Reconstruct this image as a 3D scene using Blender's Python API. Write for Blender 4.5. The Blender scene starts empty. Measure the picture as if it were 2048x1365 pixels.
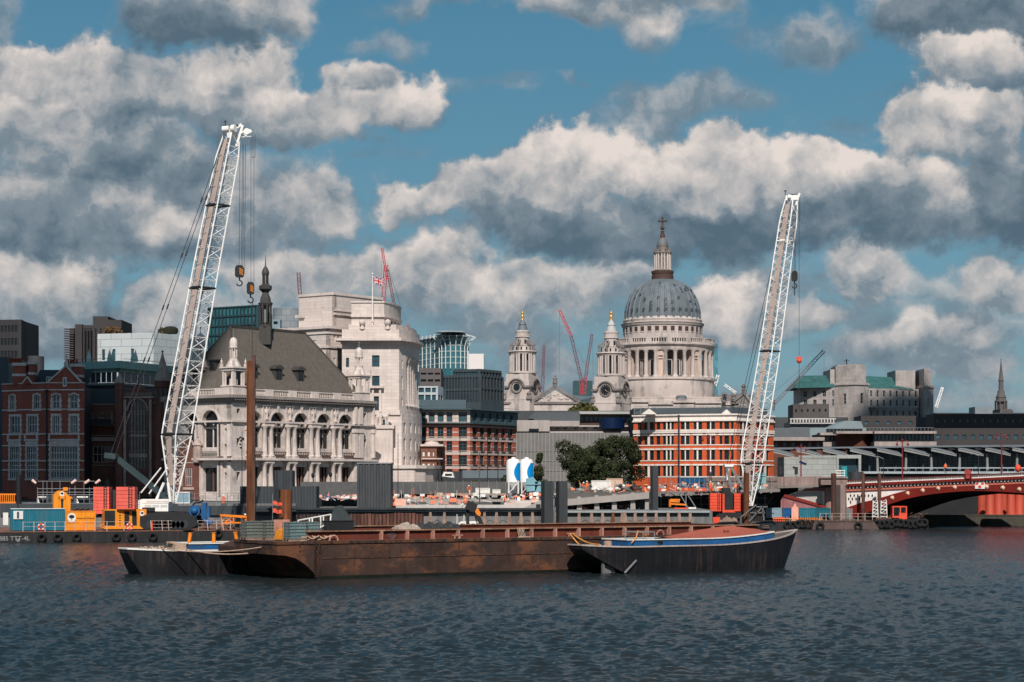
import bpy,bmesh,math,random
from mathutils import Vector,Matrix
R=math.radians
rnd=random.Random(7)
S=bpy.context.scene
C=S.collection
# ------------------------------------------------------------------ camera
F,H0,CH=4000.0,960.0,8.0          # focal length in photo pixels, horizon row, camera height
cd=bpy.data.cameras.new("camera");cam=bpy.data.objects.new("camera",cd);C.objects.link(cam)
cam.location=(0,0,CH);cam.rotation_euler=(R(90),0,0)
cd.sensor_width=36;cd.lens=F/2048*36;cd.shift_y=(H0-682.5)/2048
cd.clip_start=1;cd.clip_end=20000
S.camera=cam
# ------------------------------------------------------------------ light
SUN_AZ,SUN_EL=0,42                   # sun high behind the camera
sx=Vector((math.sin(R(SUN_AZ))*math.cos(R(SUN_EL)),-math.cos(R(SUN_AZ))*math.cos(R(SUN_EL)),math.sin(R(SUN_EL))))
sl=bpy.data.lights.new("sun",'SUN');sl.energy=4.9;sl.angle=R(.5);sl.color=(1,.93,.86)
so=bpy.data.objects.new("sun",sl);C.objects.link(so);so.rotation_euler=(-sx).to_track_quat('-Z','Y').to_euler()
so.location=(-60,-60,90)
S.view_settings.view_transform='Standard';S.view_settings.look='None';S.view_settings.gamma=1
S.view_settings.exposure=0
# ------------------------------------------------------------------ world: sky with clouds laid out by direction
W=bpy.data.worlds.new("World");S.world=W;W.use_nodes=True
class G:                                  # small node-graph helper
    def __init__(s,nt): s.n,s.l=nt.nodes,nt.links
    def put(s,node,i,v):
        if v is None: return
        if isinstance(v,bpy.types.NodeSocket): s.l.new(v,node.inputs[i])
        else: node.inputs[i].default_value=v
    def m(s,op,a,b=None,c=None,clamp=False):
        n=s.n.new('ShaderNodeMath');n.operation=op;n.use_clamp=clamp
        s.put(n,0,a);s.put(n,1,b);s.put(n,2,c);return n.outputs[0]
    def v(s,op,a,b=None,c=None,out=0):
        n=s.n.new('ShaderNodeVectorMath');n.operation=op
        s.put(n,0,a);s.put(n,1,b);s.put(n,2,c);return n.outputs[out]
    def mr(s,v,a,b,c,d,smooth=False):
        n=s.n.new('ShaderNodeMapRange');n.clamp=True
        if smooth: n.interpolation_type='SMOOTHSTEP'
        for i,x in enumerate((v,a,b,c,d)): s.put(n,i,x)
        return n.outputs[0]
    def mix(s,f,a,b,bt='MIX'):
        n=s.n.new('ShaderNodeMix');n.data_type='RGBA';n.blend_type=bt
        s.put(n,0,f);s.put(n,6,a);s.put(n,7,b);return n.outputs[2]
    def noise(s,vec,scale,detail=4,rough=.55,lac=2,col=False):
        n=s.n.new('ShaderNodeTexNoise');s.put(n,'Vector',vec)
        n.inputs['Scale'].default_value=scale;n.inputs['Detail'].default_value=detail
        n.inputs['Roughness'].default_value=rough;n.inputs['Lacunarity'].default_value=lac
        return n.outputs[1 if col else 0]
    def comb(s,x,y,z=0.0):
        n=s.n.new('ShaderNodeCombineXYZ');s.put(n,0,x);s.put(n,1,y);s.put(n,2,z);return n.outputs[0]
    def sep(s,v):
        n=s.n.new('ShaderNodeSeparateXYZ');s.put(n,0,v);return n.outputs
def c4(c): return (c[0],c[1],c[2],1)
def build_world():
    g=G(W.node_tree);g.n.clear()
    tc=g.n.new('ShaderNodeTexCoord');d=tc.outputs['Generated']
    x,y,z=g.sep(d)
    sky=g.n.new('ShaderNodeTexSky');sky.sky_type='NISHITA';sky.sun_disc=False
    sky.sun_elevation=R(SUN_EL);sky.sun_rotation=R(180+SUN_AZ) if False else math.atan2(sx.x,sx.y)
    sky.air_density=1.0;sky.dust_density=.6;sky.ozone_density=2.2
    u=g.m('MULTIPLY',g.m('ARCTAN2',x,y),4.0)          # 1 unit = 1000 photo pixels of angle
    v=g.m('MULTIPLY',g.m('ARCSINE',z),4.0)
    p=g.comb(u,v)
    w1=g.v('MULTIPLY',g.v('SUBTRACT',g.noise(p,4.4,4,.52,col=True),(.5,.5,.5)),(.32,.20,0))
    w2=g.v('MULTIPLY',g.v('SUBTRACT',g.noise(p,17.0,3,.55,col=True),(.5,.5,.5)),(.05,.05,0))
    q=g.v('ADD',g.v('ADD',p,w1),w2)
    qx,qy,_=g.sep(q)
    pq=g.v('ADD',p,w2);nA=g.noise(pq,5.2,9,.58);nB=g.noise(g.v('ADD',pq,(-.024,.038,0)),5.2,9,.58)
    rel=g.m('MULTIPLY',g.m('SUBTRACT',nA,nB),3.6)
    nC=g.m('SUBTRACT',g.noise(p,3.1,6,.55),.5)
    nE=g.m('MULTIPLY',g.m('SUBTRACT',g.noise(p,24.0,6,.66),.5),.62)
    nED=g.m('ADD',g.m('MULTIPLY',nC,.45),nE)
    base=g.mix(.82,sky.outputs[0],g.mix(g.mr(v,1.0,2.2,0,1),g.mix(g.mr(v,0,.95,0,1),(1.15,2.9,3.7,1),(.42,1.95,3.05,1)),(.6,1.5,2.2,1)))
    lo,mid,hi=(.092,.146,.195),(.215,.27,.315),(.78,.70,.65)
    # broken low layer and clouds elsewhere in the sky
    fld=g.noise(g.v('MULTIPLY',p,(1,2.3,1)),2.6,7,.52)
    cover=g.m('ADD',fld,g.mr(v,.0,.62,.11,-.07))
    rest=g.mr(g.m('ABSOLUTE',u),1.25,1.9,0,.07);cover=g.m('ADD',cover,rest)
    cover=g.m('ADD',cover,g.mr(v,1.1,1.9,0,-.03))
    T=g.m('ADD',g.m('MULTIPLY',rel,.8),g.m('ADD',g.m('MULTIPLY',nC,2.0),-.22))
    A=g.mr(cover,.47,.62,0,1,True)
    relk=g.m('MULTIPLY',rel,1.05)
    for (cx,cy,rx,ry,tone,amt,soft) in CLOUDS:
        cu,cv=math.atan((cx-1024)/F)*4,math.atan((960-cy)/F)*4
        dx=g.m('MULTIPLY_ADD',qx,1000/rx,-cu*1000/rx);dy=g.m('MULTIPLY_ADD',qy,1000/ry,-cv*1000/ry)
        f=g.m('SUBTRACT',nED,g.m('SQRT',g.m('MULTIPLY_ADD',dy,dy,g.m('MULTIPLY',dx,dx))))
        al=g.mr(f,-1.04,soft*1.25-1.0,0,amt,True)
        t=g.m('MULTIPLY_ADD',dy,.62,g.m('ADD',relk,tone))
        T=g.m('MULTIPLY_ADD',g.m('SUBTRACT',t,T),al,T)
        A=g.m('MULTIPLY_ADD',g.m('SUBTRACT',1.0,A),al,A)
    T=g.m('ADD',T,.10)
    k10=lambda c: c4([k*10 for k in c])
    cc=g.mix(g.mr(T,-.95,.1,0,1,True),k10(lo),k10(mid))
    cc=g.mix(g.mr(T,-.08,1.12,0,1,False),cc,k10(hi))
    col=g.mix(A,base,cc)
    # thin veil of air near the horizon
    col=g.mix(g.mr(v,.0,.34,.35,0),col,(2.1,3.1,3.8,1))
    bg=g.n.new('ShaderNodeBackground');g.put(bg,0,col);bg.inputs[1].default_value=.1
    o=g.n.new('ShaderNodeOutputWorld');g.l.new(bg.outputs[0],o.inputs[0])
CLOUDS=[  # centre x, centre y, radius x, radius y, tone, amount, edge softness ; photo angles
    (1000,610,420,60,.1,.5,.6),(620,560,170,90,.25,.95,.35),(820,545,190,95,.3,1,.3),
    (1010,575,230,70,.25,.95,.35),(1230,550,150,60,.35,.9,.4),(900,650,480,50,-.15,.5,.7),
    (100,570,160,90,.35,1,.3),(60,680,200,40,-.1,.6,.5),(330,600,120,80,.3,.95,.35),(420,650,190,60,.05,.85,.5),
    (1460,600,110,90,.45,1,.25),(1540,650,130,60,.3,.95,.35),(1400,640,90,90,.1,.9,.4),
    (1720,560,120,70,.2,.95,.3),(1880,605,150,45,.2,.7,.5),(1700,650,260,45,-.1,.5,.6),(1860,700,150,55,.35,.9,.4),
    (2010,570,110,80,.15,.95,.3),(2000,665,140,40,.1,.6,.5),
    # left grey mass and its bright patches
    (330,400,470,150,-.3,1,.4),(120,440,260,120,-.25,1,.4),(600,420,170,100,.05,.9,.4),
    (680,390,80,80,.2,.9,.45),(330,435,130,45,.55,.8,.6),(230,395,70,40,.5,.75,.6),(640,440,110,40,.4,.8,.6),(280,350,60,30,.6,.7,.6),
    (200,310,330,70,-.2,.95,.5),
    # giant centre cloud
    (1560,430,520,105,-.62,1,.4),(1100,440,310,90,-.5,1,.4),(1250,480,330,60,-.7,.95,.5),(1860,430,260,100,-.2,1,.4),
    (880,400,120,55,.35,1,.25),(1000,360,130,85,.35,1,.22),(1120,325,140,95,.5,1,.2),(1260,320,130,85,.5,1,.2),
    (1390,330,130,90,.55,1,.2),(1510,345,120,80,.4,1,.25),(1640,355,130,75,.45,1,.22),(1770,365,110,65,.45,1,.25),(1860,400,90,60,.2,.9,.35),
    # upper left
    (130,190,190,115,.28,1,.22),(60,150,130,80,.42,1,.25),(250,200,130,100,.0,.95,.3),(60,250,160,60,.25,.9,.4),
    (430,200,150,90,.1,1,.25),(520,150,110,65,.25,1,.25),(600,215,180,60,.15,1,.3),(760,190,120,70,.38,1,.22),(740,150,80,40,.15,.9,.35),(420,250,420,36,-.5,.8,.6),
    (400,40,230,90,-.55,1,.3),(540,20,130,70,.15,.95,.35),(300,0,120,50,-.1,.9,.4),
    (1180,10,230,62,.1,.95,.3),(1270,55,110,50,.1,.8,.45),(880,0,180,30,-.1,.7,.6),(800,75,75,32,.0,.6,.6),
    (1370,200,170,60,-.1,.8,.5),(1250,235,150,40,.0,.6,.6),(1130,180,35,20,0,.5,.7),
    (1600,70,150,65,-.2,.8,.5),
    (1930,60,220,110,-.6,1,.3),(1840,30,90,70,-.05,.9,.35),(1950,150,140,60,.25,1,.25),(2030,190,130,50,-.3,.9,.4),
    (2000,370,150,110,-.5,1,.35),(1880,265,130,80,.32,1,.22),(1990,265,90,60,.3,1,.25),(1930,240,60,40,.5,.9,.3),
    (20,60,60,120,-.35,.6,.5),
]
build_world()
# ------------------------------------------------------------------ materials
MATS={}
def mat(name,col,rough=.8,var=.18,scale=.4,streak=0,metal=0,bump=0,courses=0,spec=.3,dirt=None,dirt_amt=.5,brick=None,brick_c=(.5,.45,.4),coat=0,dscale=.25,dlo=.48,patch=None):
    if name in MATS: return MATS[name]
    m=bpy.data.materials.new(name);m.use_nodes=True;g=G(m.node_tree)
    b=g.n['Principled BSDF'];b.inputs['Roughness'].default_value=rough;b.inputs['Metallic'].default_value=metal
    b.inputs['Specular IOR Level'].default_value=spec;b.inputs['Coat Weight'].default_value=coat
    geo=g.n.new('ShaderNodeNewGeometry');pos=geo.outputs['Position']
    n1=g.noise(pos,scale,6,.6)
    n2=g.noise(g.v('MULTIPLY',pos,(1.3,1.3,.12)),scale*4,4,.6)
    f=g.mr(n1,.25,.75,1-var,1+var)
    if streak: f=g.m('MULTIPLY',f,g.mr(n2,.3,.7,1-streak,1+streak*.4))
    c=g.v('SCALE',c4(col)[:3]);c.node.inputs['Scale'].default_value=1;g.l.new(f,c.node.inputs['Scale'])
    if brick:                              # (length, height, joint) in metres, laid on any wall
        x,y,z=g.sep(pos);bt=g.n.new('ShaderNodeTexBrick')
        g.put(bt,'Vector',g.comb(g.m('ADD',x,g.m('MULTIPLY',y,.77)),z))
        bt.inputs['Scale'].default_value=1;bt.inputs['Brick Width'].default_value=brick[0];bt.inputs['Row Height'].default_value=brick[1]
        bt.inputs['Mortar Size'].default_value=brick[2];bt.inputs['Mortar Smooth'].default_value=.3;bt.offset=.5
        bt.inputs['Color1'].default_value=(1,1,1,1);bt.inputs['Color2'].default_value=(.86,.86,.86,1);bt.inputs['Mortar'].default_value=c4(brick_c)
        c=g.mix(1.0,c,bt.outputs[0],'MULTIPLY')
    if dirt:
        k=g.m('ADD',g.m('MULTIPLY',n2,.5),g.m('MULTIPLY',g.noise(pos,dscale,7,.65),.5))
        c=g.mix(g.mr(k,dlo,dlo+.12,0,dirt_amt,True),c,c4(dirt))
    if patch: c=g.mix(g.mr(g.noise(g.v('MULTIPLY',pos,(.6,.6,1)),.42,8,.68),.5,.62,0,.85,True),c,c4(patch))
    g.l.new(c,b.inputs['Base Color'])
    if bump:
        bn=g.n.new('ShaderNodeBump');bn.inputs['Strength'].default_value=bump;bn.inputs['Distance'].default_value=.1
        g.l.new(g.noise(pos,scale*8,4,.6),bn.inputs['Height']);g.l.new(bn.outputs[0],b.inputs['Normal'])
    MATS[name]=m;return m
def glass(name,col=(.03,.045,.055),rough=.08,var=.6,sc=.35):
    if name in MATS: return MATS[name]
    m=mat(name,col,rough,0,spec=.5);g=G(m.node_tree);b=g.n['Principled BSDF']
    geo=g.n.new('ShaderNodeNewGeometry')
    v=g.n.new('ShaderNodeTexVoronoi');v.inputs['Scale'].default_value=sc;g.l.new(geo.outputs['Position'],v.inputs['Vector'])
    c=g.mix(g.mr(g.sep(v.outputs['Color'])[0],0,1,0,var),c4(col),c4([k*3 for k in col]));g.l.new(c,b.inputs['Base Color'])
    bn=g.n.new('ShaderNodeBump');bn.inputs['Strength'].default_value=.25;bn.inputs['Distance'].default_value=.05
    g.l.new(g.noise(geo.outputs['Position'],.8,2,.5),bn.inputs['Height']);g.l.new(bn.outputs[0],b.inputs['Normal'])
    return m
# ------------------------------------------------------------------ projection helpers: a photo pixel at a real distance
def X(px,Y): return (px-1024)*Y/F
def Z(py,Y): return CH-(py-H0)*Y/F
def P(px,py,Y): return Vector((X(px,Y),Y,Z(py,Y)))
# ------------------------------------------------------------------ mesh builder
class M:
    def __init__(s): s.v=[];s.f=[];s.mi=[];s.T=Matrix.Identity(4);s.k=0;s.sm=[]
    def add(s,vs,fs,smooth=False):
        o=len(s.v);s.v += [s.T @ Vector(p) for p in vs]
        for f in fs: s.f.append([o+i for i in f]);s.mi.append(s.k);s.sm.append(smooth)
        return s
    def box(s,x0,x1,y0,y1,z0,z1):
        if x0 > x1: x0,x1=x1,x0
        if y0 > y1: y0,y1=y1,y0
        if z0 > z1: z0,z1=z1,z0
        return s.add([(x0,y0,z0),(x1,y0,z0),(x1,y1,z0),(x0,y1,z0),(x0,y0,z1),(x1,y0,z1),(x1,y1,z1),(x0,y1,z1)],
                     [(0,3,2,1),(4,5,6,7),(0,1,5,4),(1,2,6,5),(2,3,7,6),(3,0,4,7)])
    def poly(s,pts): return s.add(pts,[tuple(range(len(pts)))])
    def prism(s,pts,z0,z1):             # pts: xy outline (counter-clockwise)
        n=len(pts);a=sum(pts[i][0]*pts[(i+1) % n][1]-pts[(i+1) % n][0]*pts[i][1] for i in range(n))
        if a < 0: pts=pts[::-1]
        return s.add([(x,y,z0) for x,y in pts]+[(x,y,z1) for x,y in pts],
                     [tuple(range(n))[::-1],tuple(range(n,2*n))]+[(i,(i+1) % n,n+(i+1) % n,n+i) for i in range(n)])
    def slab(s,pts,y0,y1):              # pts: xz outline extruded along y
        n=len(pts);a=sum(pts[i][0]*pts[(i+1) % n][1]-pts[(i+1) % n][0]*pts[i][1] for i in range(n))
        if a < 0: pts=pts[::-1]
        return s.add([(x,y0,z) for x,z in pts]+[(x,y1,z) for x,z in pts],
                     [tuple(range(n)),tuple(range(n,2*n))[::-1]]+[(i,n+i,n+(i+1) % n,(i+1) % n) for i in range(n)])
    def tube(s,p,q,r,n=6,r2=None,cap=True):
        p,q=Vector(p),Vector(q);d=(q-p)
        if d.length < 1e-6: return s
        d.normalize();a=d.orthogonal().normalized();b=d.cross(a);r2=r if r2 is None else r2
        vs=[p+(a*math.cos(t)+b*math.sin(t))*r for t in [2*math.pi*i/n for i in range(n)]]+[q+(a*math.cos(t)+b*math.sin(t))*r2 for t in [2*math.pi*i/n for i in range(n)]]
        fs=[(i,(i+1) % n,n+(i+1) % n,n+i) for i in range(n)]
        if cap: fs += [tuple(range(n))[::-1],tuple(range(n,2*n))]
        return s.add(vs,fs,n > 6)
    def path(s,pts,r,n=5):
        for a,b in zip(pts,pts[1:]): s.tube(a,b,r,n)
        return s
    def beam(s,p,q,w,h,up=(0,0,1)):
        p,q=Vector(p),Vector(q);d=(q-p).normalized();a=d.cross(Vector(up))
        if a.length < 1e-4: a=d.orthogonal()
        a.normalize();b=a.cross(d)
        vs=[e+a*i*w/2+b*j*h/2 for e in (p,q) for i,j in ((-1,-1),(1,-1),(1,1),(-1,1))]
        return s.add(vs,[(0,1,2,3),(7,6,5,4),(0,4,5,1),(1,5,6,2),(2,6,7,3),(3,7,4,0)])
    def lathe(s,c,prof,n=16,a0=0,a1=2*math.pi,smooth=True):
        cx,cy,cz=c;full=abs(a1-a0-2*math.pi) < 1e-6;k=n if full else n+1
        vs=[(cx+r*math.cos(a0+(a1-a0)*i/n),cy+r*math.sin(a0+(a1-a0)*i/n),cz+z) for r,z in prof for i in range(k)]
        fs=[]
        for j in range(len(prof)-1):
            for i in range(n):
                i2=(i+1) % k
                fs.append((j*k+i,j*k+i2,(j+1)*k+i2,(j+1)*k+i))
        if full:
            if prof[0][0] > 1e-3: fs.append(tuple(range(k))[::-1])
            if prof[-1][0] > 1e-3: fs.append(tuple(range((len(prof)-1)*k,len(prof)*k)))
        return s.add(vs,fs,smooth)
    def ball(s,c,r,n=8,sz=None):
        rs=r if sz is None else sz
        return s.lathe(c,[(max(1e-4,r*math.sin(math.pi*i/n)),-rs*math.cos(math.pi*i/n)) for i in range(n+1)],n*2)
    def torus(s,c,R_,r,axis='y',n=14,m=6):
        vs=[];fs=[];c=Vector(c)
        for i in range(n):
            a=2*math.pi*i/n
            for j in range(m):
                b=2*math.pi*j/m;w=R_+r*math.cos(b);h=r*math.sin(b)
                vs.append(c+(Vector((w*math.cos(a),h,w*math.sin(a))) if axis == 'y' else Vector((h,w*math.cos(a),w*math.sin(a))) if axis == 'x' else Vector((w*math.cos(a),w*math.sin(a),h))))
                fs.append((i*m+j,i*m+(j+1) % m,((i+1) % n)*m+(j+1) % m,((i+1) % n)*m+j))
        return s.add(vs,fs,True)
    def grid(s,fn,nu,nv,smooth=True):  # fn(i/nu, j/nv) -> point
        vs=[fn(i/nu,j/nv) for j in range(nv+1) for i in range(nu+1)];k=nu+1
        return s.add(vs,[(j*k+i,j*k+i+1,(j+1)*k+i+1,(j+1)*k+i) for j in range(nv) for i in range(nu)],smooth)
    def mesh(s,name,mats,loc=(0,0,0)):
        me=bpy.data.meshes.new(name);L=Vector(loc)
        me.from_pydata([v-L for v in s.v],[],s.f)
        for m_ in (mats if isinstance(mats,(list,tuple)) else [mats]): me.materials.append(m_)
        me.polygons.foreach_set('material_index',s.mi);me.polygons.foreach_set('use_smooth',s.sm)
        me.update()
        if any(s.sm): me.set_sharp_from_angle(angle=R(38))
        return me
def RZ(a): return Matrix.Rotation(a,4,'Z')
def TR(x,y=0,z=0): return Matrix.Translation(Vector((x,y,z)) if not hasattr(x,'__len__') else Vector(x))
def wl(o): return o.get('_w') is not None
def root(name,loc,label,cat,group=None,kind=None,rz=0):
    o=bpy.data.objects.new(name,None);C.objects.link(o);o.location=loc;o.rotation_euler=(0,0,rz)
    o.empty_display_size=.5;return tag(o,label,cat,group,kind)
def tag(o,label=None,cat=None,group=None,kind=None):
    if label: o['label']=label
    if cat: o['category']=cat
    if group: o['group']=group
    if kind: o['kind']=kind
    return o
def wloc(o):
    m=o.matrix_basis.copy();p=o.parent
    while p: m=p.matrix_basis @ m;p=p.parent
    return m
def part(name,m,mats,parent=None,at=None,label=None):
    """mesh built in world coordinates; its origin is put at `at` (default: the parent's origin)"""
    if parent is not None:
        W0=wloc(parent);L=Vector(at) if at is not None else W0.translation
        inv=W0.inverted()
        mm=M();mm.v=[inv @ v for v in m.v];mm.f,mm.mi,mm.sm=m.f,m.mi,m.sm
        l0=inv @ L
        o=bpy.data.objects.new(name,mm.mesh(name,mats,l0));o.location=l0;o.parent=parent
    else:
        L=Vector(at) if at is not None else Vector((0,0,0))
        o=bpy.data.objects.new(name,m.mesh(name,mats,L));o.location=L
    C.objects.link(o)
    if label: o['label']=label
    return o
def single(name,m,mats,at,label,cat,group=None,kind=None):
    return tag(part(name,m,mats,None,at),label,cat,group,kind)
def inst(name,me,parent,mw):            # a linked copy of mesh data placed by world matrix under parent
    o=bpy.data.objects.new(name,me);C.objects.link(o);o.parent=parent
    o.matrix_basis=wloc(parent).inverted() @ mw if parent else mw
    return o
def copy_tree(o,parent=None):
    c=o.copy();C.objects.link(c);c.parent=parent
    for ch in [k for k in o.children]: copy_tree(ch,c)
    return c
def structure(name,m,mats,at=(0,0,0),label=None,cat=None):
    return tag(part(name,m,mats,None,at),label,cat,None,'structure')
# ------------------------------------------------------------------ walls with real openings
def wallT(A,B,z=0):                      # local x along the wall left->right as seen, y into the building, z up
    A,B=Vector(A[:2]),Vector(B[:2]);d=(B-A).normalized()
    return Matrix(((d.x,-d.y,0,A.x),(d.y,d.x,0,A.y),(0,0,1,z),(0,0,0,1))),(B-A).length
def arch_pts(u0,u1,zs,n=10,rise=None):
    r=(u1-u0)/2;rise=r if rise is None else rise;c=(u0+u1)/2
    return [(c-r*math.cos(math.pi*i/n),zs+rise*math.sin(math.pi*i/n)) for i in range(n+1)]
def carve(m,u0,u1,z0,z1,ops,y0=0,y1=.4):
    """wall slab u0..u1 x z0..z1, thickness y0..y1, openings (a,b,c,d[,arch rise])"""
    zs=sorted({z0,z1} | {min(max(o[2],z0),z1) for o in ops} | {min(max(o[3],z0),z1) for o in ops})
    pend=None
    for a,b in zip(zs,zs[1:]):
        if b-a < 1e-4: continue
        hol=sorted((max(o[0],u0),min(o[1],u1)) for o in ops if o[2] < (a+b)/2 < o[3])
        solid=[];c=u0
        for h in hol:
            if h[0] > c+1e-4: solid.append((c,h[0]))
            c=max(c,h[1])
        if c < u1-1e-4: solid.append((c,u1))
        if pend and pend[0] == solid: pend=(solid,pend[1],b)
        else:
            if pend:
                for q in pend[0]: m.box(q[0],q[1],y0,y1,pend[1],pend[2])
            pend=(solid,a,b)
    if pend:
        for q in pend[0]: m.box(q[0],q[1],y0,y1,pend[1],pend[2])
    for o in ops:
        if len(o) > 4 and o[4]:
            a,b,_,t,rise=o;pts=arch_pts(a,b,t-rise,10,rise);h=len(pts)//2
            m.slab([(a,t)]+pts[:h+1][::-1][::-1] if False else [(a,t)]+[(p[0],p[1]) for p in pts[:h+1]],y0+.01,y1-.01)
            m.slab([(b,t)]+[(p[0],p[1]) for p in pts[h:]][::-1],y0+.01,y1-.01)
WCACHE={}
def window_mesh(w,h,cols,rows,mats,fw=.08,deep=.1,arch=0,key=''):
    k=(round(w,2),round(h,2),cols,rows,tuple(x.name for x in mats),fw,arch,key)
    if k in WCACHE: return WCACHE[k]
    m=M()
    m.k=1
    if arch: m.slab([(0,0),(w,0)]+arch_pts(0,w,h-arch,10,arch)[::-1],deep*.6,deep*.6+.02)
    else: m.box(0,w,deep*.6,deep*.6+.02,0,h)
    m.k=0
    for i in range(cols+1):
        x=(w-fw)*i/cols;m.box(x,x+fw,0,deep,0,h-(arch*.75 if arch and i in (0,cols) else arch*.1))
    for j in range(rows+1):
        if arch and j == rows: continue
        z=(h-fw)*j/rows;m.box(0,w,.012,deep-.012,z,z+fw)
    if arch:
        pts=arch_pts(fw/2,w-fw/2,h-arch,10,arch-fw/2)
        for a,b in zip(pts,pts[1:]): m.beam((a[0],deep/2,a[1]),(b[0],deep/2,b[1]),deep,fw)
    WCACHE[k]=m.mesh('window',mats);return WCACHE[k]
def put_window(parent,T,u0,z0,w,h,cols,rows,mats,y=.2,**kw):
    return inst('window',window_mesh(w,h,cols,rows,mats,**kw),parent,T @ TR(u0,y,z0))
# ------------------------------------------------------------------ river
def build_water():
    import numpy as np
    m=bpy.data.materials.new('river_water');m.use_nodes=True;g=G(m.node_tree);b=g.n['Principled BSDF']
    geo=g.n.new('ShaderNodeNewGeometry');pos=geo.outputs['Position']
    b.inputs['Roughness'].default_value=.14;b.inputs['IOR'].default_value=1.33;b.inputs['Specular IOR Level'].default_value=.27
    murk=g.noise(g.v('MULTIPLY',pos,(.25,1,1)),.03,6,.65)
    g.l.new(g.mix(g.mr(murk,.42,.62,0,1,True),(.012,.020,.024,1),(.026,.027,.026,1)),b.inputs['Base Color'])
    bn=g.n.new('ShaderNodeBump');bn.inputs['Strength'].default_value=1;bn.inputs['Distance'].default_value=.14
    g.l.new(g.noise(g.v('MULTIPLY',pos,(.8,1,1)),2.6,4,.62),bn.inputs['Height']);g.l.new(bn.outputs[0],b.inputs['Normal'])
    ys=[42.0]
    while ys[-1] < 352: ys.append(ys[-1]+max(.16,ys[-1]**2/16000*.5))
    ys=np.array(ys);nu=880;u=np.linspace(-1,1,nu)
    xx=u[None,:]*(ys[:,None]*.31+36);yy=np.repeat(ys[:,None],nu,1);zz=np.zeros_like(xx)
    rs=np.random.RandomState(4)
    for i in range(40):
        lam=.36*(1.7/.36)**rs.rand();th=rs.normal(1.15,.75);k=2*math.pi/lam;amp=lam*.0125*(.6+.8*rs.rand())
        ph=k*(xx*math.cos(th)+yy*math.sin(th))+rs.rand()*6.28+1.3*np.sin(.05*xx*rs.rand()+.07*yy*rs.rand()+rs.rand()*6)
        zz += amp*(np.sin(ph)+.25*np.sin(2*ph+.6))
    gust=.8+.22*np.sin(.021*xx+.6*np.sin(.05*yy))*np.sin(.043*yy+1.7*np.sin(.013*xx));zz *= gust
    nv=len(ys);co=np.stack([xx,yy,zz],-1).reshape(-1,3).astype(np.float32)
    idx=np.arange(nv*nu).reshape(nv,nu);q=np.stack([idx[:-1,:-1],idx[:-1,1:],idx[1:,1:],idx[1:,:-1]],-1).reshape(-1,4).astype(np.int32)
    me=bpy.data.meshes.new('water');me.vertices.add(len(co));me.vertices.foreach_set('co',co.ravel());me.loops.add(q.size);me.loops.foreach_set('vertex_index',q.ravel())
    me.polygons.add(len(q));me.polygons.foreach_set('loop_start',np.arange(0,q.size,4,dtype=np.int32));me.polygons.foreach_set('use_smooth',np.ones(len(q),bool));me.update(calc_edges=True);me.validate();me.materials.append(m)
    o=bpy.data.objects.new('water',me);C.objects.link(o);tag(o,'dark choppy river water','river',None,'structure')
    w=M();w.poly([(-700,-150,-.3),(900,-150,-.3),(900,1500,-.3),(-700,1500,-.3)]);structure('river_bed',w,m,label='wider river surface beyond the choppy reach',cat='river')
build_water()
# ------------------------------------------------------------------ shared paints
RUST=mat('rusty_black_steel',(.045,.028,.022),.75,.5,.5,streak=.5,dirt=(.12,.045,.02),dirt_amt=.75,bump=.3,dscale=.35,dlo=.46)
RUST2=mat('rusty_dark_plate',(.050,.027,.021),.8,.55,.35,streak=.35,dirt=(.024,.020,.020),dirt_amt=.8,bump=.4,dscale=.16,dlo=.5,patch=(.14,.055,.027))
PRIMER=mat('red_primer',(.14,.030,.017),.7,.3,.5,streak=.4,dirt=(.05,.025,.02),dirt_amt=.6)
PRIMERL=mat('pale_primer_edge',(.42,.22,.17),.7,.3,.6,dirt=(.2,.08,.04))
RUSTTOP=mat('rusty_flange',(.22,.12,.07),.8,.4,1.2,dirt=(.4,.3,.22),dirt_amt=.7)
BLACK=mat('black_hull_paint',(.012,.012,.014),.45,.3,.6,streak=.3,dirt=(.05,.03,.025),dirt_amt=.6,dlo=.52)
WHITE=mat('white_paint',(.74,.72,.68),.5,.12,.6,streak=.15,dirt=(.4,.33,.26),dirt_amt=.4,dlo=.56)
BLUE=mat('blue_paint',(.012,.09,.24),.5,.25,.8,dirt=(.05,.06,.07),dirt_amt=.4)
ORANGE=mat('orange_paint',(.78,.22,.02),.5,.2,.8,dirt=(.3,.12,.05),dirt_amt=.35,dlo=.54)
YELLOW=mat('yellow_orange_paint',(.80,.27,.012),.5,.14,.8,dirt=(.34,.13,.03),dirt_amt=.6,dlo=.5,streak=.2)
REDP=mat('red_orange_paint',(.76,.08,.035),.55,.15,.8,dirt=(.34,.06,.035),dirt_amt=.5,dlo=.5,streak=.2)
DARK=mat('dark_steel',(.018,.018,.02),.6,.3,1)
GREYD=mat('dark_grey_steel',(.032,.037,.042),.55,.3,.5,streak=.25)
GREY=mat('grey_steel',(.2,.21,.22),.5,.25,.8)
TERRA=mat('terracotta_cover',(.33,.085,.055),.8,.18,.6,dirt=(.2,.06,.04),dirt_amt=.4)
TYRE=mat('tyre_rubber',(.014,.014,.015),.85,.3,2,bump=.3)
ROPE=mat('pale_rope',(.42,.3,.22),.9,.3,3)
ROPEO=mat('orange_rope',(.62,.26,.06),.9,.3,3)
DECK=mat('worn_deck',(.10,.07,.055),.85,.4,.8,dirt=(.05,.03,.025),dirt_amt=.6)
WOOD=mat('weathered_timber',(.30,.205,.16),.85,.35,1.5,streak=.4)
SKIN=mat('skin',(.42,.22,.15),.6,.05)
DIRX,DIRY=.856,.517
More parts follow.
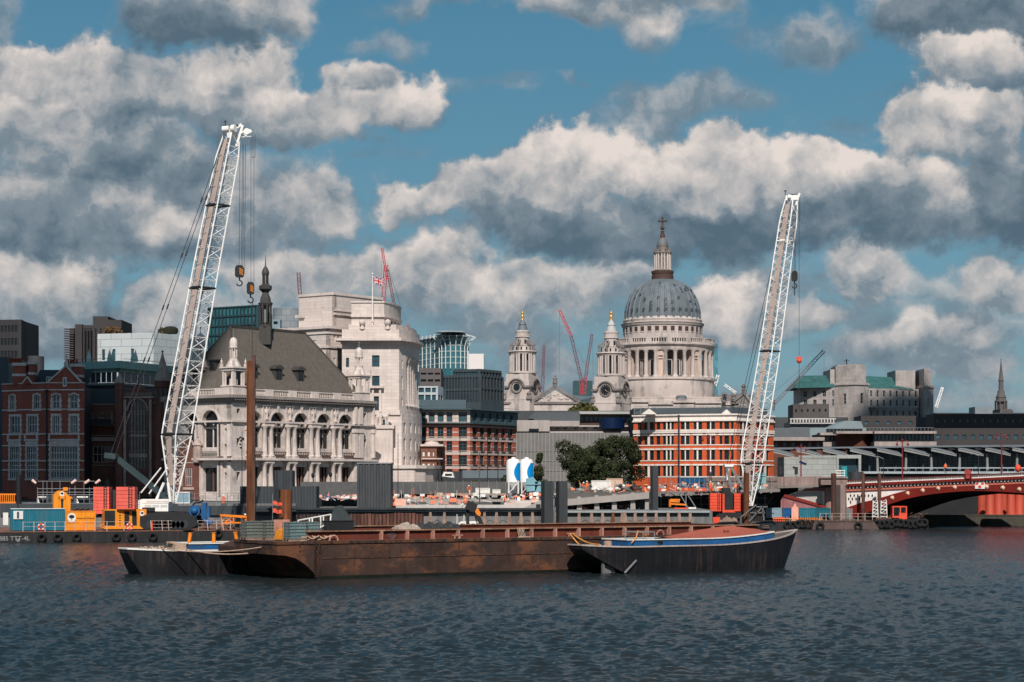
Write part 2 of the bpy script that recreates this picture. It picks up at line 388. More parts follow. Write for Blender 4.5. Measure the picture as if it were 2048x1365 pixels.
def frame(x,y,dx,dy,z=0):
    l=math.hypot(dx,dy);dx /= l;dy /= l
    return Matrix(((dx,-dy,0,x),(dy,dx,0,y),(0,0,1,z),(0,0,0,1)))
def mm(T=None):
    m=M()
    if T is not None: m.T=T
    return m
def text(name,s,T,size,ma,parent,ext=.01,align='LEFT',sx_=1):
    cu=bpy.data.curves.new(name,'FONT');cu.body=s;cu.size=size;cu.extrude=ext;cu.align_x=align
    cu.materials.append(ma);o=bpy.data.objects.new(name,cu);C.objects.link(o)
    bpy.context.view_layer.update();me=bpy.data.meshes.new_from_object(o);bpy.data.objects.remove(o);o=bpy.data.objects.new(name,me);C.objects.link(o);o.parent=parent
    o.matrix_basis=wloc(parent).inverted() @ T @ Matrix.Rotation(R(90),4,'X') @ Matrix.Diagonal((sx_,1,1,1))
    return o
# ------------------------------------------------------------------ the big rusty barge
TB=frame(-15.6,161,DIRX,DIRY)
def big_barge():
    L=46
    r=root('barge',TB @ Vector((-3.6,0,0)),'long rusty brown hopper barge with open hold moored in mid river','barge',rz=math.atan2(DIRY,DIRX))
    side=[(-3.6,3.05),(-3.6,2.0),(-2.9,1.96),(-2.0,1.72),(-1.2,1.25),(-.3,.45),(.35,-.6),(L,-.6),(L,3.05)]
    h=mm(TB);h.slab(side,0,8.6);s2=[(-3.6,2.45)]+side[1:-1]+[(L,3.05),(.5,3.05),(-2.2,2.9)]
    h.slab(s2,8.6,12)
    for x in (7.5,15.2,22.8,30.4,38): h.box(x,x+.06,-.025,0,-.5,2.9)
    part('hull',h,RUST2,r)
    t=mm(TB);t.box(-3.65,L,-.09,.0,2.83,3.05);t.box(.3,L,-.05,0,1.62,1.7);t.box(-3.66,-3.6,0,8.6,2.84,3.05)
    part('rubbing_strake',t,RUST,r)
    t=mm(TB);t.box(.2,L,-.02,0,-.5,.24);t.box(.2,L,-.032,-.021,-.5,.1);part('wet_band',t,mat('wet_weedy_steel',(.012,.014,.010),.3,.5,1.5),r)
    for k in range(9): t=mm(TB);x=3.2+4.9*k;t.box(x,x+.05,-.045,-.001,.3,2.8);part('plate_seam',t,RUST,r)
    d=mm(TB);d.box(-3.55,L-.05,.06,8.5,3.05,3.07)
    part('deck',d,DECK,r)
    c=mm(TB);c.k=0
    c.box(-.6,L-.8,.8,.86,3.06,3.78);c.box(-.6,L-.8,11.1,11.16,3.06,3.9);c.box(-.6,-.54,.86,11.1,3.06,3.78);c.box(L-.86,L-.8,.86,11.1,3.06,3.78)
    c.k=1;c.box(-.7,L-.7,.55,1.05,3.785,3.87);c.box(-.7,L-.7,10.95,11.35,3.905,3.98);c.box(-.85,-.5,.55,11.3,3.875,3.95)
    part('coaming',c,[PRIMER,RUSTTOP],r)
    hb=mm(TB);hb.box(-.5,L-.9,.9,11.08,3.08,3.1);part('hold_cover',hb,RUST,r)
    x=5.9
    while x < L-1.5:
        g=mm(TB);g.k=0;g.slab([(x-.35,3.06),(x,3.06),(x,3.78),(x-.06,3.78)],.785,.8)
        g.k=1;g.box(x,x+.14,.3,.8,3.06,3.78);part('bracket',g,[PRIMER,PRIMERL],r);x += 2.42
    for x in (7.1,19.9,30.6):            # diamond badges stencilled on the coaming
        b=mm(TB)
        for k in range(3):
            q=.3-.09*k;b.T=TB @ TR(x,.785,3.42) @ Matrix.Rotation(R(45 if k < 2 else 0),4,'Y');
            for a,e in (((-q,-q),(q,-q)),((q,-q),(q,q)),((q,q),(-q,q)),((-q,q),(-q,-q))): b.beam((a[0],0,a[1]),(e[0],0,e[1]),.012,.035,(0,1,0))
        b.T=TB;part('painted_badge',b,GREY,r)
    for x in (8.9+4.2,28.1-3.6):
        b=mm(TB)
        for dx in (-.25,.25): b.tube((x+dx,.4,3.06),(x+dx,.4,3.3),.07,8)
        b.box(x-.48,x+.48,.3,.5,3.3,3.38);part('bollard',b,PRIMERL,r)
    for x in (1.6,34):
        b=mm(TB);b.torus((x,.45,3.1),.38,.07,n=14);part('fairlead',b,PRIMERL,r)
    for x,z in ((-1.6,2.62),(-1.6,2.25)):
        b=mm(TB);b.tube((x,-.01,z),(x,.03,z),.09,8);part('vent_hole',b,DARK,r)
    # chain hanging down the side
    rr=random.Random(3)
    for dx in (-.16,.14):
        m=mm(TB);z=3.0;i=0
        while z > .1:
            x=-.05+dx+.05*rr.uniform(-1,1)-.12*math.sin((3-z)*1.1)
            m.T=TB @ TR(x,-.1,z) @ RZ(R(90*(i % 2)));m.torus((0,0,0),.075,.028,'y',8,4)
            m.T=TB @ TR(x,-.1,z-.07) @ RZ(R(45+90*(i % 2)));m.torus((0,0,0),.07,.03,'y',8,4)
            z -= .1;i += 1
        m.T=TB;part('chain',m,RUST,r)
    return r
BB=big_barge()
# ------------------------------------------------------------------ black lighters
def lighter(T,L,half,sheer,stem,label,hold,name='lighter',sw=4.8):
    r=root(name,T.translation,label,'boat',rz=math.atan2(T[1][0],T[0][0]))
    def b(x):
        k=half
        if x < 3.2: k *= .42+.58*math.sin(math.pi/2*max(0,(x+.9)/4.1))**.8
        if x > L-6.5: k *= max(.03,1-((x-(L-6.5))/6.5)**2.4)
        return k
    N=40;xs=[-.9+(L+.9)*i/N for i in range(N+1)]
    def sec(x):
        zt=sheer(x);zb=-.7 if x > sw else -.7+(zt-.35+.7)*((sw-x)/(sw+.9))**(1.35 if sw > 3 else 1.1)
        w=b(x);rk=stem*max(0,(x-(L-6))/6)
        pts=[]
        for y,z in ((-w,zt),(-w*.985,zb+(zt-zb)*.5),(-w*.95,zb+(.12 if x > 3 else .02)),(-w*.55,zb),(0,zb),(w*.55,zb),(w*.95,zb+.1),(w,zt)):
            pts.append((x-rk*(zt-z)/3,y,z))
        return pts
    m=mm(T);S_=[sec(x) for x in xs];n=len(S_[0])
    vs=[p for s in S_ for p in s]
    m.add(vs,[(i*n+j,i*n+j+1,(i+1)*n+j+1,(i+1)*n+j) for i in range(N) for j in range(n-1)]+[tuple(range(n)),tuple(range(N*n,N*n+n))[::-1]],False)
    part('hull',m,BLACK,r)
    d=mm(T)
    for a,c in zip(xs,xs[1:]):
        d.k=0
        d.add([(a,-b(a)+.03,sheer(a)-.03),(c,-b(c)+.03,sheer(c)-.03),(c,b(c)-.03,sheer(c)-.03),(a,b(a)-.03,sheer(a)-.03)],[(0,1,2,3)])
    part('deck',d,mat('side_deck_paint',(.11,.09,.08),.8,.3,1),r)
    g=mm(T)
    for sg in (-1,1):
        for a,c in zip(xs,xs[1:]): g.beam((a,sg*b(a),sheer(a)+.02),(c,sg*b(c),sheer(c)+.02),.16,.12)
    g.beam((xs[0],-b(xs[0]),sheer(xs[0])+.02),(xs[0],b(xs[0]),sheer(xs[0])+.02),.16,.12)
    part('gunwale',g,WHITE if hold[3] else mat('rusty_gunwale',(.40,.34,.31),.8,.3,2,dirt=(.2,.13,.1),dirt_amt=.6),r)
    x0,x1,hh,wg=hold;ins=.62
    hb=lambda x: min(half-ins,b(x)-.45)
    hx=[x0+(x1-x0)*i/16 for i in range(17)]
    c=mm(T);w=mm(T)
    for sg in (-1,1):
        for a,e in zip(hx,hx[1:]):
            ya,ye=sg*hb(a),sg*hb(e)
            c.add([(a,ya,sheer(a)-.02),(e,ye,sheer(e)-.02),(e,ye,sheer(e)+hh),(a,ya,sheer(a)+hh)],[(0,1,2,3)])
            w.beam((a,ya,sheer(a)+hh+.04),(e,ye,sheer(e)+hh+.04),.2,.09)
    for x in (x0,x1):
        c.box(x-.02,x+.02,-hb(x),hb(x),sheer(x)-.02,sheer(x)+hh);w.box(x-.1,x+.1,-hb(x),hb(x),sheer(x)+hh,sheer(x)+hh+.1)
    for i in range(1,16,2): c.box(hx[i]-.03,hx[i]+.03,-hb(hx[i])-.06,-hb(hx[i]),sheer(hx[i]),sheer(hx[i])+hh-.02)
    part('coaming',c,BLUE,r);part('coaming_rim',w,WHITE,r)
    return r,b,sheer,hb
# right-hand lighter, lashed along the barge
TL=frame(6.16,170.8,DIRX,DIRY)
sh=lambda x: 2.27+.18*max(0,(4-x)/5)**2+(1.15*((x-11)/12.2)**2.1 if x > 11 else 0)
r,bf,sf,hb=lighter(TL,23.2,2.6,sh,1.3,'black lighter with blue coaming and terracotta hatch cover alongside the rusty barge',(3.2,19.0,.55,False))
m=mm(TL)
hx=[8.6+(18.9-8.6)*i/12 for i in range(13)]
for a,e in zip(hx,hx[1:]):
    ra=.12+.75*math.sin(min(1,(a-8.6)/7.5)*math.pi/2)*(1 if a < 16 else 1-(a-16)/3.4);re=.12+.75*math.sin(min(1,(e-8.6)/7.5)*math.pi/2)*(1 if e < 16 else 1-(e-16)/3.4)
    za,ze=sf(a)+.58,sf(e)+.58
    m.add([(a,-hb(a)+.1,za),(e,-hb(e)+.1,ze),(e,hb(e)*.25,ze+re),(a,hb(a)*.25,za+ra)],[(0,1,2,3)])
    m.add([(a,hb(a)*.25,za+ra),(e,hb(e)*.25,ze+re),(e,hb(e)-.05,ze),(a,hb(a)-.05,za)],[(0,1,2,3)])
part('hatch_cover',m,TERRA,r)
m=mm(TL);m.T=TL @ TR(14.6,-.75,sf(14.6)+.9) @ Matrix.Rotation(R(-18),4,'X')
m.slab([(-.35,.1),(0,-.42),(.35,.1),(.22,.3),(0,.12),(-.22,.3)],-.06,-.03);m.T=TL
part('stain_patch',m,mat('dark_stain',(.12,.03,.02),.8),r)
m=mm(TL);m.box(.75,.95,-1.75,-1.5,-.6,2.3);m.add([(1.0,-1.55,1.7),(1.0,-1.5,0),(2.0,-1.9,.1)],[(0,1,2)])
part('skeg',m,mat('skeg_steel',(.12,.12,.12),.6,.3,1),r)
m=mm(TL);m.beam((2.3,-2.75,.1),(3.5,-2.75,1.15),.08,.14);part('rubbing_spar',m,GREY,r)
for x in (20.1,1.5):
    m=mm(TL);m.lathe((x,-.3 if x > 9 else -1.4,sf(x)-.03),[(.22,0),(.22,.35),(.34,.38),(.34,.5),(0,.52)],12);part('bollard',m,DARK if x > 9 else PRIMERL,r)
m=mm(TL)
for k in range(4): m.torus((1.5,-1.4,sf(1.5)+.08+.1*k),.3,.055,'z',14,5)
part('coiled_mooring_rope',m,ROPE,r)
m=mm(TL)                                 # rail cage near the swim end
for x in (4.1,6.0):
    for y in (-1.9,-.2): m.tube((x,y,2.3),(x,y,3.5),.045,6)
for z in (3.5,2.9):
    for y in (-1.9,-.2): m.tube((4.1,y,z),(6.0,y,z),.04,6)
    for x in (4.1,6.0): m.tube((x,-1.9,z),(x,-.2,z),.04,6)
part('rail_cage',m,GREY,r)
m=mm(TL);rr=random.Random(5)
for k in range(26):
    a=rr.uniform(0,6.28);x=5.05+rr.uniform(-.7,.7);y=-1.1+rr.uniform(-.4,.4);z=2.45+.22*rr.random()
    m.path([(x+.3*math.cos(a+t*.8),y+.2*math.sin(a+t*.8),z+.04*math.sin(3*t)) for t in range(6)],.035,4)
part('rope_heap',m,ROPEO,r)
m=mm(TL);m.path([(3.3,-2.3,2.6),(4.0,-2.0,3.0),(4.25,-1.95,3.62),(4.9,-1.5,3.45),(5.6,-1.3,3.1)],.05,5);part('slung_rope',m,ROPEO,r)
m=mm(TL);m.lathe((6.5,-1.9,2.3),[(.22,0),(.22,.3),(.32,.33),(.32,.42),(0,.44)],10);part('bollard',m,DARK,r)
m=mm(TL)
for a,e in (((18.6,.6,3.0),(19.4,.1,3.25)),((18.6,.1,2.95),(19.6,.5,3.25)),((18.7,.4,3.3),(19.2,.5,3.3)),((19.4,.1,3.25),(20.0,.2,3.2))): m.tube(a,e,.06,6)
m.box(18.5,19.2,.3,.5,3.4,3.5);part('windlass',m,GREY,r)
# left-hand lighter behind the barge's swim end
sh2=lambda x: 2.0+.22*max(0,(5-x)/6)**1.6+.0*x
TL2=frame(-31.9,168.6,DIRX,DIRY)
r2,bf2,sf2,hb2=lighter(TL2,24,2.5,sh2,1.0,'black lighter with white gunwale and orange posts lying off the barge end',(4.3,19,.55,True),sw=.6)
for (x,y,lean) in ((4.6,-.9,-.12),(6.6,-1.55,0),(9.0,-1.0,.16)):
    m=mm(TL2);m.tube((x,y,2.5),(x-lean*1.2,y,3.45),.16,10);m.tube((x-lean*1.2,y,3.45),(x-lean*1.25,y,3.5),.2,10);part('fender_post',m,ORANGE,r2)
m=mm(TL2);m.box(3.2,4.2,-1.3,.6,2.05,2.6);m.box(3.0,3.4,-.9,.2,2.6,2.75);part('locker',m,ROPE,r2)
m=mm(TL2)
for k,(x,y) in enumerate(((.6,-.6),(1.3,-.3),(1.9,-.9),(2.6,.2))):
    m.path([(x+.25*math.cos(t),y+.25*math.sin(t),2.25+.12*math.sin(t*2.3+k)) for t in [i*.7 for i in range(12)]],.04,4)
part('rope_heap',m,ROPE,r2)
m=mm(TL2)                                # dark tyre fenders at the hull side
for k,x in enumerate((8.2,10.1)):
    m=mm(TL2);m.T=TL2 @ TR(x,-2.6,.95) @ RZ(R(12)) @ Matrix.Diagonal((1.0,1,1.2,1));m.torus((0,0,0),.62,.26,'y',16,7);m.T=TL2
    part('tyre_fender',m,TYRE,r2)
# mooring lines
def sag(a,b,s,n=14): return [Vector(a).lerp(Vector(b),i/n)-Vector((0,0,s*4*(i/n)*(1-i/n))) for i in range(n+1)]
def rope(pts,r_,ma,label,name='mooring_rope',cat='rope',group=None):
    m=M();m.path(pts,r_,6);c=pts[0];return single(name,m,ma,c,label,cat,group)
w=lambda T,*p: T @ Vector(p)
rope(sag(w(TL2,3.5,-2.3,2.2),w(TB,-1.2,.4,3.1),.75),.055,ROPE,'pale slack rope from white gunwale up to the barge deck')
rope(sag(w(TL2,1.0,-1.2,2.35),w(TB,-2.2,.4,3.1),.62),.045,ROPE,'second pale rope just above the slack one at the barge end')
rope(sag(w(TB,24.6,.3,3.3),w(TL,.6,-1.5,2.5),.25),.06,ROPEO,'orange rope from the barge bollard straight to the black lighter')
rope(sag(w(TB,24.3,.3,3.3),w(TL,1.3,-1.7,2.5),.95),.06,ROPEO,'orange rope hanging in a deep loop beside the black lighter')
rope([w(TB,24.4,.2,3.3),w(TB,27.2,-.15,.0)],.03,DARK,'thin dark line running down the rusty side into water')
rope([w(TB,25.4,-.05,2.6),w(TL,1.6,-2.2,.0)],.03,DARK,'thin dark line slanting down behind the lighter bow')
m=mm(TB)
for k in range(5): m.path([(19.1+.16*k,.5,3.9),(19.0+.14*k,.3,3.5),(19.1+.15*k,.25,3.12)],.035,4)
m.path([(19.0,.3,3.1),(19.6,.2,3.12),(20.3,.35,3.1)],.06,4)
single('hanging_rope_bundle',m,ROPE,w(TB,19.1,.3,3.07),'pale rope bundle hanging over the barge coaming','rope')
m=mm(TB);rr=random.Random(9)
for k in range(9):
    x,y=-1.6+.35*k,.7+.3*rr.random();m.path([(x+.3*math.cos(t),y+.2*math.sin(t),3.12+.1*k % .3+.18*abs(math.sin(t*.7))) for t in [i*.6 for i in range(12)]],.06,5)
single('rope_coil',m,ROPE,w(TB,-.5,.8,3.07),'heap of thick grey rope on the barge foredeck between the tanks','rope')
# ------------------------------------------------------------------ caged tanks on the foredeck
CAGE=mat('galvanised_cage',(.16,.16,.15),.5,.3,2)
def ibc(T,plastic,label):
    r=root('caged_tank',T.translation,label,'tank','caged plastic tanks on the barge',rz=math.atan2(T[1][0],T[0][0]))
    m=mm(T);m.box(-.55,.55,-.45,.45,.18,1.12);m.lathe((0,0,1.12),[(.12,0),(.12,.06),(0,.06)],10);part('bottle',m,plastic,r)
    m=mm(T)
    for z in (.16,.36,.56,.76,.96,1.14):
        for a,e in (((-.6,-.5),(.6,-.5)),((.6,-.5),(.6,.5)),((.6,.5),(-.6,.5)),((-.6,.5),(-.6,-.5))): m.beam((*a,z),(*e,z),.025,.025)
    for i in range(7):
        for y in (-.5,.5): m.beam((-.6+.2*i,y,.14),(-.6+.2*i,y,1.16),.022,.022,(0,1,0))
    for i in range(6):
        for x in (-.6,.6): m.beam((x,-.5+.2*i,.14),(x,-.5+.2*i,1.16),.022,.022,(0,1,0))
    part('cage',m,CAGE,r)
    m=mm(T)
    for y in (-.42,0,.42): m.box(-.6,.6,y-.06,y+.06,0,.1)
    m.box(-.6,.6,-.5,.5,.1,.14);part('pallet',m,WOOD,r)
GP=mat('grey_green_plastic',(.13,.16,.14),.4,.3,1.5,dirt=(.06,.07,.06));WP=mat('pale_blue_plastic',(.20,.23,.30),.4,.3,1.5);BP=mat('blue_green_plastic',(.12,.21,.22),.4,.3,1.5)
K=1.32
for (x,y,ma,z,lb) in ((-3.0,6.3,GP,3.07,'grey green caged tank at the far left corner of the barge deck'),(-1.6,5.6,GP,3.07,'grey green caged tank second from the barge corner'),
                    (-.6,7.2,WP,3.07,'pale bluish caged tank between the green ones'),(-1.5,1.2,BP,3.07,'blue green caged tank nearest the barge side'),(-.1,1.5,BP,3.07,'blue green caged tank beside the coaming corner')):
    ibc(TB @ TR(x,y,z) @ Matrix.Scale(1.32,4),ma,lb)
m=mm(TB);rr=random.Random(2)
r=root('dredging_bucket',TB @ Vector((-1.4,3.3,3.07)),'yellow steel grab half hidden between caged tanks','grab')
m.slab([(-2.3,3.15),(-1.2,3.1),(-.7,3.7),(-.8,4.4),(-1.4,4.1),(-2.0,3.9)],2.6,3.6);part('shell',m,YELLOW,r)
m=mm(TB);m.slab([(-2.2,3.7),(-.8,3.75),(-.8,4.75),(-2.2,4.75)],3.7,3.76);part('back_plate',m,PRIMERL,r)
# black box, white frame, tarpaulins, sacks on the barge
m=mm(TB);m.box(1.5,4.0,1.6,3.2,3.87,4.6);m.box(1.45,4.05,1.55,3.25,4.6,4.66)
single('tool_box',m,DARK,TB @ Vector((2.7,2.4,3.87)),'black steel tool box standing on the barge hatch','box')
m=mm(TB)
for (a,e) in (((-.9,1.9,4.7),(2.4,2.6,5.15)),((.2,2,3.9),(.2,2.05,4.8)),((1.3,2.2,3.9),(1.3,2.25,5.0)),((.45,2,3.9),(.45,2.05,4.85)),((2.3,2.5,4.5),(2.4,2.6,5.15)),((-.2,2,4.0),(1.9,2.2,4.2)),((.2,2,4.2),(.9,2.1,3.9)),((.9,2.1,3.9),(1.5,2.1,4.25)),((-.9,1.9,4.7),(-.8,1.9,4.3)),((1.55,2.2,3.9),(1.55,2.25,5.0))): m.tube(a,e,.06,6)
single('white_gangway',m,WHITE,TB @ Vector((.5,2,3.9)),'white tubular gangway frame propped beside the black tool box','gangway')
def heap(name,T,lx,ly,h,ma,label,cat,seed=1):
    rr=random.Random(seed);off=[(rr.uniform(0,9),rr.uniform(0,9)) for _ in range(4)]
    def f(u,v):
        x,y=(u-.5)*2,(v-.5)*2;e=max(0,1-x*x)*max(0,1-y*y)
        z=h*e**.5*(.72+.16*math.sin(x*7+off[0][0])+.12*math.sin(y*9+x*5+off[1][0])+.08*math.sin(x*19+off[2][0]))
        return (x*lx,y*ly,z)
    m=mm(T);m.grid(f,30,12,False);return single(name,m,ma,T.translation,label,cat)
heap('sack_heap',TB @ TR(9.2,2.2,3.87),1.05,.8,.62,mat('pale_canvas',(.33,.27,.22),.9,.25,2),'pale canvas bag lying on the barge hatch','sack',4)
for i in range(4): heap('sandbag',TB @ TR(10.7+1.05*i,2.5+.2*i,3.87),.85,.7,.55+.06*(i % 2),mat('black_sheet',(.03,.032,.033),.6,.4,3),['black bag next to the pale canvas bag','black bag second in the row on the hatch','black bag third in the row on the hatch','black bag at the right end of the row'][i],'sack',20+i)
m=mm(TB);m.add([(5.4,9.5,3.98),(8.3,9.5,3.98),(7.6,10,3.98),(6.2,9.7,5.7),(6.9,9.7,5.8),(5.7,10.3,3.98)],[(0,1,4,3),(1,2,4),(0,3,5),(5,3,4,2)])
single('tarpaulin',m,mat('slate_tarpaulin',(.04,.05,.055),.7,.3,1),TB @ Vector((6.8,9.8,3.98)),'dark slate tarpaulin tented over gear at the far coaming','tarpaulin')
# ------------------------------------------------------------------ people
def person_mat(name,top,trous):
    m=bpy.data.materials.new(name);m.use_nodes=True;g=G(m.node_tree);b=g.n['Principled BSDF'];b.inputs['Roughness'].default_value=.8
    tc=g.n.new('ShaderNodeTexCoord');z=g.sep(tc.outputs['Object'])[2]
    c=g.mix(g.m('GREATER_THAN',z,.92),c4(trous),c4(top));c=g.mix(g.m('GREATER_THAN',z,1.5),c,(.42,.22,.15,1))
    g.l.new(c,b.inputs['Base Color']);return m
HV=person_mat('hi_vis_orange_clothes',(.85,.17,.05),(.03,.035,.06));HV2=person_mat('all_orange_clothes',(.85,.17,.05),(.7,.14,.04));DK=person_mat('dark_clothes',(.03,.03,.035),(.02,.02,.025))
HELM=mat('white_helmet',(.8,.8,.78),.35,.03)
def person(x,y,z,yaw,pose,ma,label,helmet=True):
    J={'pel': (0,0,.95),'chest': (0,0,1.3),'neck': (0,0,1.47),'head': (0,-.02,1.62),'top': (0,-.01,1.73),
         'sl': (-.19,0,1.4),'sr': (.19,0,1.4),'el': (-.26,0,1.13),'er': (.26,0,1.13),'hl': (-.25,-.12,.88),'hr': (.25,-.12,.88),
         'fl': (-.26,-.15,.78),'fr': (.26,-.15,.78),'pl': (-.1,0,.9),'pr': (.1,0,.9),'kl': (-.11,-.02,.5),'kr': (.12,-.02,.5),'al': (-.12,.02,.08),'ar': (.13,.02,.08),'tl': (-.13,-.16,.04),'tr': (.14,-.16,.04)}
    J.update(pose)
    E=[('pel','chest'),('chest','neck'),('neck','head'),('head','top'),('chest','sl'),('sl','el'),('el','hl'),('hl','fl'),('chest','sr'),('sr','er'),('er','hr'),('hr','fr'),
         ('pel','pl'),('pl','kl'),('kl','al'),('al','tl'),('pel','pr'),('pr','kr'),('kr','ar'),('ar','tr')]
    rad=dict(pel=.16,chest=.17,neck=.065,head=.105,top=.07,sl=.09,sr=.09,el=.055,er=.055,hl=.04,hr=.04,fl=.035,fr=.035,pl=.1,pr=.1,kl=.075,kr=.075,al=.055,ar=.055,tl=.04,tr=.04)
    ks=list(J);me=bpy.data.meshes.new('person');me.from_pydata([J[k] for k in ks],[(ks.index(a),ks.index(b)) for a,b in E],[])
    me.materials.append(ma);o=bpy.data.objects.new('person',me);C.objects.link(o)
    o.location=(x,y,z);o.rotation_euler=(0,0,yaw)
    sk=o.modifiers.new('skin','SKIN');sk.use_smooth_shade=True
    for i,k in enumerate(ks): me.skin_vertices[0].data[i].radius=(rad[k],rad[k]*.85);me.skin_vertices[0].data[i].use_root=(k == 'pel')
    ss=o.modifiers.new('sub','SUBSURF');ss.levels=ss.render_levels=1
    tag(o,label,'person')
    if helmet:
        hx,hy,hz=J['head'];m=M();m.T=wloc(o);m.lathe((hx,hy,hz+.03),[(.165,0),(.135,.02),(.13,.08),(.08,.14),(0,.155)],12);part('hard_hat',m,HELM,o)
    return o
BEND={'chest': (0,-.22,1.22),'neck': (0,-.34,1.33),'head': (0,-.44,1.42),'top': (0,-.5,1.5),'sl': (-.19,-.3,1.28),'sr': (.19,-.3,1.28),'el': (-.22,-.4,1.0),'er': (.22,-.4,1.0),'hl': (-.18,-.5,.8),'hr': (.18,-.5,.8),'fl': (-.16,-.54,.72),'fr': (.16,-.54,.72)}
WALK={'kl': (-.1,-.2,.52),'al': (-.1,-.15,.1),'tl': (-.1,-.32,.1),'ar': (.1,.3,.12),'tr': (.1,.16,.04),'hl': (-.25,.1,.9),'fl': (-.25,.06,.82),'hr': (.25,-.28,.95),'fr': (.25,-.34,.88)}
REACH={'er': (.3,-.25,1.35),'hr': (.3,-.45,1.5),'fr': (.3,-.52,1.56),'el': (-.3,-.2,1.2),'hl': (-.25,-.42,1.2),'fl': (-.22,-.5,1.2)}
# ------------------------------------------------------------------ crawler cranes
CWHITE=mat('crane_white',(.82,.80,.77),.45,.06,1,streak=.06)
TAN=mat('boom_walkway_tan',(.42,.33,.29),.7,.15,1,streak=.2)
CGREEN=mat('gantry_green_black',(.03,.05,.055),.5,.3,1)
WIRE=mat('steel_wire',(.035,.035,.04),.5,.1,1)
REDCW=mat('salmon_red_ballast',(.80,.13,.09),.55,.15,.7,streak=.25,dirt=(.5,.1,.07),dirt_amt=.4,dlo=.5)
def boom(r,pts,D,tilt,w0,w1,e1,e2,name='boom'):
    """pts: centreline photo pixels foot->top at depth D (moving back by tilt), widths bottom->top"""
    tot=pts[0][1]-pts[-1][1]
    cl=[Vector((X(px,D+tilt*(pts[0][1]-py)/tot),D+tilt*(pts[0][1]-py)/tot,Z(py,D+tilt*(pts[0][1]-py)/tot))) for px,py in pts]
    segs=[(b-a).length for a,b in zip(cl,cl[1:])];Lt=sum(segs)
    def at(s):
        for a,b,l in zip(cl,cl[1:],segs):
            if s <= l+1e-6: return a.lerp(b,s/l)
            s -= l
        return cl[-1]
    def wd(s):
        k=w0+(w1-w0)*s/Lt
        if s < segs[0]: k *= .16+.84*(s/segs[0])
        if s > Lt-3.2: k *= 1-.30*(s-(Lt-3.2))/3.2
        return k
    e1,e2=Vector((*e1,0)),Vector((*e2,0))
    def cor(s,i):
        k=wd(s)/2;a,b=((-1,-1),(1,-1),(1,1),(-1,1))[i];return at(s)+e1*a*k+e2*b*k
    ss=[0]
    while ss[-1] < Lt-2: ss.append(min(Lt,ss[-1]+max(1.2,wd(ss[-1])*.62)))
    ss[-1]=Lt
    c=M()
    for i in range(4):
        for a,b in zip(ss,ss[1:]): c.tube(cor(a,i),cor(b,i),.105,6)
    part('chords',c,CWHITE,r,cl[0])
    l=M()
    for n,(a,b) in enumerate(zip(ss,ss[1:])):
        for i in range(4):
            j=(i+1) % 4
            l.tube(cor(a,i),cor(a,j),.045,5)
            if n % 2: l.tube(cor(a,i),cor(b,j),.045,5)
            else: l.tube(cor(a,j),cor(b,i),.045,5)
    part('lacing',l,CWHITE,r,cl[0])
    return cl,at,wd,cor,Lt,segs
def hook_block(r_name,top,z,D,px,w,label,striped=True):
    r=root(r_name,(X(px,D),D,z),label,'hook block',None);x=X(px,D)
    m=M();m.slab([(x-w/2,z+.25),(x-w*.38,z),(x+w*.38,z),(x+w/2,z+.25),(x+w/2,z+1.25),(x+w*.3,z+1.6),(x-w*.3,z+1.6),(x-w/2,z+1.25)],D-.3,D+.3);part('housing',m,DARK,r)
    if striped:
        for k in range(4):
            m=M();a=z+.22+k*.22;m.slab([(x+.02,a+.26),(x+w*.46,a),(x+w*.46,a+.09),(x+.02,a+.35)],D-.325,D-.303);part('warning_stripe',m,YELLOW,r)
    m=M();m.tube((x,D,z),(x,D,z-.45),.1,8)
    pts=[(x+.36*math.cos(t),D,z-.78+.36*math.sin(t)) for t in [R(a) for a in range(90,-171,-20)]]
    m.path(pts,.09,8)
    if not striped: m.tube((x,D,z-.4),(x,D,z-2.3),.07,6)
    part('hook',m,DARK,r)
    return r
e1,e2=(-.78,.62),(.62,.78)
# ---- left crane
D1=264
cr=root('crawler_crane',(X(330,D1),D1,1.4),'tallest white lattice boom crane with salmon ballast on the left pontoon','crane')
cl,at,wd,cor,Lt,segs=boom(cr,[(347,1005),(353,870),(413,530),(464,266)],D1,3,2.95,2.05,e1,e2)
m=M()
ks=[segs[0]*.25+(Lt-1-segs[0]*.25)*i/22 for i in range(23)]
for a,b in zip(ks,ks[1:]):
    pa=cor(a,0).lerp(cor(a,1),.5);pb=cor(b,0).lerp(cor(b,1),.5);m.beam(pa,pb,.95,.1,(.62,.78,0));
    m.beam(pa+Vector((-.47,-.1,0)),pa+Vector((.47,-.1,0)),.06,.06)
part('walkway',m,TAN,cr)
for s in (Lt*.575,Lt*.18,Lt*.8):
    m=M();q=[cor(s,i) for i in range(4)]
    for i in range(4): m.tube(q[i],q[(i+1) % 4],.13,6)
    m.tube(q[0].lerp(q[1],.2),q[0].lerp(q[1],.8),.24,8);part('joint_clamp',m,DARK,cr)
for k in (.25,.75):
    m=M();ps=[cor(s,0).lerp(cor(s,1),k)+Vector((0,-.16,0)) for s in ks[2:]];m.path(ps,.035,5);part('hose_line',m,WIRE,cr)
top=at(Lt)
m=M()                                    # boom head with sheaves
m.beam(cor(Lt-.6,0)+Vector((-.3,0,.2)),cor(Lt-.6,2)+Vector((.5,0,.5)),.5,.9)
m.tube(top+Vector((-1.1,-.9,.3)),top+Vector((-.2,-1.1,.35)),.42,12);m.tube(top+Vector((.1,-.9,.4)),top+Vector((.6,-1.1,.4)),.5,12)
m.beam(top+Vector((.6,0,-1.8)),top+Vector((1.45,0,1.0)),.35,.3);m.beam(top+Vector((.0,0,.3)),top+Vector((1.3,0,1.1)),.3,.35)
part('boom_head',m,CWHITE,cr)
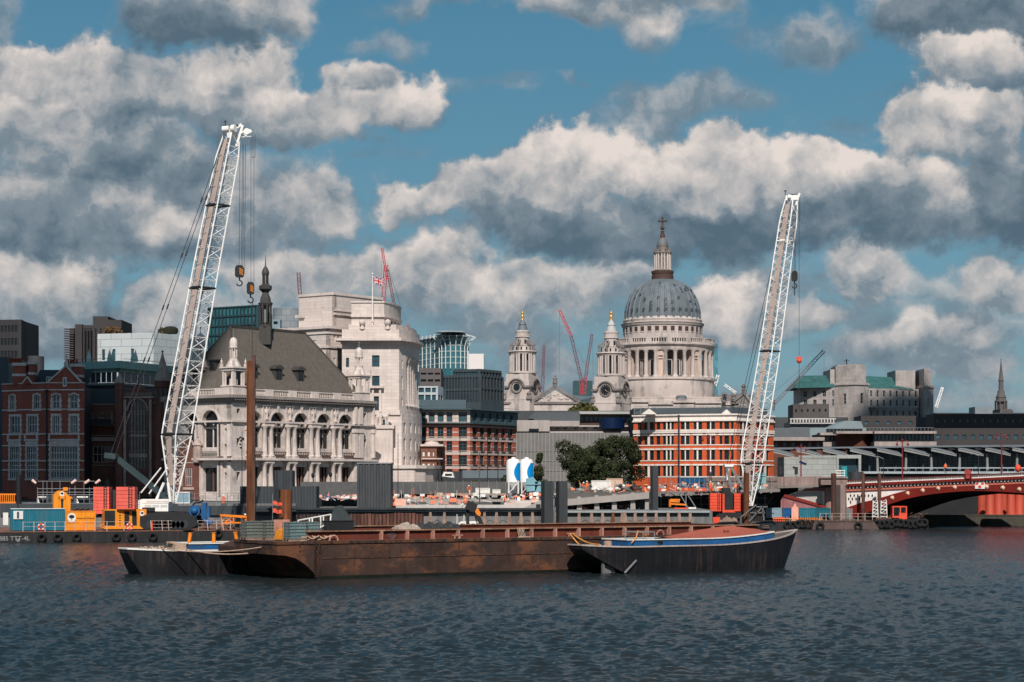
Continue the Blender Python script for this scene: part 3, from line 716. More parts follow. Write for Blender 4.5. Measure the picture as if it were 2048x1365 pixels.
m=M();m.beam(top+Vector((-1.2,0,.85)),top+Vector((.9,0,.95)),.35,.25);m.tube(top+Vector((-.9,0,.9)),top+Vector((-.9,0,1.5)),.06,6);m.box(top.x-1.05,top.x-.75,top.y-.1,top.y+.1,top.z+1.45,top.z+1.6);part('head_gear',m,DARK,cr)
m=M();m.tube(top+Vector((1.2,-.1,-.1)),top+Vector((1.9,-.1,.3)),.14,6);m.tube(top+Vector((1.3,-.1,-.6)),top+Vector((2.6,-.1,-.5)),.06,6)
m.tube(top+Vector((2.0,-.3,.15)),top+Vector((2.0,.2,.15)),.42,12);m.beam(top+Vector((1.7,-.1,-.35)),top+Vector((2.6,-.1,.3)),.25,.45);part('runner_sheave',m,CWHITE,cr)
tz=top.z
for px,z0,z1 in [(474,545,290),(479,545,290),(481.5,545,290),(485,545,290)]:
    m=M();m.tube((X(px,D1),D1+2,Z(z0,D1)),(X(px+2,D1),D1+2,Z(z1,D1+2)),.03,5);part('hoist_rope',m,WIRE,cr)
for px,z0,z1 in [(498,570,275),(504,570,268)]:
    m=M();m.tube((X(px,D1),D1+2,Z(z0,D1)),(X(px,D1),D1+2,Z(z1,D1)),.028,5);part('hoist_rope',m,WIRE,cr)
m=M();m.tube((X(506.5,D1),D1+2,Z(262,D1)),(X(506.5,D1),D1+2,Z(310,D1)),.02,5);m.tube((X(497.5,D1),D1+2,Z(310,D1)),(X(506.5,D1),D1+2,Z(310,D1)),.04,5);m.tube((X(500.5,D1),D1+2,Z(268,D1)),(X(500.5,D1),D1+2,Z(310,D1)),.02,5);part('limit_switch',m,WIRE,cr)
hook_block('main_hook_block',0,Z(552,D1),D1+2,479,1.15,'larger black hook block with orange chevrons under the tallest crane')
hook_block('small_hook_block',0,Z(586,D1),D1+2,501,.95,'smaller black hook block with orange chevrons above the rusty pile')
m=M()
for px in (500.5,502.5): m.tube((X(501.3,D1),D1+2,Z(606,D1)),(X(px,D1),D1+1.5,Z(716,D1)),.028,5)
m.tube((X(501.3,D1),D1+2,Z(600,D1)),(X(501.3,D1),D1+2,Z(640,D1)),.05,6)
single('lifting_sling',m,WIRE,(X(501,D1),D1+2,Z(606,D1)),'wire lifting sling from the small hook to the rusty pile','sling')
# gantry, pendants
g0=P(338,1000,D1);gt=P(229,913,D1+1)
m=M()
for dy in (-1.1,1.1): m.beam(g0+Vector((0,dy,0)),gt+Vector((0,dy*.8,0)),.45,.55)
for k in (.25,.5,.75,.97): m.tube(g0.lerp(gt,k)+Vector((0,-1,0)),g0.lerp(gt,k)+Vector((0,1,0)),.12,6)
m.beam(P(212,911,D1-.4),P(234,914,D1-.4),2.4,.7);part('gantry',m,CGREEN,cr)
m=M();m.tube(P(282,986,D1-1),P(322,936,D1-1),.1,6);m.tube(P(298,988,D1-.9),P(336,935,D1-.9),.1,6);m.tube(P(312,1002,D1-1),P(328,966,D1-1),.2,8);m.tube(P(341,1004,D1-1),P(336,966,D1-1),.2,8)
m.tube(P(313,1004,D1+1),P(327,968,D1+1),.14,8);part('foot_strut',m,CWHITE,cr)
for (a,b) in (((222,906),(443,290)),((231,908),(452,284))):
    A_,B_=P(*a,D1+.5),P(*b,D1+2.5);m=M();m.tube(A_,B_,.045,5)
    for k in (.12,.3,.47,.64,.82): m.tube(A_.lerp(B_,k-.008),A_.lerp(B_,k+.008),.12,6)
    part('pendant',m,WIRE,cr)
# house
x0,x1=X(283,D1-1),X(338,D1-1);zt,zb_=Z(999,D1-1),Z(1023,D1-1)
m=M();m.box(x0,x1,D1-1.6,D1+1.6,zb_,zt);m.box(x0+.2,x1+.1,D1-1.66,D1-1.6,zt-.5,zt+.04);m.box(X(272,D1),X(300,D1),D1+1.6,D1+3,zb_,zt-.1);part('machinery_house',m,CWHITE,cr)
text('house_lettering','THE GIANTS WITH MUSCLE',TR(x0+.75,D1-1.68,zt-.38),.235,mat('faded_red_lettering',(.35,.12,.12),.6),cr)
m=M()
for k in range(3): m.box(x0+.5+k*1.05,x0+1.4+k*1.05,D1-1.63,D1-1.6,zb_+.55,zt-.7)
for k in range(2): m.box(x1-.95,x1-.85,D1-1.64,D1-1.6,zt-.95-.3*k,zt-.8-.3*k)
part('service_door',m,mat('pale_grey_panel',(.5,.52,.5),.5,.1),cr)
m=M();m.box(x0+.2,x0+1.9,D1-1.68,D1-1.6,zb_,zb_+.5);m.box(x0+.2,x1+.3,D1-1.5,D1+1.5,zb_-.45,zb_-.02);part('slewing_base',m,DARK,cr)
for k in range(2):
    m=M()
    for i in range(8): m.tube((X(279,D1),D1-1.7,zb_+.3*i),(X(284,D1),D1-1.7,zb_+.3*i),.03,4)
    m.tube((X(279,D1),D1-1.7,zb_),(X(279,D1),D1-1.7,zb_+2.6),.03,4);m.tube((X(284,D1),D1-1.7,zb_),(X(284,D1),D1-1.7,zb_+2.6),.03,4)
part('ladder',m,GREY,cr)
def tracks(r,xa,xb,y0,z0,z1):
    for dy in (0,5):
        m=M();h=z1-z0;pts=[(xa,z0+h*.3),(xa+h*.5,z0),(xb-h*.5,z0),(xb,z0+h*.3),(xb-h*.1,z0+h*.75),(xb-h*1.0,z1),(xa+h*1.0,z1),(xa+h*.1,z0+h*.75)]
        m.slab(pts,y0+dy,y0+dy+1.1);part('crawler_track',m,DARK,r)
        m=M();n=9
        for i in range(n):
            x=xa+h*.7+(xb-xa-h*1.4)*i/(n-1);m.tube((x,y0+dy-.06,z0+h*.32),(x,y0+dy,z0+h*.32),h*.24,10)
        part('track_rollers',m,GREYD,r)
tracks(cr,X(284,D1),X(402,D1),D1-3.2,1.4,Z(1024,D1))
def ballast(r,px0,px1,py0,py1,D,side,slabs,ma):
    xa,xb,za,zb=X(px0,D),X(px1,D),Z(py1,D),Z(py0,D)
    for k in range(slabs):
        m=M();a=za+(zb-za)*k/slabs;m.box(xa,xb,D-1,D+1.2,a+.02,a+(zb-za)/slabs-.02)
        part('ballast_slab',m,ma,r)
    m=M();m.box(xa+(xb-xa)*.66,xa+(xb-xa)*.72,D-1.08,D-1.0,za+.2,zb+.1);m.box(xa+(xb-xa)*.84,xa+(xb-xa)*.88,D-1.08,D-1.0,za+.2,zb+.1)
    n=int((zb-za)/.32)
    for k in range(n): m.box(xa+(xb-xa)*.66,xa+(xb-xa)*.88,D-1.06,D-1.02,za+.3+.32*k,za+.34+.32*k)
    part('ladder',m,DARK,r)
ballast(cr,190,221,974,1028,D1-1.5,1,8,REDCW);ballast(cr,235.5,272,974,1019,D1-3.5,1,6,REDCW)
m=M();m.slab([(X(212,D1),Z(1020,D1)),(X(236,D1),Z(1020,D1)),(X(236,D1),Z(985,D1)),(X(226,D1),Z(980,D1)),(X(222,D1),Z(996,D1)),(X(212,D1),Z(1002,D1))],D1,D1+1.5)
m.box(X(195,D1),X(300,D1),D1,D1+1.4,Z(1033,D1),Z(1026,D1));part('ballast_carrier',m,GREYD,cr)
# ---- right crane
D2=318
c2=root('crawler_crane',(X(1480,D2),D2,1.2),'white lattice boom crane with two red ballast stacks right of the dome','crane')
cl,at,wd,cor,Lt,segs=boom(c2,[(1501,1012),(1504,916),(1536,726),(1556.5,580),(1583,398)],D2,4,2.75,1.95,e1,e2)
ks=[segs[0]*.35+(Lt-1-segs[0]*.35)*i/22 for i in range(23)]
m=M()
for a,b in zip(ks,ks[1:]):
    pa=cor(a,0).lerp(cor(a,1),.5);pb=cor(b,0).lerp(cor(b,1),.5);m.beam(pa,pb,.85,.1,(.62,.78,0));m.beam(pa+Vector((-.42,-.1,0)),pa+Vector((.42,-.1,0)),.06,.06)
part('walkway',m,TAN,c2)
for s in (Lt*.135,Lt*.5,Lt*.86):
    m=M();q=[cor(s,i) for i in range(4)]
    for i in range(4): m.tube(q[i],q[(i+1) % 4],.12,6)
    m.tube(q[0].lerp(q[1],.3),q[0].lerp(q[1],.7),.22,8);part('joint_clamp',m,DARK if s < Lt*.6 else CWHITE,c2)
m=M();ps=[cor(s,0).lerp(cor(s,1),.22)+Vector((0,-.16,0)) for s in ks[1:]];m.path(ps,.03,5);part('hose_line',m,WIRE,c2)
top=at(Lt)
m=M();m.beam(top+Vector((-1.0,0,.1)),top+Vector((1.0,0,.2)),.6,.8);m.beam(top+Vector((.7,0,-1)),top+Vector((1.3,0,.9)),.3,.3);m.tube(top+Vector((-.7,-.6,.2)),top+Vector((-.2,-.6,.2)),.4,12);part('boom_head',m,CWHITE,c2)
m=M();m.beam(top+Vector((-.6,0,.6)),top+Vector((.9,0,.6)),.3,.3);m.tube(top+Vector((-1,0,.5)),top+Vector((-1,0,1.3)),.06,6);m.box(top.x-1.2,top.x-.8,top.y-.1,top.y+.1,top.z+1.2,top.z+1.35);part('head_gear',m,DARK,c2)
for px,a,b in ((1586,546,420),(1589,546,405),(1598.3,712,395),(1591,546,420),(1600,443,395)):
    m=M();m.tube(P(px,a,D2+2),P(px,b,D2+2),.03,5);part('hoist_rope',m,WIRE,c2)
hook_block('hook_block',0,Z(560,D2),D2+2,1589,.95,'plain black hook block with long shackle beside the right crane boom',False)
r=root('ball_hook',P(1598.3,722,D2+2),'small red ball hook hanging far below the right boom tip','hook');x,z=X(1598.3,D2+2),Z(722,D2+2)
m=M();m.ball((x,D2+2,z),.42,8);m.box(x-.5,x+.5,D2+1.9,D2+2.1,z+.35,z+.6);part('ball_weight',m,REDP,r)
m=M();m.tube((x,D2+2,z-.3),(x,D2+2,Z(820,D2)),.04,5);part('tail_rope',m,WIRE,r)
for (a,b) in (((1453,933),(1574,400)),((1458,933),(1545,560))):
    m=M();m.tube(P(*a,D2+1),P(*b,D2+4),.045,5);part('pendant',m,WIRE,c2)
m=M()
for dy in (-1,1): m.beam(P(1491,984,D2+dy),P(1461,933,D2+dy),.35,.4);m.beam(P(1467,1000,D2+dy),P(1454,936,D2+dy),.3,.35)
part('gantry',m,mat('grey_green_gantry',(.16,.17,.17),.5,.2),c2)
m=M();m.box(X(1448,D2),X(1465,D2),D2-1.3,D2+1.3,Z(934,D2),Z(929.5,D2));m.box(X(1452,D2),X(1457,D2),D2-1,D2+1,Z(960,D2),Z(934,D2));part('gantry_head',m,CWHITE,c2)
ballast(c2,1419,1441,987,1023,D2-2,1,6,REDP);ballast(c2,1467,1487,987,1023,D2-2,1,6,REDP)
m=M();xs=[X(p,D2-1.5) for p in (1443,1465)]
m.box(xs[0],xs[1],D2-2.2,D2+1,Z(1020,D2),Z(985,D2));m.box(xs[0]+.3,xs[1]-.3,D2-1,D2+1,Z(985,D2),Z(976,D2));part('machinery_house',m,DARK,c2)
m=M();m.box(X(1441,D2),X(1445,D2),D2-3,D2-1,Z(1025,D2),Z(988,D2));m.box(X(1441,D2),X(1467,D2),D2-2.9,D2-1.1,Z(1025.5,D2),Z(1020,D2));part('ballast_frame',m,REDP,c2)
m=M();m.tube((X(1480,D2),D2-2.8,Z(985,D2)),(X(1480,D2),D2-2.8,Z(980,D2)),.35,10);part('exhaust',m,GREY,c2)
tracks(c2,X(1425,D2),X(1500,D2),D2-4.4,1.2,Z(1024.5,D2))
# ------------------------------------------------------------------ land
def tx(T,px,y=0):
    k=(px-1024)/F;return (k*(T[1][3]+T[1][1]*y)-T[0][3]-T[0][1]*y)/(T[0][0]-k*T[1][0])
def tz(T,px,py,y=0): return Z(py,T[1][3]+T[1][0]*tx(T,px,y)+T[1][1]*y)
def fb(m,T,a,b,c,d,y0,y1):          # box in frame T covering photo pixels a..b, c(top)..d(bottom) at local depth y0..y1
    m.T=T;mid=(a+b)/2;m.box(tx(T,a,y0),tx(T,b,y0),y0,y1,tz(T,mid,d,y0),tz(T,mid,c,y0));return m
def fp(T,px,py,y=0): return T @ Vector((tx(T,px,y),y,tz(T,px,py,y)))
LAND=mat('embankment_ground',(.12,.11,.10),.9,.25,.1)
m=M();m.grid(lambda u,v: (-900+964*u,345+(2600*v*v),5.0+11*min(1,2600*v*v/360)),6,14);m.grid(lambda u,v: (64+1300*u,425+(2520*v*v),7.4+8.6*min(1,2520*v*v/360)),6,14);structure('ground',m,LAND,label='city ground rising from the river bank',cat='ground')
WALLC=mat('river_wall_concrete',(.17,.17,.172),.8,.22,.3,streak=.35)
m=M();m.box(-110,X(592,303),303,345,-2,4.4);m.box(X(592,302),X(1425,302),302,345,-2,3.4);m.box(X(1425,302),63,345.2,346.5,-2,4.6)
m.box(X(1425,302),60,336,345.1,-2,3.2)
structure('embankment',m,WALLC,label='embankment river wall',cat='wall')
# ------------------------------------------------------------------ left pontoon
TP=frame(-70.7,252.2,28.6,9)
r=root('pontoon',TP @ Vector((0,0,0)),'dark steel work pontoon carrying the teal container and yellow machines','pontoon')
xe=tx(TP,478)
m=mm(TP);m.slab([(-4,-.4),(xe-1.0,-.4),(xe,.5),(xe,1.3),(-4,1.3)],0,24);part('hull',m,mat('pontoon_side',(.022,.022,.024),.7,.35,.4,streak=.4,dirt=(.07,.04,.03),dirt_amt=.6,dlo=.52),r)
m=mm(TP);m.box(-4,xe,-.06,24,1.303,1.4);part('deck_edge',m,mat('deck_edge_rust',(.20,.10,.07),.8,.4,2,dirt=(.08,.05,.04)),r)
text('hull_number','385 TTT-4L',TP @ TR(tx(TP,-2),-.03,.28),.78,mat('faded_white_lettering',(.3,.3,.3),.7),r,sx_=1.0)
m=mm(TP);m.box(tx(TP,33),tx(TP,39),-.03,-.01,.12,.5);part('draught_mark',m,GREY,r)
for i,(px,tilt) in enumerate(((115,0),(153,.1),(232,.2),(263,0),(305,.05),(83,0),(436,.3))):
    t=root('tyre_fender',fp(TP,px,1072),['worn tyre fender below the yellow box left edge','worn tyre fender below the yellow box right edge','tilted tyre fender left of the life ring','tyre fender just below the orange life ring','rightmost of the three grouped tyre fenders','half sunk tyre fender below the teal container','tyre fender hung high at the right end of the pontoon'][i],'tyre','tyres hung along the left pontoon')
    m=mm(TP @ TR(tx(TP,px),-.25,.62 if px < 400 else .95) @ RZ(tilt));m.torus((0,0,0),.42,.18,'y',18,8);part('tyre',m,TYRE,t)
    m=mm(TP);m.tube((tx(TP,px),-.1,.9),(tx(TP,px)+.1,-.03,1.4),.025,5);part('rope',m,DARK,t)
RAILM=mat('chipped_white_rail',(.6,.5,.45),.6,.2,3,dirt=(.4,.15,.08),dirt_amt=.6)
def railing(T,pxs,h,label,ma=RAILM,y=.25,base=None,wires=(.5,.95),r_=.045,lean=0):
    b=(1.4 if base is None else base);q=root('railing',T @ Vector((tx(T,pxs[0],y),y,b)),label,'railing')
    for p in pxs:
        m=mm(T);x=tx(T,p,y);m.tube((x,y,b),(x-lean,y,b+h),r_,6);part('post',m,ma,q)
    m=mm(T)
    for k in wires: m.path([(tx(T,p,y)-lean*k,y,b+h*k) for p in pxs],r_*.45,5)
    part('guard_wire',m,ma,q);return q
railing(TP,[46,68,90,110,130,150,172,190,214,248,258],1.25,'chipped white guard rail in front of the teal container')
railing(TP,[303,325,338,361,374,397,416,434,447,462],1.3,'rusty white guard rail toward the right end of the left pontoon',lean=.12,wires=(.3,.62,.97))
for i,(px,py,lb) in enumerate(((82,1056,'orange and white life ring in front of the teal container'),(259,1052,'orange life ring in front of the yellow generator'))):
    m=mm(TP @ TR(tx(TP,px,.1),.1,1.95));m.torus((0,0,0),.36,.11,'y',16,6);q=single('life_ring',m,[REDP],fp(TP,px,py,.1),lb,'life ring')
    m=mm(TP @ TR(tx(TP,px,.1),.1,1.95))
    for a in (.8,2.4,3.9,5.5): m.tube((.36*math.cos(a)-.08,0,.36*math.sin(a)),(.36*math.cos(a)+.08,0,.36*math.sin(a)),.13,8)
    part('band',m,WHITE,q)
m=mm(TP);m.lathe((tx(TP,304,.3),.3,1.4),[(.14,0),(.14,.9),(.06,1.1),(.06,1.2),(0,1.2)],10);single('gas_bottle',m,REDP,fp(TP,304,1060,.3),'red orange gas bottle standing by the left pontoon rail','bottle')
def corr(m,T,x0,x1,y,z0,z1,pitch=.28,dp=.05,back=.03):
    n=max(2,int((x1-x0)/pitch));s=(x1-x0)/n;pts=[]
    for i in range(n):
        a=x0+i*s;pts += [(a,y),(a+s*.35,y),(a+s*.5,y+dp),(a+s*.85,y+dp)]
    pts += [(x1,y),(x1,y+dp+back),(x0,y+dp+back)]
    m.T=T;m.prism(pts,z0,z1)
def container(T,x0,x1,y0,y1,z0,z1,ma,label,frame_m=None,cat='container',group=None):
    r=root('container',T @ Vector(((x0+x1)/2,y0,z0)),label,cat,group);fm=frame_m or ma
    m=mm(T);m.box(x0+.06,x1-.06,y0+.12,y1-.05,z0+.1,z1-.05);corr(m,T,x0+.1,x1-.1,y0+.04,z0+.12,z1-.1)
    part('body',m,ma,r)
    f=mm(T)
    for x in (x0,x1-.12):
        f.box(x,x+.12,y0,y0+.12,z0,z1);f.box(x,x+.12,y1-.12,y1,z0,z1)
    f.box(x0+.12,x1-.12,y0+.005,y0+.12,z0,z0+.13);f.box(x0+.12,x1-.12,y0+.005,y0+.12,z1-.12,z1-.005)
    for x in (x0+.02,x1-.1): f.box(x,x+.08,y0+.12,y1-.12,z1-.12,z1-.01);f.box(x,x+.08,y0+.12,y1-.12,z0,z0+.12)
    part('frame',f,fm,r)
    o=mm(T);o.box(x0-.02,x1+.02,y0-.02,y1+.02,z1,z1+.05);part('roof',o,WHITE if frame_m is None else fm,r)
    return r
TEAL=mat('teal_container_paint',(.012,.16,.23),.5,.12,.6,streak=.3,dirt=(.07,.11,.11),dirt_amt=.55,dlo=.5)
xa,xb=tx(TP,22,2),tx(TP,130,2)
cn=container(TP,xa,xb,2,4.6,1.5,4.25,TEAL,'long teal shipping container with a shuttered window on the left pontoon')
q=mm(TP);q.box(xa+.3,xa+1.5,1.9,2.0,2.95,4.0);q.box(xa-1.0,xa-.35,1.95,2.0,2.2,3.8);part('shutter',q,WHITE,cn)
q=mm(TP);q.box(xa+.72,xa+1.0,1.86,1.897,3.05,3.9);part('window_pane',q,glass('dark_glass'),cn)
# yellow box with badge
xa,xb=tx(TP,131,2),tx(TP,191,2)
yb=root('equipment_box',TP @ Vector((xa,2,1.4)),'yellow steel equipment box with round tree badge and dark lettering','machine')
m=mm(TP);m.box(xa,xb,2.05,4.6,1.5,3.95);part('body',m,YELLOW,yb)
m=mm(TP)
for x in (xa-.02,xb-.1): m.box(x,x+.12,1.99,2.1,1.45,4.0)
m.box(xa+.1,xb-.1,1.995,2.05,3.86,3.98);m.box(xa+.1,xb-.1,1.995,2.05,1.45,1.6);m.box(xa+.1,xb-.1,2.0,2.05,2.42,2.5);m.box((xa+xb)/2-.1,(xa+xb)/2+.5,2.0,2.05,1.6,2.42);part('frame',m,ORANGE,yb)
def badge(T,x,y,z,rr_,parent):
    m=mm(T @ TR(x,y,z));m.slab([(rr_*.85*math.cos(a*.3927),rr_*math.sin(a*.3927)) for a in range(16)],-.015,0);part('badge_disc',m,WHITE,parent)
    m=mm(T @ TR(x,y-.02,z));m.slab([(rr_*.6*math.cos(a*.785),rr_*.2+rr_*.4*math.sin(a*.785)) for a in range(8)],-.01,0);m.slab([(-.06*rr_,-.6*rr_),(.1*rr_,-.6*rr_),(.06*rr_,0),(-.04*rr_,0)],-.01,0);part('badge_tree',m,DARK,parent)
badge(TP,xa+.78,1.985,3.1,.62,yb)
text('box_lettering','Watson & Hillhouse',TP @ TR(xa+1.38,2.02,2.92),.30,DARK,yb,sx_=.93)
# yellow pointed machine
m=mm(TP);x0,x1,z1=tx(TP,107,6),tx(TP,141,6),tz(TP,125,982,6)
r=root('piling_power_head',TP @ Vector((x0,6,1.4)),'yellow gabled machine head with slot and round badge behind the container','machine')
m.slab([(x0,1.4),(x1,1.4),(x1,z1-.9),(x1-.5,z1-.3),(x1-1.0,z1),(x0+.6,z1),(x0,z1-.55)],6,7.6);part('casing',m,YELLOW,r)
badge(TP,(x0+x1)/2,5.98,z1-.42,.34,r)
m=mm(TP);c=(x0+x1)/2;m.slab([(c-.12,z1-2.4),(c+.14,z1-2.4),(c+.14,z1-1.5),(c+.22,z1-1.1),(c,z1-.98),(c-.2,z1-1.2),(c-.12,z1-1.5)],5.95,5.99)
for dx in (-.42,.35): m.box(c+dx,c+dx+.1,5.96,5.99,z1-1.15,z1-.75)
part('slot',m,DARK,r)
m=mm(TP);m.box(c+.15,c+.75,6,6.6,z1+.01,z1+.45);m.slab([(x1,z1-.7),(x1+.35,z1-1.0),(x1+.1,z1-1.0),(x1,z1-1.1)],6.1,6.5);part('top_lug',m,ORANGE,r)
m=mm(TP)
for k in range(3): m.tube(fp(TP,148+9*k,1020,3.0),fp(TP,163+7*k,1017-k,3.0),.22,8)
m.T=Matrix.Identity(4);m.v=[];m.f=[];m.mi=[];m.sm=[]
for k in range(3): m.tube(fp(TP,146+11*k,1020,3.0),fp(TP,158+10*k,1016,3.0),.24,8)
single('hydraulic_hose_coil',m,DARK,fp(TP,165,1020,3),'black hydraulic hoses lying on top of the yellow box','hose')
# yellow generator with grilles
xa,xb,z0,z1=tx(TP,208,1.5),tx(TP,293,1.5),1.6,4.15
gn=root('generator',TP @ Vector((xa,1.5,1.4)),'yellow generator with black grilles in front of the salmon ballast','generator')
m=mm(TP);m.box(xa,xb,1.55,4.2,z0,z1);m.box(xa,xa+5.1-.0,1.5,1.55,z0,z0+.3);part('body',m,YELLOW,gn)
for a,b,c,d in ((.05,1.42,.45,2.4),(2.62,3.25,.45,2.3),(3.6,4.2,.45,2.3)):
    m=mm(TP);m.box(xa+a,xa+b,1.5,1.55,z0+c,z0+d)
    for k in range(9): m.box(xa+a+.02,xa+b-.02,1.47,1.5,z0+c+.05+k*(d-c)/9,z0+c+.1+k*(d-c)/9)
    part('grille',m,DARK,gn)
m=mm(TP)
for k in range(6): m.box(xa+1.9,xa+2.2,1.52,1.55,z0+.4+.33*k,z0+.5+.33*k)
part('louvre',m,DARK,gn);badge(TP,xa+4.9,1.52,z1-.55,.34,gn)
m=mm(TP);m.torus((xa-.2,1.5,z0+.4),.25,.06,'y',12,5);part('lifting_ring',m,YELLOW,gn)
# blue vibro head, orange frame, worker
r=root('vibratory_hammer',fp(TP,400,1040,3),'bright blue vibrating pile hammer on the left pontoon','machine')
c=fp(TP,393,1022,3);m=M();m.tube(c+Vector((-.15,-.8,0)),c+Vector((-.15,.6,0)),.72,16);m.ball(c+Vector((-.15,-.8,0)),.5,8,.5);part('drum',m,BLUE,r)
m=M();m.box(c.x+.75,c.x+1.35,c.y-.6,c.y+.6,c.z-1.1,c.z+1.05);m.box(c.x+1.35,c.x+1.8,c.y-.4,c.y+.4,c.z-.9,c.z+.6);m.tube(c+Vector((1.2,-.7,-1.4)),c+Vector((2.2,-.7,-1.6)),.35,10);part('clamp_block',m,BLUE,r)
m=M();m.path([c+Vector((-.7,0,.5)),c+Vector((-.2,0,1.05)),c+Vector((.5,0,1.1)),c+Vector((.9,0,1.4))],.12,6);part('hose',m,DARK,r)
m=M();rr=random.Random(8)
for k in range(26):
    a=fp(TP,rr.uniform(440,492),rr.uniform(1033,1048),3+rr.random());b=a+Vector((rr.uniform(-1.1,1.1),rr.uniform(-.4,.4),rr.uniform(-.5,.5)));m.beam(a,b,.12,.12)
m.beam(fp(TP,440,1031,3),fp(TP,494,1034,3),.25,.3);m.beam(fp(TP,448,1046,3),fp(TP,490,1046,3),.2,.2)
for p in (442,466,492): m.beam(fp(TP,p,1032,3),fp(TP,p+2,1052,3),.14,.14)
single('lifting_gear',m,ORANGE,fp(TP,466,1050,3),'jumbled orange steel lifting frame at the pontoon right end','frame')
m=M();rr=random.Random(11)
for k in range(30):
    a=fp(TP,rr.uniform(320,470),rr.uniform(1050,1058),1+2*rr.random());b=a+Vector((rr.uniform(-1.5,1.5),.1,rr.uniform(-.2,.2)));m.tube(a,b,.1,5)
for k in range(8): m.box(*(lambda c: (c.x-.5,c.x+.5,c.y,c.y+.8,1.41,1.41+rr.uniform(.3,.9)))(fp(TP,300+22*k,1058,3.5)))
tag(single('deck_gear',m,mat('rust_brown_gear',(.12,.06,.045),.8,.5,2),fp(TP,400,1058,2),'rusty pipes and fittings lying along the left pontoon deck','deck gear'),kind='stuff')
pz=TP @ Vector((tx(TP,488,3.5),3.5,1.4));person(pz.x,pz.y,1.9,.5,BEND,HV,'worker in orange and white helmet bending by the orange frame')
# ------------------------------------------------------------------ rusty pile held by the crane and other piles
PILER=mat('orange_rust_pile',(.16,.055,.022),.8,.4,.3,streak=.5,dirt=(.42,.12,.06),dirt_amt=.5,dscale=.12,dlo=.55)
PILEB=mat('brown_rust_pile',(.085,.042,.032),.8,.3,.4,streak=.4,dirt=(.16,.07,.04),dirt_amt=.5)
PILEG=mat('dark_grey_pile',(.035,.04,.045),.6,.15,.3,streak=.25)
D=262
m=M();x0,x1=X(494,D),X(506,D);zt=Z(722,D)
m.box(x0,x1,D-.05,D+.12,-2,zt);m.box(x0,x0+.14,D-.5,D-.05,-2,zt-.05);
single('steel_pile',m,[PILER],(x0,D,0),'tall rusty orange steel pile hanging from the crane before the pale hall','pile')
o=C.objects[-1] if False else None
m=M();m.box(X(505.5,D),X(511,D),D-.55,D+.1,-2,Z(711,D));single('steel_pile',m,PILEB,(X(508,D),D,0),'darker brown pile flange standing tight beside the orange pile','pile')
def pile(px0,px1,py,D,ma,label,zb=-2,box=False,cap=None,group=None):
    m=M();cx,rr_=X((px0+px1)/2,D),(px1-px0)/2*D/F
    if box: m.prism([(cx-rr_,D),(cx-rr_*.45,D-rr_),(cx+rr_,D-rr_),(cx+rr_,D+rr_),(cx-rr_,D+rr_)],zb,Z(py,D))
    else: m.lathe((cx,D,0),[(rr_,zb),(rr_,Z(py,D)),(rr_*.9,Z(py,D)),(rr_*.9,Z(py,D)-.5),(0,Z(py,D)-.5)],20)
    r=single('pile',m,ma,(cx,D,max(zb,0)),label,'pile',group)
    if cap:
        m=M();m.lathe((cx,D,0),[(rr_*1.06,Z(py+cap,D)),(rr_*1.06,Z(py+cap-3,D))],20);part('band',m,PILER,r)
    return r
pile(557,584,980,297,PILER,'fat short rusty tube pile in front of the dark hoarding')
pile(1301,1316,932,305,PILEG,'single dark grey square pile left of the orange building works',box=True)
pile(1082,1107,963,300,PILEG,'left of the twin dark grey piles by the river wall',box=True)
pile(1112,1135,963,300,PILEG,'right of the twin dark grey piles by the river wall',box=True)
pile(32,43,950,303,mat('near_black_pile',(.012,.013,.016),.6),'near black tube pile in front of the gabled brick house')
pile(1487,1498,946,311,PILER,'orange brown tube pile just right of the red ballast',cap=60)
pile(1662,1672.5,947,327,PILEB,'brown tube pile with rusty cap left of the bridge pier',cap=6)
pile(1723,1730,947,331,PILEB,'thin dark brown pile in front of the white bridge lattice')
pile(1755,1762.5,947,329,PILEB,'thin dark brown pile standing at the white ladder frames')
# dark hoarding blocks and corrugated enclosure
HO=mat('dark_hoarding',(.045,.052,.06),.65,.15,.4,streak=.15)
def hoard(px0,px1,py0,py1,D,dp,label,pitch=.9,name='hoarding',ma=HO,top=False):
    m=M();xa,xb,za,zb=X(px0,D),X(px1,D),Z(py1,D),Z(py0,D);m.box(xa+.05,xb-.05,D+.25,D+dp,za,zb-.02)
    corr(m,Matrix.Identity(4),xa,xb,D,za,zb,pitch,.12)
    m.T=RZ(R(-90));
    m.T=Matrix(((0,1,0,xb),(-1,0,0,D+dp),(0,0,1,0),(0,0,0,1))) if False else Matrix.Identity(4)
    o=single(name,m,ma,((xa+xb)/2,D,za),label,name.replace('_',' '))
    if top:
        m=M();m.box(xa-.05,xb+.05,D-.05,D+dp,zb,zb+.18);part('cap',m,GREY,o)
    return o
hoard(480,550,973,1019,303.5,5,'dark grey site hoarding left of the fat rusty pile')
hoard(549,585,941,1019,304,4,'tallest dark hoarding block behind the fat rusty pile',.8)
hoard(585,633,973,1019,303.5,5,'dark grey site hoarding right of the fat rusty pile')
hoard(714,782,928,1021,306,6,'tall grey corrugated steel enclosure beside the pale hall',.75,'enclosure',mat('grey_corrugated',(.055,.06,.066),.6,.12,.4,streak=.3),True)
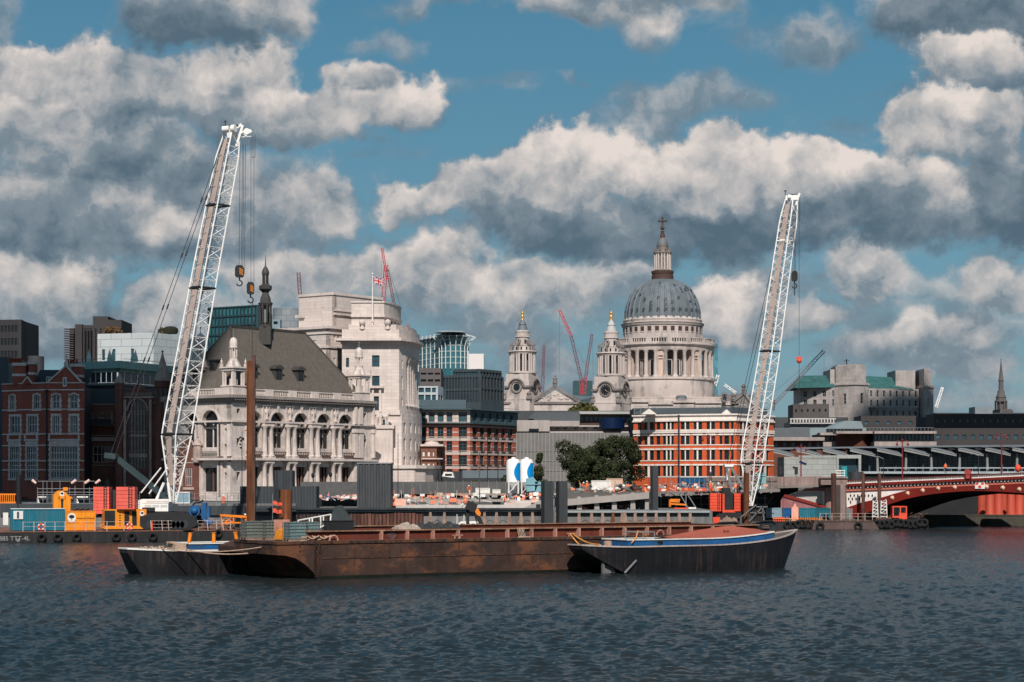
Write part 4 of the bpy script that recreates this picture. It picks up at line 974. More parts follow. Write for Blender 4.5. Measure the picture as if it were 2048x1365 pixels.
# cap beam, fascia and fenders along the river wall
m=M();a,b=X(500,301.5),X(1092,301.5);m.box(a,b,301,302,Z(1021,301),Z(1016.5,301));m.box(a,b,300.9,301,Z(1020,301),Z(1019,301));single('cap_beam',m,GREYD,(a,301,3.4),'dark steel beam running along the top of the river wall','beam')
m=M();m.box(X(592,301),X(1085,301),301.3,301.99,Z(1024.5,301),Z(1021.4,301));m.box(X(1135,301),X(1420,301),301.3,302.2,Z(1026,301),Z(1022,301));single('coping',m,mat('pale_coping',(.28,.30,.31),.7,.2,.6),(X(800,301),301,3),'pale concrete coping just under the dark beam','coping')
ORD='first second third fourth fifth sixth seventh eighth ninth tenth eleventh twelfth thirteenth fourteenth fifteenth sixteenth seventeenth eighteenth nineteenth twentieth twenty-first'.split()
for i,px in enumerate([861,889,969,993,1019,1042,1065,1093.5,1113,1131.5,1158,1183,1205,1226,1247,1270,1290,1312,1336,1358,1380]):
    w_=.55 if px not in (1247,) else 1.1;tall=px in (1131.5,1093.5,1113)
    x=X(px,301);m=M();m.slab([(x-w_*.3,3.1+(1.0 if px == 1131.5 else 0)),(x+w_*.3,3.1+(1.0 if px == 1131.5 else 0)),(x+w_*.6,1.6),(x+w_*.6,-1),(x-w_*.6,-1),(x-w_*.6,1.6)],300.5,301.2)
    single('timber_fender',m,[WOOD,PILER][px == 1226],(x,301,0),'weathered timber post on the pale river wall, '+ORD[i]+' from its left end','fender','timber fenders along the river wall')
m=M()
for i,px in enumerate([875,980,1006,1054,1078,1170,1195,1215,1258,1281,1300]):
    x=X(px,300.9);m.path([(x-.9,300.9,1.4),(x,300.9,1.95),(x+.9,300.9,1.4)],.05,4)
single('fender_chain',m,DARK,(X(1100,300.9),300.9,1.5),'dark chains looped between the timber fenders','chain',kind='stuff')
def sheets(px0,px1,D,zt,ma,label,seed):
    m=M();rr=random.Random(seed);x,xe_=X(px0,D),X(px1,D);pts=[];
    while x < xe_:
        h=zt+rr.uniform(-.12,.12);m.T=Matrix.Identity(4)
        m.prism([(x,D),(x+.3,D),(x+.5,D+.45),(x+.48,D+.55),(x+.28,D+.1),(x,D+.1)],-1.5,h);m.prism([(x+.5,D+.45),(x+.9,D+.45),(x+.9,D+.55),(x+.5,D+.55)],-1.5,h);m.prism([(x+.9,D+.45),(x+1.1,D),(x+1.13,D+.1),(x+.95,D+.55)],-1.5,h);x += 1.1
    return single('sheet_pile_wall',m,ma,(X(px0,D),D,0),label,'sheet piling')
sheets(700,846,299.4,2.95,mat('rust_sheet_pile',(.13,.06,.045),.8,.4,.5,streak=.6),'rust brown interlocking sheet piles below the river wall',4)
sheets(592,694,299.8,2.75,mat('dark_sheet_pile',(.055,.038,.034),.8,.4,.5,streak=.6),'dark brown sheet piles left of the rustier ones',5)
# hoarding and rails on the left quay
m=M();
for px0,px1,py0,py1,D in ((355,592,1012,1031,302.6),(0,355,1008,1031,302.6)): m.box(X(px0,D),X(px1,D),D,D+.1,Z(py1,D),Z(py0,D))
single('quay_hoarding',m,HO,(X(400,302),302.6,3),'low dark hoarding along the left quay edge','hoarding')
TQ=Matrix.Translation((0,303.2,0));railing(TQ,list(range(345,500,22)),1.6,'galvanised rail along the quay left of the rusty pile',GREY,0,4.4)
container(TQ,X(352,306),X(381,306),2,4.5,4.4,6.1,mat('pale_blue_panels',(.22,.32,.38),.6),'pale blue site cabin on the quay right of the white crane house',WHITE,'cabin')
for i,(px,lb) in enumerate(((16,'orange mesh barrier stack at the far left edge of the quay'),)):
    m=M()
    for k in range(8): m.box(X(px-16+4*k,303.4),X(px-14.4+4*k,303.4),303.3,303.5,4.4,5.9)
    m.box(X(px-16,303.4),X(px+16,303.4),303.35,303.45,5.7,5.9);m.box(X(px-16,303.4),X(px+16,303.4),303.35,303.45,4.5,4.65);single('barrier',m,ORANGE,(X(px,303.4),303.4,4.4),lb,'barrier')
# scaffold / portal left of the ballast
r=root('scaffold',(X(125,308),308,4.4),'grey tube scaffold with white portals behind the yellow machines','scaffold')
m=M()
for px in (75,86,94,104,120,139,150,168,179,189): m.tube((X(px,308),308,4.4),(X(px,308),308,Z(975 if px % 2 else 962,308)),.045,5)
for py in (985,978,990,963): m.tube((X(75,308),308,Z(py,308)),(X(189,308),308,Z(py,308)),.05,5)
part('tubes',m,GREY,r)
m=M()
for a,b in ((74,92),(152,176)): m.box(X(a,309),X(b,309),309,309.3,Z(996,309),Z(993,309));m.box(X(a,309),X(a+1.5,309),309,309.3,4.4,Z(993,309));m.slab([(X(a+1.5,309),Z(996,309)),(X(a+9,309),Z(1014,309)),(X(a+9,309),4.4),(X(a+1.5,309),4.4)],309.1,309.2)
part('white_portal',m,WHITE,r)
m=M();m.box(X(74,310),X(190,310),310,310.2,4.4,Z(992,310));part('screen',m,HO,r)
for i,px in enumerate((72,143,170,191)):
    m=M();a=P(px,967 if i else 967,307.5);m.tube(a,a+Vector((-.6 if i == 0 else .7,0,.5)),.18,8,.22);part('floodlight',m,mat('lamp_housing_pale',(.75,.5,.45),.5),r)
# flag on pole by the fat pile
m=M();x=X(545,295);m.tube((x,295,2),(x,295,Z(988,295)),.04,5);r=single('flag_pole',m,GREY,(x,295,2),'thin pole with ragged red and orange pennants by the fat rusty pile','flag')
for k,(z0,h) in enumerate(((1002,8),(1016,9))):
    m=M();m.grid(lambda u,v: (x+.05+1.4*u,295+.25*math.sin(5*u+k),Z(z0+k,295)-h*.075*v*(1-.3*u)-.35*u+.08*math.sin(9*u)),8,4);part('pennant',m,mat('red_pennant',(.75,.11,.06),.8,.5,6),r)
# ------------------------------------------------------------------ building site behind the wall
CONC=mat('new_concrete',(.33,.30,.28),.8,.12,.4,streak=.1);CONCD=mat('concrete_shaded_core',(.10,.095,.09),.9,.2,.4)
def ramp_slab(pxa,pya,pxb,pyb,D,th,dp,name,ma,label):
    a,b=P(pxa,pya,D),P(pxb,pyb,D);m=M();m.slab([(a.x,a.z),(b.x,b.z),(b.x,b.z-th),(a.x,a.z-th)],D,D+dp);return single(name,m,ma,a,label,'deck')
r=ramp_slab(1128,1000,1306,984.5,308,.95,14,'ramp_deck',CONC,'sloping new concrete deck on columns right of the twin piles')
for i,px in enumerate((1158,1193,1228,1265,1294)):
    m=M();x=X(px,309);m.slab([(x-.35,3.4),(x+.45,3.4),(x+.28,5.4+.02*(px-1158)*.3),(x-.28,5.4+.02*(px-1158)*.3)],308.6,309.3);part('column',m,CONC,r)
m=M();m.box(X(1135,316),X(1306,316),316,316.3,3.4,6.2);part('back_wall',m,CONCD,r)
m=M();D=309.5;q=[P(1040,1022,D),P(1108,1022,D),P(1108,998,D),P(1096,1000,D),P(1078,1003,D),P(1040,1020,D)];m.slab([(p.x,p.z) for p in q],D,D+8);o=single('ramp_wall',m,CONC,q[0],'triangular grey concrete ramp wall left of the twin piles','wall')
m=M();m.box(X(1072,D),X(1081,D),D-.03,D,3.4,Z(1009,D));part('opening',m,DARK,o)
m=M();m.box(X(1008,311),X(1062,311),311,322,3.4,Z(1006,311));m.box(X(1020,312),X(1080,312),312,324,3.4,Z(1002,312));single('formwork',m,mat('pale_formwork',(.5,.45,.42),.8,.15,.8),P(1030,1006,311),'pale plywood formwork block left of the grey ramp wall','formwork')
for (a,b,py0,py1,D,col,lb) in ((782,1035,999,1004,318,CONC,'long concrete beam crossing the building site'),(890,1120,987,991,330,mat('buff_beam',(.3,.24,.2),.8),'upper buff beam behind the building site'),(782,1010,1010,1018,312,mat('pale_site_panels',(.45,.42,.40),.7,.2,1),'pale panel fence at the front of the building site')):
    m=M();m.box(X(a,D),X(b,D),D,D+.6,Z(py1,D),Z(py0,D));single('site_beam',m,col,P(a,py1,D),lb,'beam')
m=M();m.box(X(600,333),X(1110,333),333,333.2,5.0,Z(964,333));m.box(X(782,333),X(1110,333),333,345,3.4,5.6);o=single('site_hoarding',m,mat('grey_mesh_screen',(.09,.09,.09),.8,.2,1),P(900,990,333),'grey mesh hoarding with pale posts along the road edge','hoarding')
for px in list(range(790,1110,17)):
    m=M();m.tube((X(px,332.8),332.8,4.6),(X(px,332.8),332.8,Z(963-(px % 3),332.8)),.04,5);part('post',m,GREY,o)
rr=random.Random(21)
PK=[mat('salmon_barrier',(.80,.22,.12),.6,.2,1),WHITE,mat('pale_pink_board',(.75,.42,.33),.7,.2,1),CONC,GREY,mat('pale_timber_boards',(.5,.36,.26),.8,.2,1),BLUE,DARK]
kinds=[('barrier',0),('pallet_stack',5),('crate',1),('board_stack',2),('concrete_block',3),('cabinet',4)]
lbl=['near the corrugated enclosure','left of the silos','in the middle of the building site','under the upper buff beam','beside the pale formwork','by the site fence']
def zone_stuff(px0,px1,py0,py1,n,seed,name,label,mats,sc=1.0,D0=311,D1_=328,zb=None):
    rr=random.Random(seed);m=M()
    for i in range(n):
        m.k=rr.randrange(len(mats));px=rr.uniform(px0,px1);py=rr.uniform(py0,py1);D=D0+(D1_-D0)*(py1-py)/(py1-py0+1e-6);p=P(px,py,D)
        t=rr.random();w_=rr.uniform(.25,1.1)*sc;h=rr.uniform(.2,.65)*sc
        if t < .4: m.box(p.x-w_/2,p.x+w_/2,p.y,p.y+.6,p.z,p.z+h)
        elif t < .7: m.beam(p,p+Vector((rr.uniform(-1.5,1.5)*sc,rr.uniform(-.5,.5),rr.uniform(0,.5)*sc)),.08,.08)
        elif t < .85: m.tube(p,p+Vector((rr.uniform(-.2,.2),0,rr.uniform(.6,1.6)*sc)),.035,5)
        else: m.ball(p+Vector((0,0,.15)),rr.uniform(.2,.45)*sc,4)
    return tag(single(name,m,mats,P((px0+px1)/2,py1,D0),label,'site clutter'),kind='stuff')
zone_stuff(785,935,992,1012,120,1,'site_materials','salmon and white barriers and boards piled on the building site',[PK[0],PK[0],PK[1],PK[2],PK[3],PK[5]])
zone_stuff(935,1110,985,1006,70,2,'site_materials','white blocks, tubes and boards in front of the silos',[PK[1],PK[1],PK[3],PK[4],PK[0],PK[2]],.9)
zone_stuff(1140,1300,972,986,70,3,'site_materials','tools and timber heaped on the sloping concrete deck',[PK[0],PK[4],PK[5],PK[7],PK[1],GREYD],.8,309,312)
zone_stuff(640,712,993,1002,60,4,'site_materials','white and pink bags heaped below the pale hall lamp posts',[PK[1],PK[0],PK[2],PK[4],BLUE],.7,318,324)
zone_stuff(1320,1540,968,984,110,5,'site_materials','orange and white stores on the working deck before the orange building',[PK[0],PK[1],PK[2],PK[4],PK[5],PK[7]],.8,322,328)
zone_stuff(1140,1310,1012,1021,40,6,'site_materials','low clutter between the columns under the concrete deck',[PK[0],PK[1],PK[4],BLUE,PK[4]],.5,309,311)
m=M();m.box(X(790,310),X(812,310),310,310.15,Z(1012,310),Z(998,310));single('site_board',m,PK[2],P(800,1012,310),'blank salmon pink board at the site edge by the enclosure','board')
for i,(px0,px1,py0,py1,D,ma,lb) in enumerate(((1183,1222,962,980,326,WHITE,'white site container above the sloping concrete deck'),(1213,1245,958,981,330,mat('beige_container',(.6,.42,.32),.6,.1,1),'beige container just behind the white one'),
        (1358,1412,956,976,330,mat('navy_blue_container',(.01,.075,.17),.5),'blue site container in front of the orange building'),(1515,1532,947,980,330,mat('mint_cabinet',(.2,.42,.42),.6),'tall mint green kiosk right of the crane boom'),(951,980,977,990,332,WHITE,'small white site tank left of the silos'),(985,1001,980,990,331,WHITE,'short white tank right beside the silos'))):
    T=Matrix.Translation((0,D,0));container(T,X(px0,D),X(px1,D),0,2.6,Z(py1,D),Z(py0,D),ma,lb,ma)
# silos
SW=mat('silo_white',(.8,.79,.77),.45,.05,1,streak=.12);SB=mat('silo_blue',(.0,.22,.55),.4,.05)
for i,px in enumerate((1027,1053)):
    D=325+i*2.5;r=root('silo',(X(px,D),D,5.2),['white silo with blue swoosh, left of the pair','white silo with blue swoosh, right of the pair beside the tree'][i],'silo','white and blue silos')
    rad_=14.2*D/F;z0,z1=Z(965,D),Z(925,D);cx=X(px,D)
    m=M();m.lathe((cx,D,0),[(.25,z0-1.3),(rad_*.98,z0),(rad_,z0),(rad_,z1),(rad_*.82,z1+.45),(rad_*.3,z1+.6),(rad_*.3,z1+.8),(0,z1+.85)],24);part('tank',m,SW,r)
    m=M();n=8
    def f(u,v):
        zz=z0+.1+(z1-z0-.2)*v;w0=R(-52)+R(34)*(1-math.sin(math.pi*v))**1.0;a=w0+(R(8)-w0)*u;a=R(-90)+R(52)+0*a if False else R(-90)+R(70)-(R(70)-R(12)*0)*(1-u)*(.35+.65*math.sin(math.pi*(.08+.84*v)))*.95
        return (cx+(rad_+.02)*math.cos(a),D+(rad_+.02)*math.sin(a),zz)
    m.grid(f,8,14);part('blue_swoosh',m,SB,r)
    for a in range(4):
        t=R(45+90*a);m=M();m.beam((cx+rad_*.95*math.cos(t),D+rad_*.95*math.sin(t),Z(988,D)),(cx+rad_*.95*math.cos(t),D+rad_*.95*math.sin(t),z0+.3),.16,.16);m.tube((cx+rad_*.95*math.cos(t),D+rad_*.95*math.sin(t),Z(987,D)),(cx+rad_*.95*math.cos(t+1.57),D+rad_*.95*math.sin(t+1.57),z0),.05,5);part('leg',m,SW,r)
m=M();D=323;m.slab([(X(1052,D),Z(958,D)),(X(1066,D),Z(954,D)),(X(1076,D),Z(966,D)),(X(1072,D),Z(982,D)),(X(1053,D),Z(984,D))],D,D+2.5);m.box(X(1070,D),X(1084,D),D,D+2,Z(984,D),Z(964,D));m.box(X(1052,D),X(1084,D),D-.2,D,Z(970,D),Z(968,D))
single('grout_mixer',m,mat('pale_teal_machine',(.16,.32,.37),.5,.25,1),P(1065,984,D),'pale teal mixing plant at the foot of the right silo','machine')
# working deck in front of the orange building
DK1=mat('deck_fascia',(.20,.17,.155),.85,.2,.6)
r=root('working_deck',P(1310,990,324),'long raised working platform in front of the orange brick building','platform')
m=M();a,b=P(1316,987,324),P(1560,978,324);m.slab([(a.x,a.z),(b.x,b.z),(b.x,b.z-.5),(a.x,a.z-.5)],324,340);part('deck',m,DK1,r)
m=M()
for i in range(12): p=P(1320+20*i,988-.7*i,323.8);m.box(p.x,p.x+.3,323.6,323.99,p.z-.5,p.z-.1)
part('bracket',m,GREY,r)
m=M();m.box(X(1316,334),X(1535,334),334,334.2,3.2,Z(990,334));part('dark_screen',m,mat('dark_void_screen',(.02,.024,.028),.8),r)
m=M()
for i in range(14): x=X(1322+16*i,328);m.tube((x,328,3.2),(x,328,Z(990,328)),.05,5);m.tube((x,328,3.4),(x+1.2,328,5.2),.03,5) if i % 2 else None
for z in (4.0,5.0): m.tube((X(1322,328),328,z),(X(1535,328),328,z),.04,5)
part('scaffold_tubes',m,GREY,r)
m=M();D=330;
for i in range(24): x=X(1322+9.6*i,D);m.tube((x,D,Z(984,D)),(x,D,Z(953,D)),.04,4)
for py in (984,968,953): m.tube((X(1322,D),D,Z(py,D)),(X(1555,D),D,Z(py,D)),.05,4)
part('mesh_fence',m,GREY,r)
m=M();m.box(X(1412,331),X(1556,331),331,331.05,Z(984,331),Z(956,331));part('brown_mesh',m,mat('brown_mesh_sheet',(.17,.13,.115),.9,.4,2),r)
for i in range(10):
    m=M();p=P(1390+6*i*1.3,983.5-.5*i,323.7);m.box(p.x,p.x+.55,323.55,323.7,p.z,p.z+.35);part('barrier_board',m,[REDP,WHITE][i % 2],r)
r=root('access_tower',P(1380,1010,318),'orange and grey access frame with long diagonal struts under the deck','scaffold')
m=M()
for (a,b) in (((1358,985),(1376,1016)),((1374,988),(1392,1016)),((1352,1000),(1352,1020)),((1372,985),(1372,1020)),((1355,985),(1372,985))): m.tube(P(*a,318),P(*b,318),.08,5)
part('strut',m,GREY,r)
m=M()
for (a,b) in (((1340,1000),(1360,1000)),((1340,1008),(1372,1010)),((1340,1000),(1340,1014)),((1341,1003),(1359,1004))): m.beam(P(*a,317.5),P(*b,317.5),.25,.25)
part('walkway',m,ORANGE,r)
m=M();m.box(X(1348,316),X(1376,316),316,317,Z(1022,316),Z(1016,316));m.k=1;m.box(X(1377,316),X(1392,316),316,317,Z(1021,316),Z(1015,316));single('lattice_boom_section',m,[REDP,WHITE],P(1370,1022,316),'red and white striped lattice section lying under the platform','boom')
# tall street / site poles
def pole(px,py0,D,z0,r_,ma,label,head=None,cat='lamp post',name='lamp_post',group=None):
    x=X(px,D);zt=Z(py0,D);m=M();m.tube((x,D,z0),(x,D,zt),r_,6,r_*.6);r=single(name,m,ma,(x,D,z0),label,cat,group)
    if head == 'double':
        m=M();m.path([(x-.9,D,zt-.5),(x-.8,D,zt-.1),(x,D,zt-.3),(x+.8,D,zt-.1),(x+.9,D,zt-.5)],.06,5)
        for s in (-.9,.9): m.lathe((x+s,D,zt-.9),[(.1,0),(.22,.15),(.16,.4),(0,.45)],8)
        m.ball((x,D,zt+.1),.16,5);part('lantern_arm',m,ma,r)
    if head == 'arm':
        m=M();m.path([(x,D,zt),(x-.8,D,zt+.35)],.06,5);m.box(x-1.4,x-.7,D-.12,D+.12,zt+.3,zt+.42);part('lamp_head',m,GREY,r)
    if head == 'lantern':
        m=M();m.lathe((x,D,z0),[(.5,0),(.42,.4),(.2,.7),(.13,1.5)],10);m.lathe((x,D,zt),[(.12,0),(.3,.3),(.28,.7),(.08,.9),(0,1.1)],10);part('lantern',m,DARK,r)
    if head == 'cctv':
        m=M()
        for k in range(4): m.ball((x-.28+.1*(k % 2),D-.1,zt-.9-k*.55),.17,5)
        m.box(x-.1,x+.35,D-.2,D,zt-1.4,zt-.9);part('cluster',m,DARK,r)
    return r
pole(484,864,318,4.5,.09,GREYD,'slim pole with stacked signal heads left of the rusty pile','cctv','signal pole','signal_pole')
pole(796,868,320,3.4,.07,GREYD,'slim dark pole with camera left of the curved stone wing',None,'pole','pole')
pole(959,905,316,3.4,.09,mat('green_grey_pole',(.06,.08,.07),.6),'grey green pole with small box in the site centre',None,'pole','pole')
pole(920,870,352,5.2,.09,DARK,'thin black lamp post at the striped building left side',None)
pole(975,872,352,5.2,.09,DARK,'thin black lamp post mid way along the striped building',None)
pole(996,870,352,5.2,.09,DARK,'thin black lamp post left of the silos',None)
pole(661,955,334,5.0,.09,DARK,'black riverside lamp with bell base at the hall entrance, right one','lantern')
pole(626,957,334,5.0,.09,DARK,'black riverside lamp with bell base at the hall entrance, left one','lantern')
pole(1416,872,344,5.2,.08,mat('dark_red_paint',(.2,.02,.025),.5),'dark red twin lantern post in front of the orange building','double')
# workers about the site
for (px,py,D,yaw,pose,ma,lb) in ((447,1012,304,.3,WALK,HV2,'person in full orange walking on the left quay'),(937,989,330,.2,BEND,HV2,'worker in pale orange bending left of the site tanks'),(1009,1013,313,1.2,REACH,HV,'worker in pink orange reaching by the pale formwork'),
        (1174,984,310,-.6,WALK,HV2,'worker in orange walking on the sloping concrete deck'),(1163,984,311,.8,BEND,HV,'worker bending beside the walking one on the sloping deck'),(1421,984,323,.1,WALK,HV2,'worker in orange near the lattice lamp post on the platform'),(1480,992,322,.1,{},DK,'man in dark clothes and white helmet behind the red ballast'),(1421,962,331,0,{},DK,'person in dark clothes and white helmet beside the blue container')):
    p=P(px,py,D);person(p.x,p.y,p.z-1.5 if False else p.z-.1,yaw,pose,ma,lb)
# ------------------------------------------------------------------ stone city hall with steep roof
STONE=mat('portland_stone',(.64,.56,.515),.85,.10,.25,streak=.22,dirt=(.22,.185,.17),dirt_amt=.62,dscale=.3,dlo=.5,brick=(1.1,.45,.018),brick_c=(.72,.7,.68))
STONEC=mat('carved_stone',(.64,.555,.51),.85,.15,.8,streak=.3,dirt=(.19,.16,.145),dirt_amt=.5,dlo=.52)
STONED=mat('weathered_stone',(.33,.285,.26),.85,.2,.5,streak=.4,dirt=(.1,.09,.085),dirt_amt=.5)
SLATE=mat('brown_slate_roof',(.125,.108,.092),.8,.18,.5,dirt=(.075,.062,.055),dirt_amt=.6,dscale=.5,brick=(.5,.45,.03),brick_c=(.72,.72,.72))
LEAD=mat('dark_lead',(.05,.048,.045),.6,.3,1)
BALC=mat('brown_terracotta_balustrade',(.10,.065,.055),.8,.3,2)
GL=glass('window_glass');GLT=glass('teal_window_glass',(.02,.05,.065));GLD=glass('black_window_glass',(.008,.01,.012),.15,.4)
REDST=mat('red_marble_shaft',(.16,.075,.06),.6,.2,1)
def statue(r,T,x,y,z,h,ma=None,name='statue'):
    m=mm(T @ TR(x,y,z));k=h
    m.lathe((0,0,0),[(.16*k,0),(.16*k,.05*k),(.14*k,.07*k),(.12*k,.35*k),(.15*k,.5*k),(.13*k,.62*k),(.17*k,.74*k),(.15*k,.81*k),(.05*k,.84*k),(.05*k,.87*k),(.075*k,.92*k),(.06*k,.98*k),(0,1*k)],8)
    m.tube((-.16*k,0,.76*k),(-.2*k,-.1*k,.52*k),.045*k,5);m.tube((.16*k,0,.76*k),(.06*k,-.16*k,.6*k),.045*k,5)
    return part(name,m,ma or STONEC,r)
def column(m,x,y,z0,z1,r_,n=8):
    h=z1-z0;m.lathe((x,y,0),[(r_*1.5,z0),(r_*1.5,z0+.03*h),(r_*1.15,z0+.05*h),(r_,z0+.3*h),(r_*.86,z1-.1*h),(r_*.95,z1-.09*h),(r_*1.35,z1-.015*h),(r_*1.5,z1-.01*h),(r_*1.5,z1)],n)
def balus(m,x0,x1,y,z0,z1,n,w=.3):
    m.box(x0,x1,y,y+w,z0,z0+.15);m.box(x0,x1,y-.03,y+w+.03,z1-.16,z1)
    for i in range(n):
        x=x0+(x1-x0)*(i+.5)/n;m.lathe((x,y+w/2,0),[(.05,z0+.15),(.1,z0+.15+(z1-z0-.3)*.4),(.05,z1-.16)],5)
def turret(r,x,y,z0,k=1.0,name='turret',ma=None):
    ma=ma or STONEC;S_=k;T=r
    m=M();c=(x,y,0);a=math.radians(38)
    m.T=TR(x,y,z0) @ RZ(math.atan2(.795,.605)) @ Matrix.Scale(S_,4)
    m.box(-1.5,1.5,-1.5,1.5,0,1.5);m.box(-1.65,1.65,-1.65,1.65,1.5,1.7)
    for px_,py_ in ((-1.2,-1.2),(1.2,-1.2),(1.2,1.2),(-1.2,1.2)): m.box(px_-.22,px_+.22,py_-.22,py_+.22,1.7,4.3);m.lathe((px_*.62,py_*.0+py_,0),[(.14,1.7),(.12,4.2)],6);m.lathe((px_,py_*.62,0),[(.14,1.7),(.12,4.2)],6)
    m.box(-.5,.5,-.5,.5,1.7,2.9)
    m.box(-1.55,1.55,-1.55,1.55,4.3,4.75);m.box(-1.8,1.8,-1.8,1.8,4.75,5.0)
    for px_,py_ in ((-1.5,-1.5),(1.5,-1.5),(1.5,1.5),(-1.5,1.5)): m.box(px_-.2,px_+.2,py_-.2,py_+.2,5.0,5.6);m.lathe((px_,py_,0),[(.1,5.6),(.24,5.85),(.2,6.1),(.06,6.25),(.1,6.4),(0,6.6)],6)
    m.lathe((0,0,0),[(1.35,5.0),(1.25,5.4),(.8,6.2),(.75,6.5)],8)
    m.lathe((0,0,0),[(.72,6.5),(.78,6.7),(.5,6.75)],8)
    for i in range(8): t=math.pi/4*i+.39;m.tube((.6*math.cos(t),.6*math.sin(t),6.7),(.6*math.cos(t),.6*math.sin(t),8.3),.13,6)
    m.lathe((0,0,0),[(.28,6.7),(.28,8.3)],8)
    m.lathe((0,0,0),[(.8,8.3),(.88,8.5),(.72,8.6),(.74,9.3),(.62,9.9),(.35,10.2),(.1,10.3),(0,10.35)],10)
    o=part(name,m,ma,r,(x,y,z0));m2=M();m2.T=m.T;m2.tube((0,0,10.2),(0,0,11.9),.1,6,.02);m2.ball((0,0,11.2),.13,4);part('finial',m2,mat('green_copper',(.12,.22,.2),.6),o)
    return o
TH=frame(-46.3,330,.605,.795)
def hall():
    Lx,Ly=35.3,17.0
    r=root('city_hall',TH.translation+Vector((0,0,5)),'ornate pale stone hall with arched windows and steep brown slate roof behind the rusty pile','building')
    H=lambda px: tx(TH,px)
    zc=21.3
    arches=[(508,15),(554.5,14.3),(601.5,14.2),(647,14),(690.5,13.8)]
    ops=[];wins=[]
    for px,hw in arches:
        a,b=H(px-hw),H(px+hw);rr_=(b-a)/2;ops.append((a,b,13.4,17.7+min(rr_,2.3),min(rr_,2.3)));wins.append((a,b))
        ops.append((a+.1,b-.1,6.3,10.2))
    for px,z0,h in ((477,19.0,.8),(477,13.6,1.3),(477,8.0,1.3),(730,19.0,.9),(730,13.8,1.4)):
        x=H(px);ops.append((x-.4,x+.4,z0,z0+h))
    w=mm(TH);carve(w,0,Lx,4.5,zc,ops,0,1.1)
    part('river_front',w,STONE,r)
    back=mm(TH);back.box(1,Lx-.3,3.4,3.6,4.6,zc-.1);back.box(.6,Lx-.3,3.3,Ly,4.6,4.8);part('inner_wall',back,mat('dark_interior',(.02,.02,.022),.9),r)
    for i,(a,b) in enumerate(wins):
        m=mm(TH);rr_=(b-a)/2;m.k=1;m.slab([(a,13.4),(b,13.4)]+arch_pts(a,b,17.7,10,min(rr_,2.3))[::-1],.9,.92);m.k=0
        for k in range(4): x=a+(b-a)*k/3;m.tube((x,.8,13.4),(x,.8,17.2),.11,6)
        m.box(a,b,.62,.88,16.7,17.0);m.box(a,b,.66,.88,15.9,16.05)
        for k in range(3): m.torus((a+(b-a)*(k+.5)/3,.8,17.5),(b-a)/7,.07,'y',10,4)
        part('arched_window',m,[STONED,GLD],r)
        m=mm(TH);a2,b2=a+.1,b-.1;m.k=1;m.box(a2,b2,.9,.92,6.3,10.2);m.k=0
        for k in range(1,4): x=a2+(b2-a2)*k/4;m.lathe((x,.7,0),[(.16,6.3),(.14,9.6),(.2,10.1)],6)
        part('ground_floor_window' if i != 2 else 'entrance',m,[REDST,GLD],r)
        m=mm(TH)
        pts=arch_pts(a,b,17.7,12,min(rr_,2.3));o_=[(p[0]+(p[0]-(a+b)/2)*.16,17.7+(p[1]-17.7)*1.18) for p in pts]
        for k in range(len(pts)-1): m.slab([pts[k],pts[k+1],o_[k+1],o_[k]],-.16,-.003)
        m.slab([((a+b)/2-.22,17.7+min(rr_,2.3)-.05),((a+b)/2+.22,17.7+min(rr_,2.3)-.05),((a+b)/2+.32,20.75),((a+b)/2-.32,20.75)],-.3,-.163)
        part('archivolt',m,STONEC,r)
        m=mm(TH);balus(m,a-.5,b+.5,-.55,11.75,12.75,10,.2);part('balustrade',m,BALC,r)
    for i in range(len(arches)-1):
        p=(arches[i][0]+arches[i+1][0])/2
        for s in (-6.4,6.4):
            m=mm(TH);x=H(p+s);column(m,x,-.55,11.95,17.0,.42);m.box(x-.55,x+.55,-1.05,0,11.6,11.95);part('column',m,STONEC,r)
            m=mm(TH);column(m,x,-.5,5.9,10.8,.42);m.box(x-.55,x+.55,-1.0,0,4.6,5.9);part('ground_column',m,STONEC,r)
        m=mm(TH);x0,x1=H(p-9.5),H(p+9.5);m.box(x0,x1,-1.0,-.003,17.0,17.55);m.box(x0-.1,x1+.1,-1.15,-.006,17.55,17.8);m.box(x0,x1,-1.0,-.003,10.8,11.25);part('entablature_block',m,STONEC,r)
        x=H(p);m=mm(TH);m.box(x-.85,x+.85,-.25,-.004,17.9,18.15);m.box(x-.85,x-.65,-.2,-.004,18.15,20.4);m.box(x+.65,x+.85,-.2,-.004,18.15,20.4);m.box(x-.95,x+.95,-.3,-.004,20.4,20.6);part('niche',m,STONEC,r)
        statue(r,TH,x,-.25,18.15,2.1)
    # end buttress
    for px,hw in ((708,3.2),(718,4.2),(494,3),(744,1.3)):
        m=mm(TH);a,b=H(px-hw),H(px+hw);m.box(a,b,-.65,-.002,11.9,17.0);m.box(a+.1,b-.1,-.6,-.003,17.85,20.9);m.box(a,b,-.65,-.002,4.6,10.9);m.box(a-.15,b+.15,-.8,-.004,16.3,17.0);part('pilaster',m,STONEC,r)
    # horizontal courses (right and left fronts)
    TL_=frame(-46.3-.795*15.5,330+.605*15.5,.795,-.605)   # left front: from far left to the corner
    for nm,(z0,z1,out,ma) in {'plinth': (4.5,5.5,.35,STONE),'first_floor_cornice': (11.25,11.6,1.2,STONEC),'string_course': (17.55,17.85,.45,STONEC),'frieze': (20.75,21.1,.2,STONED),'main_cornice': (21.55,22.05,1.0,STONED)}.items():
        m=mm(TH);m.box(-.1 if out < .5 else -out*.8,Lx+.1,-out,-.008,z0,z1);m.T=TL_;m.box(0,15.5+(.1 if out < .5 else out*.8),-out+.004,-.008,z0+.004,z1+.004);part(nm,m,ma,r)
    m=mm(TH);m.box(-.5,Lx+.1,-.5,0,21.1,21.55);m.T=TL_;m.box(0,15.5+.5,-.496,0,21.104,21.555);m.T=TH
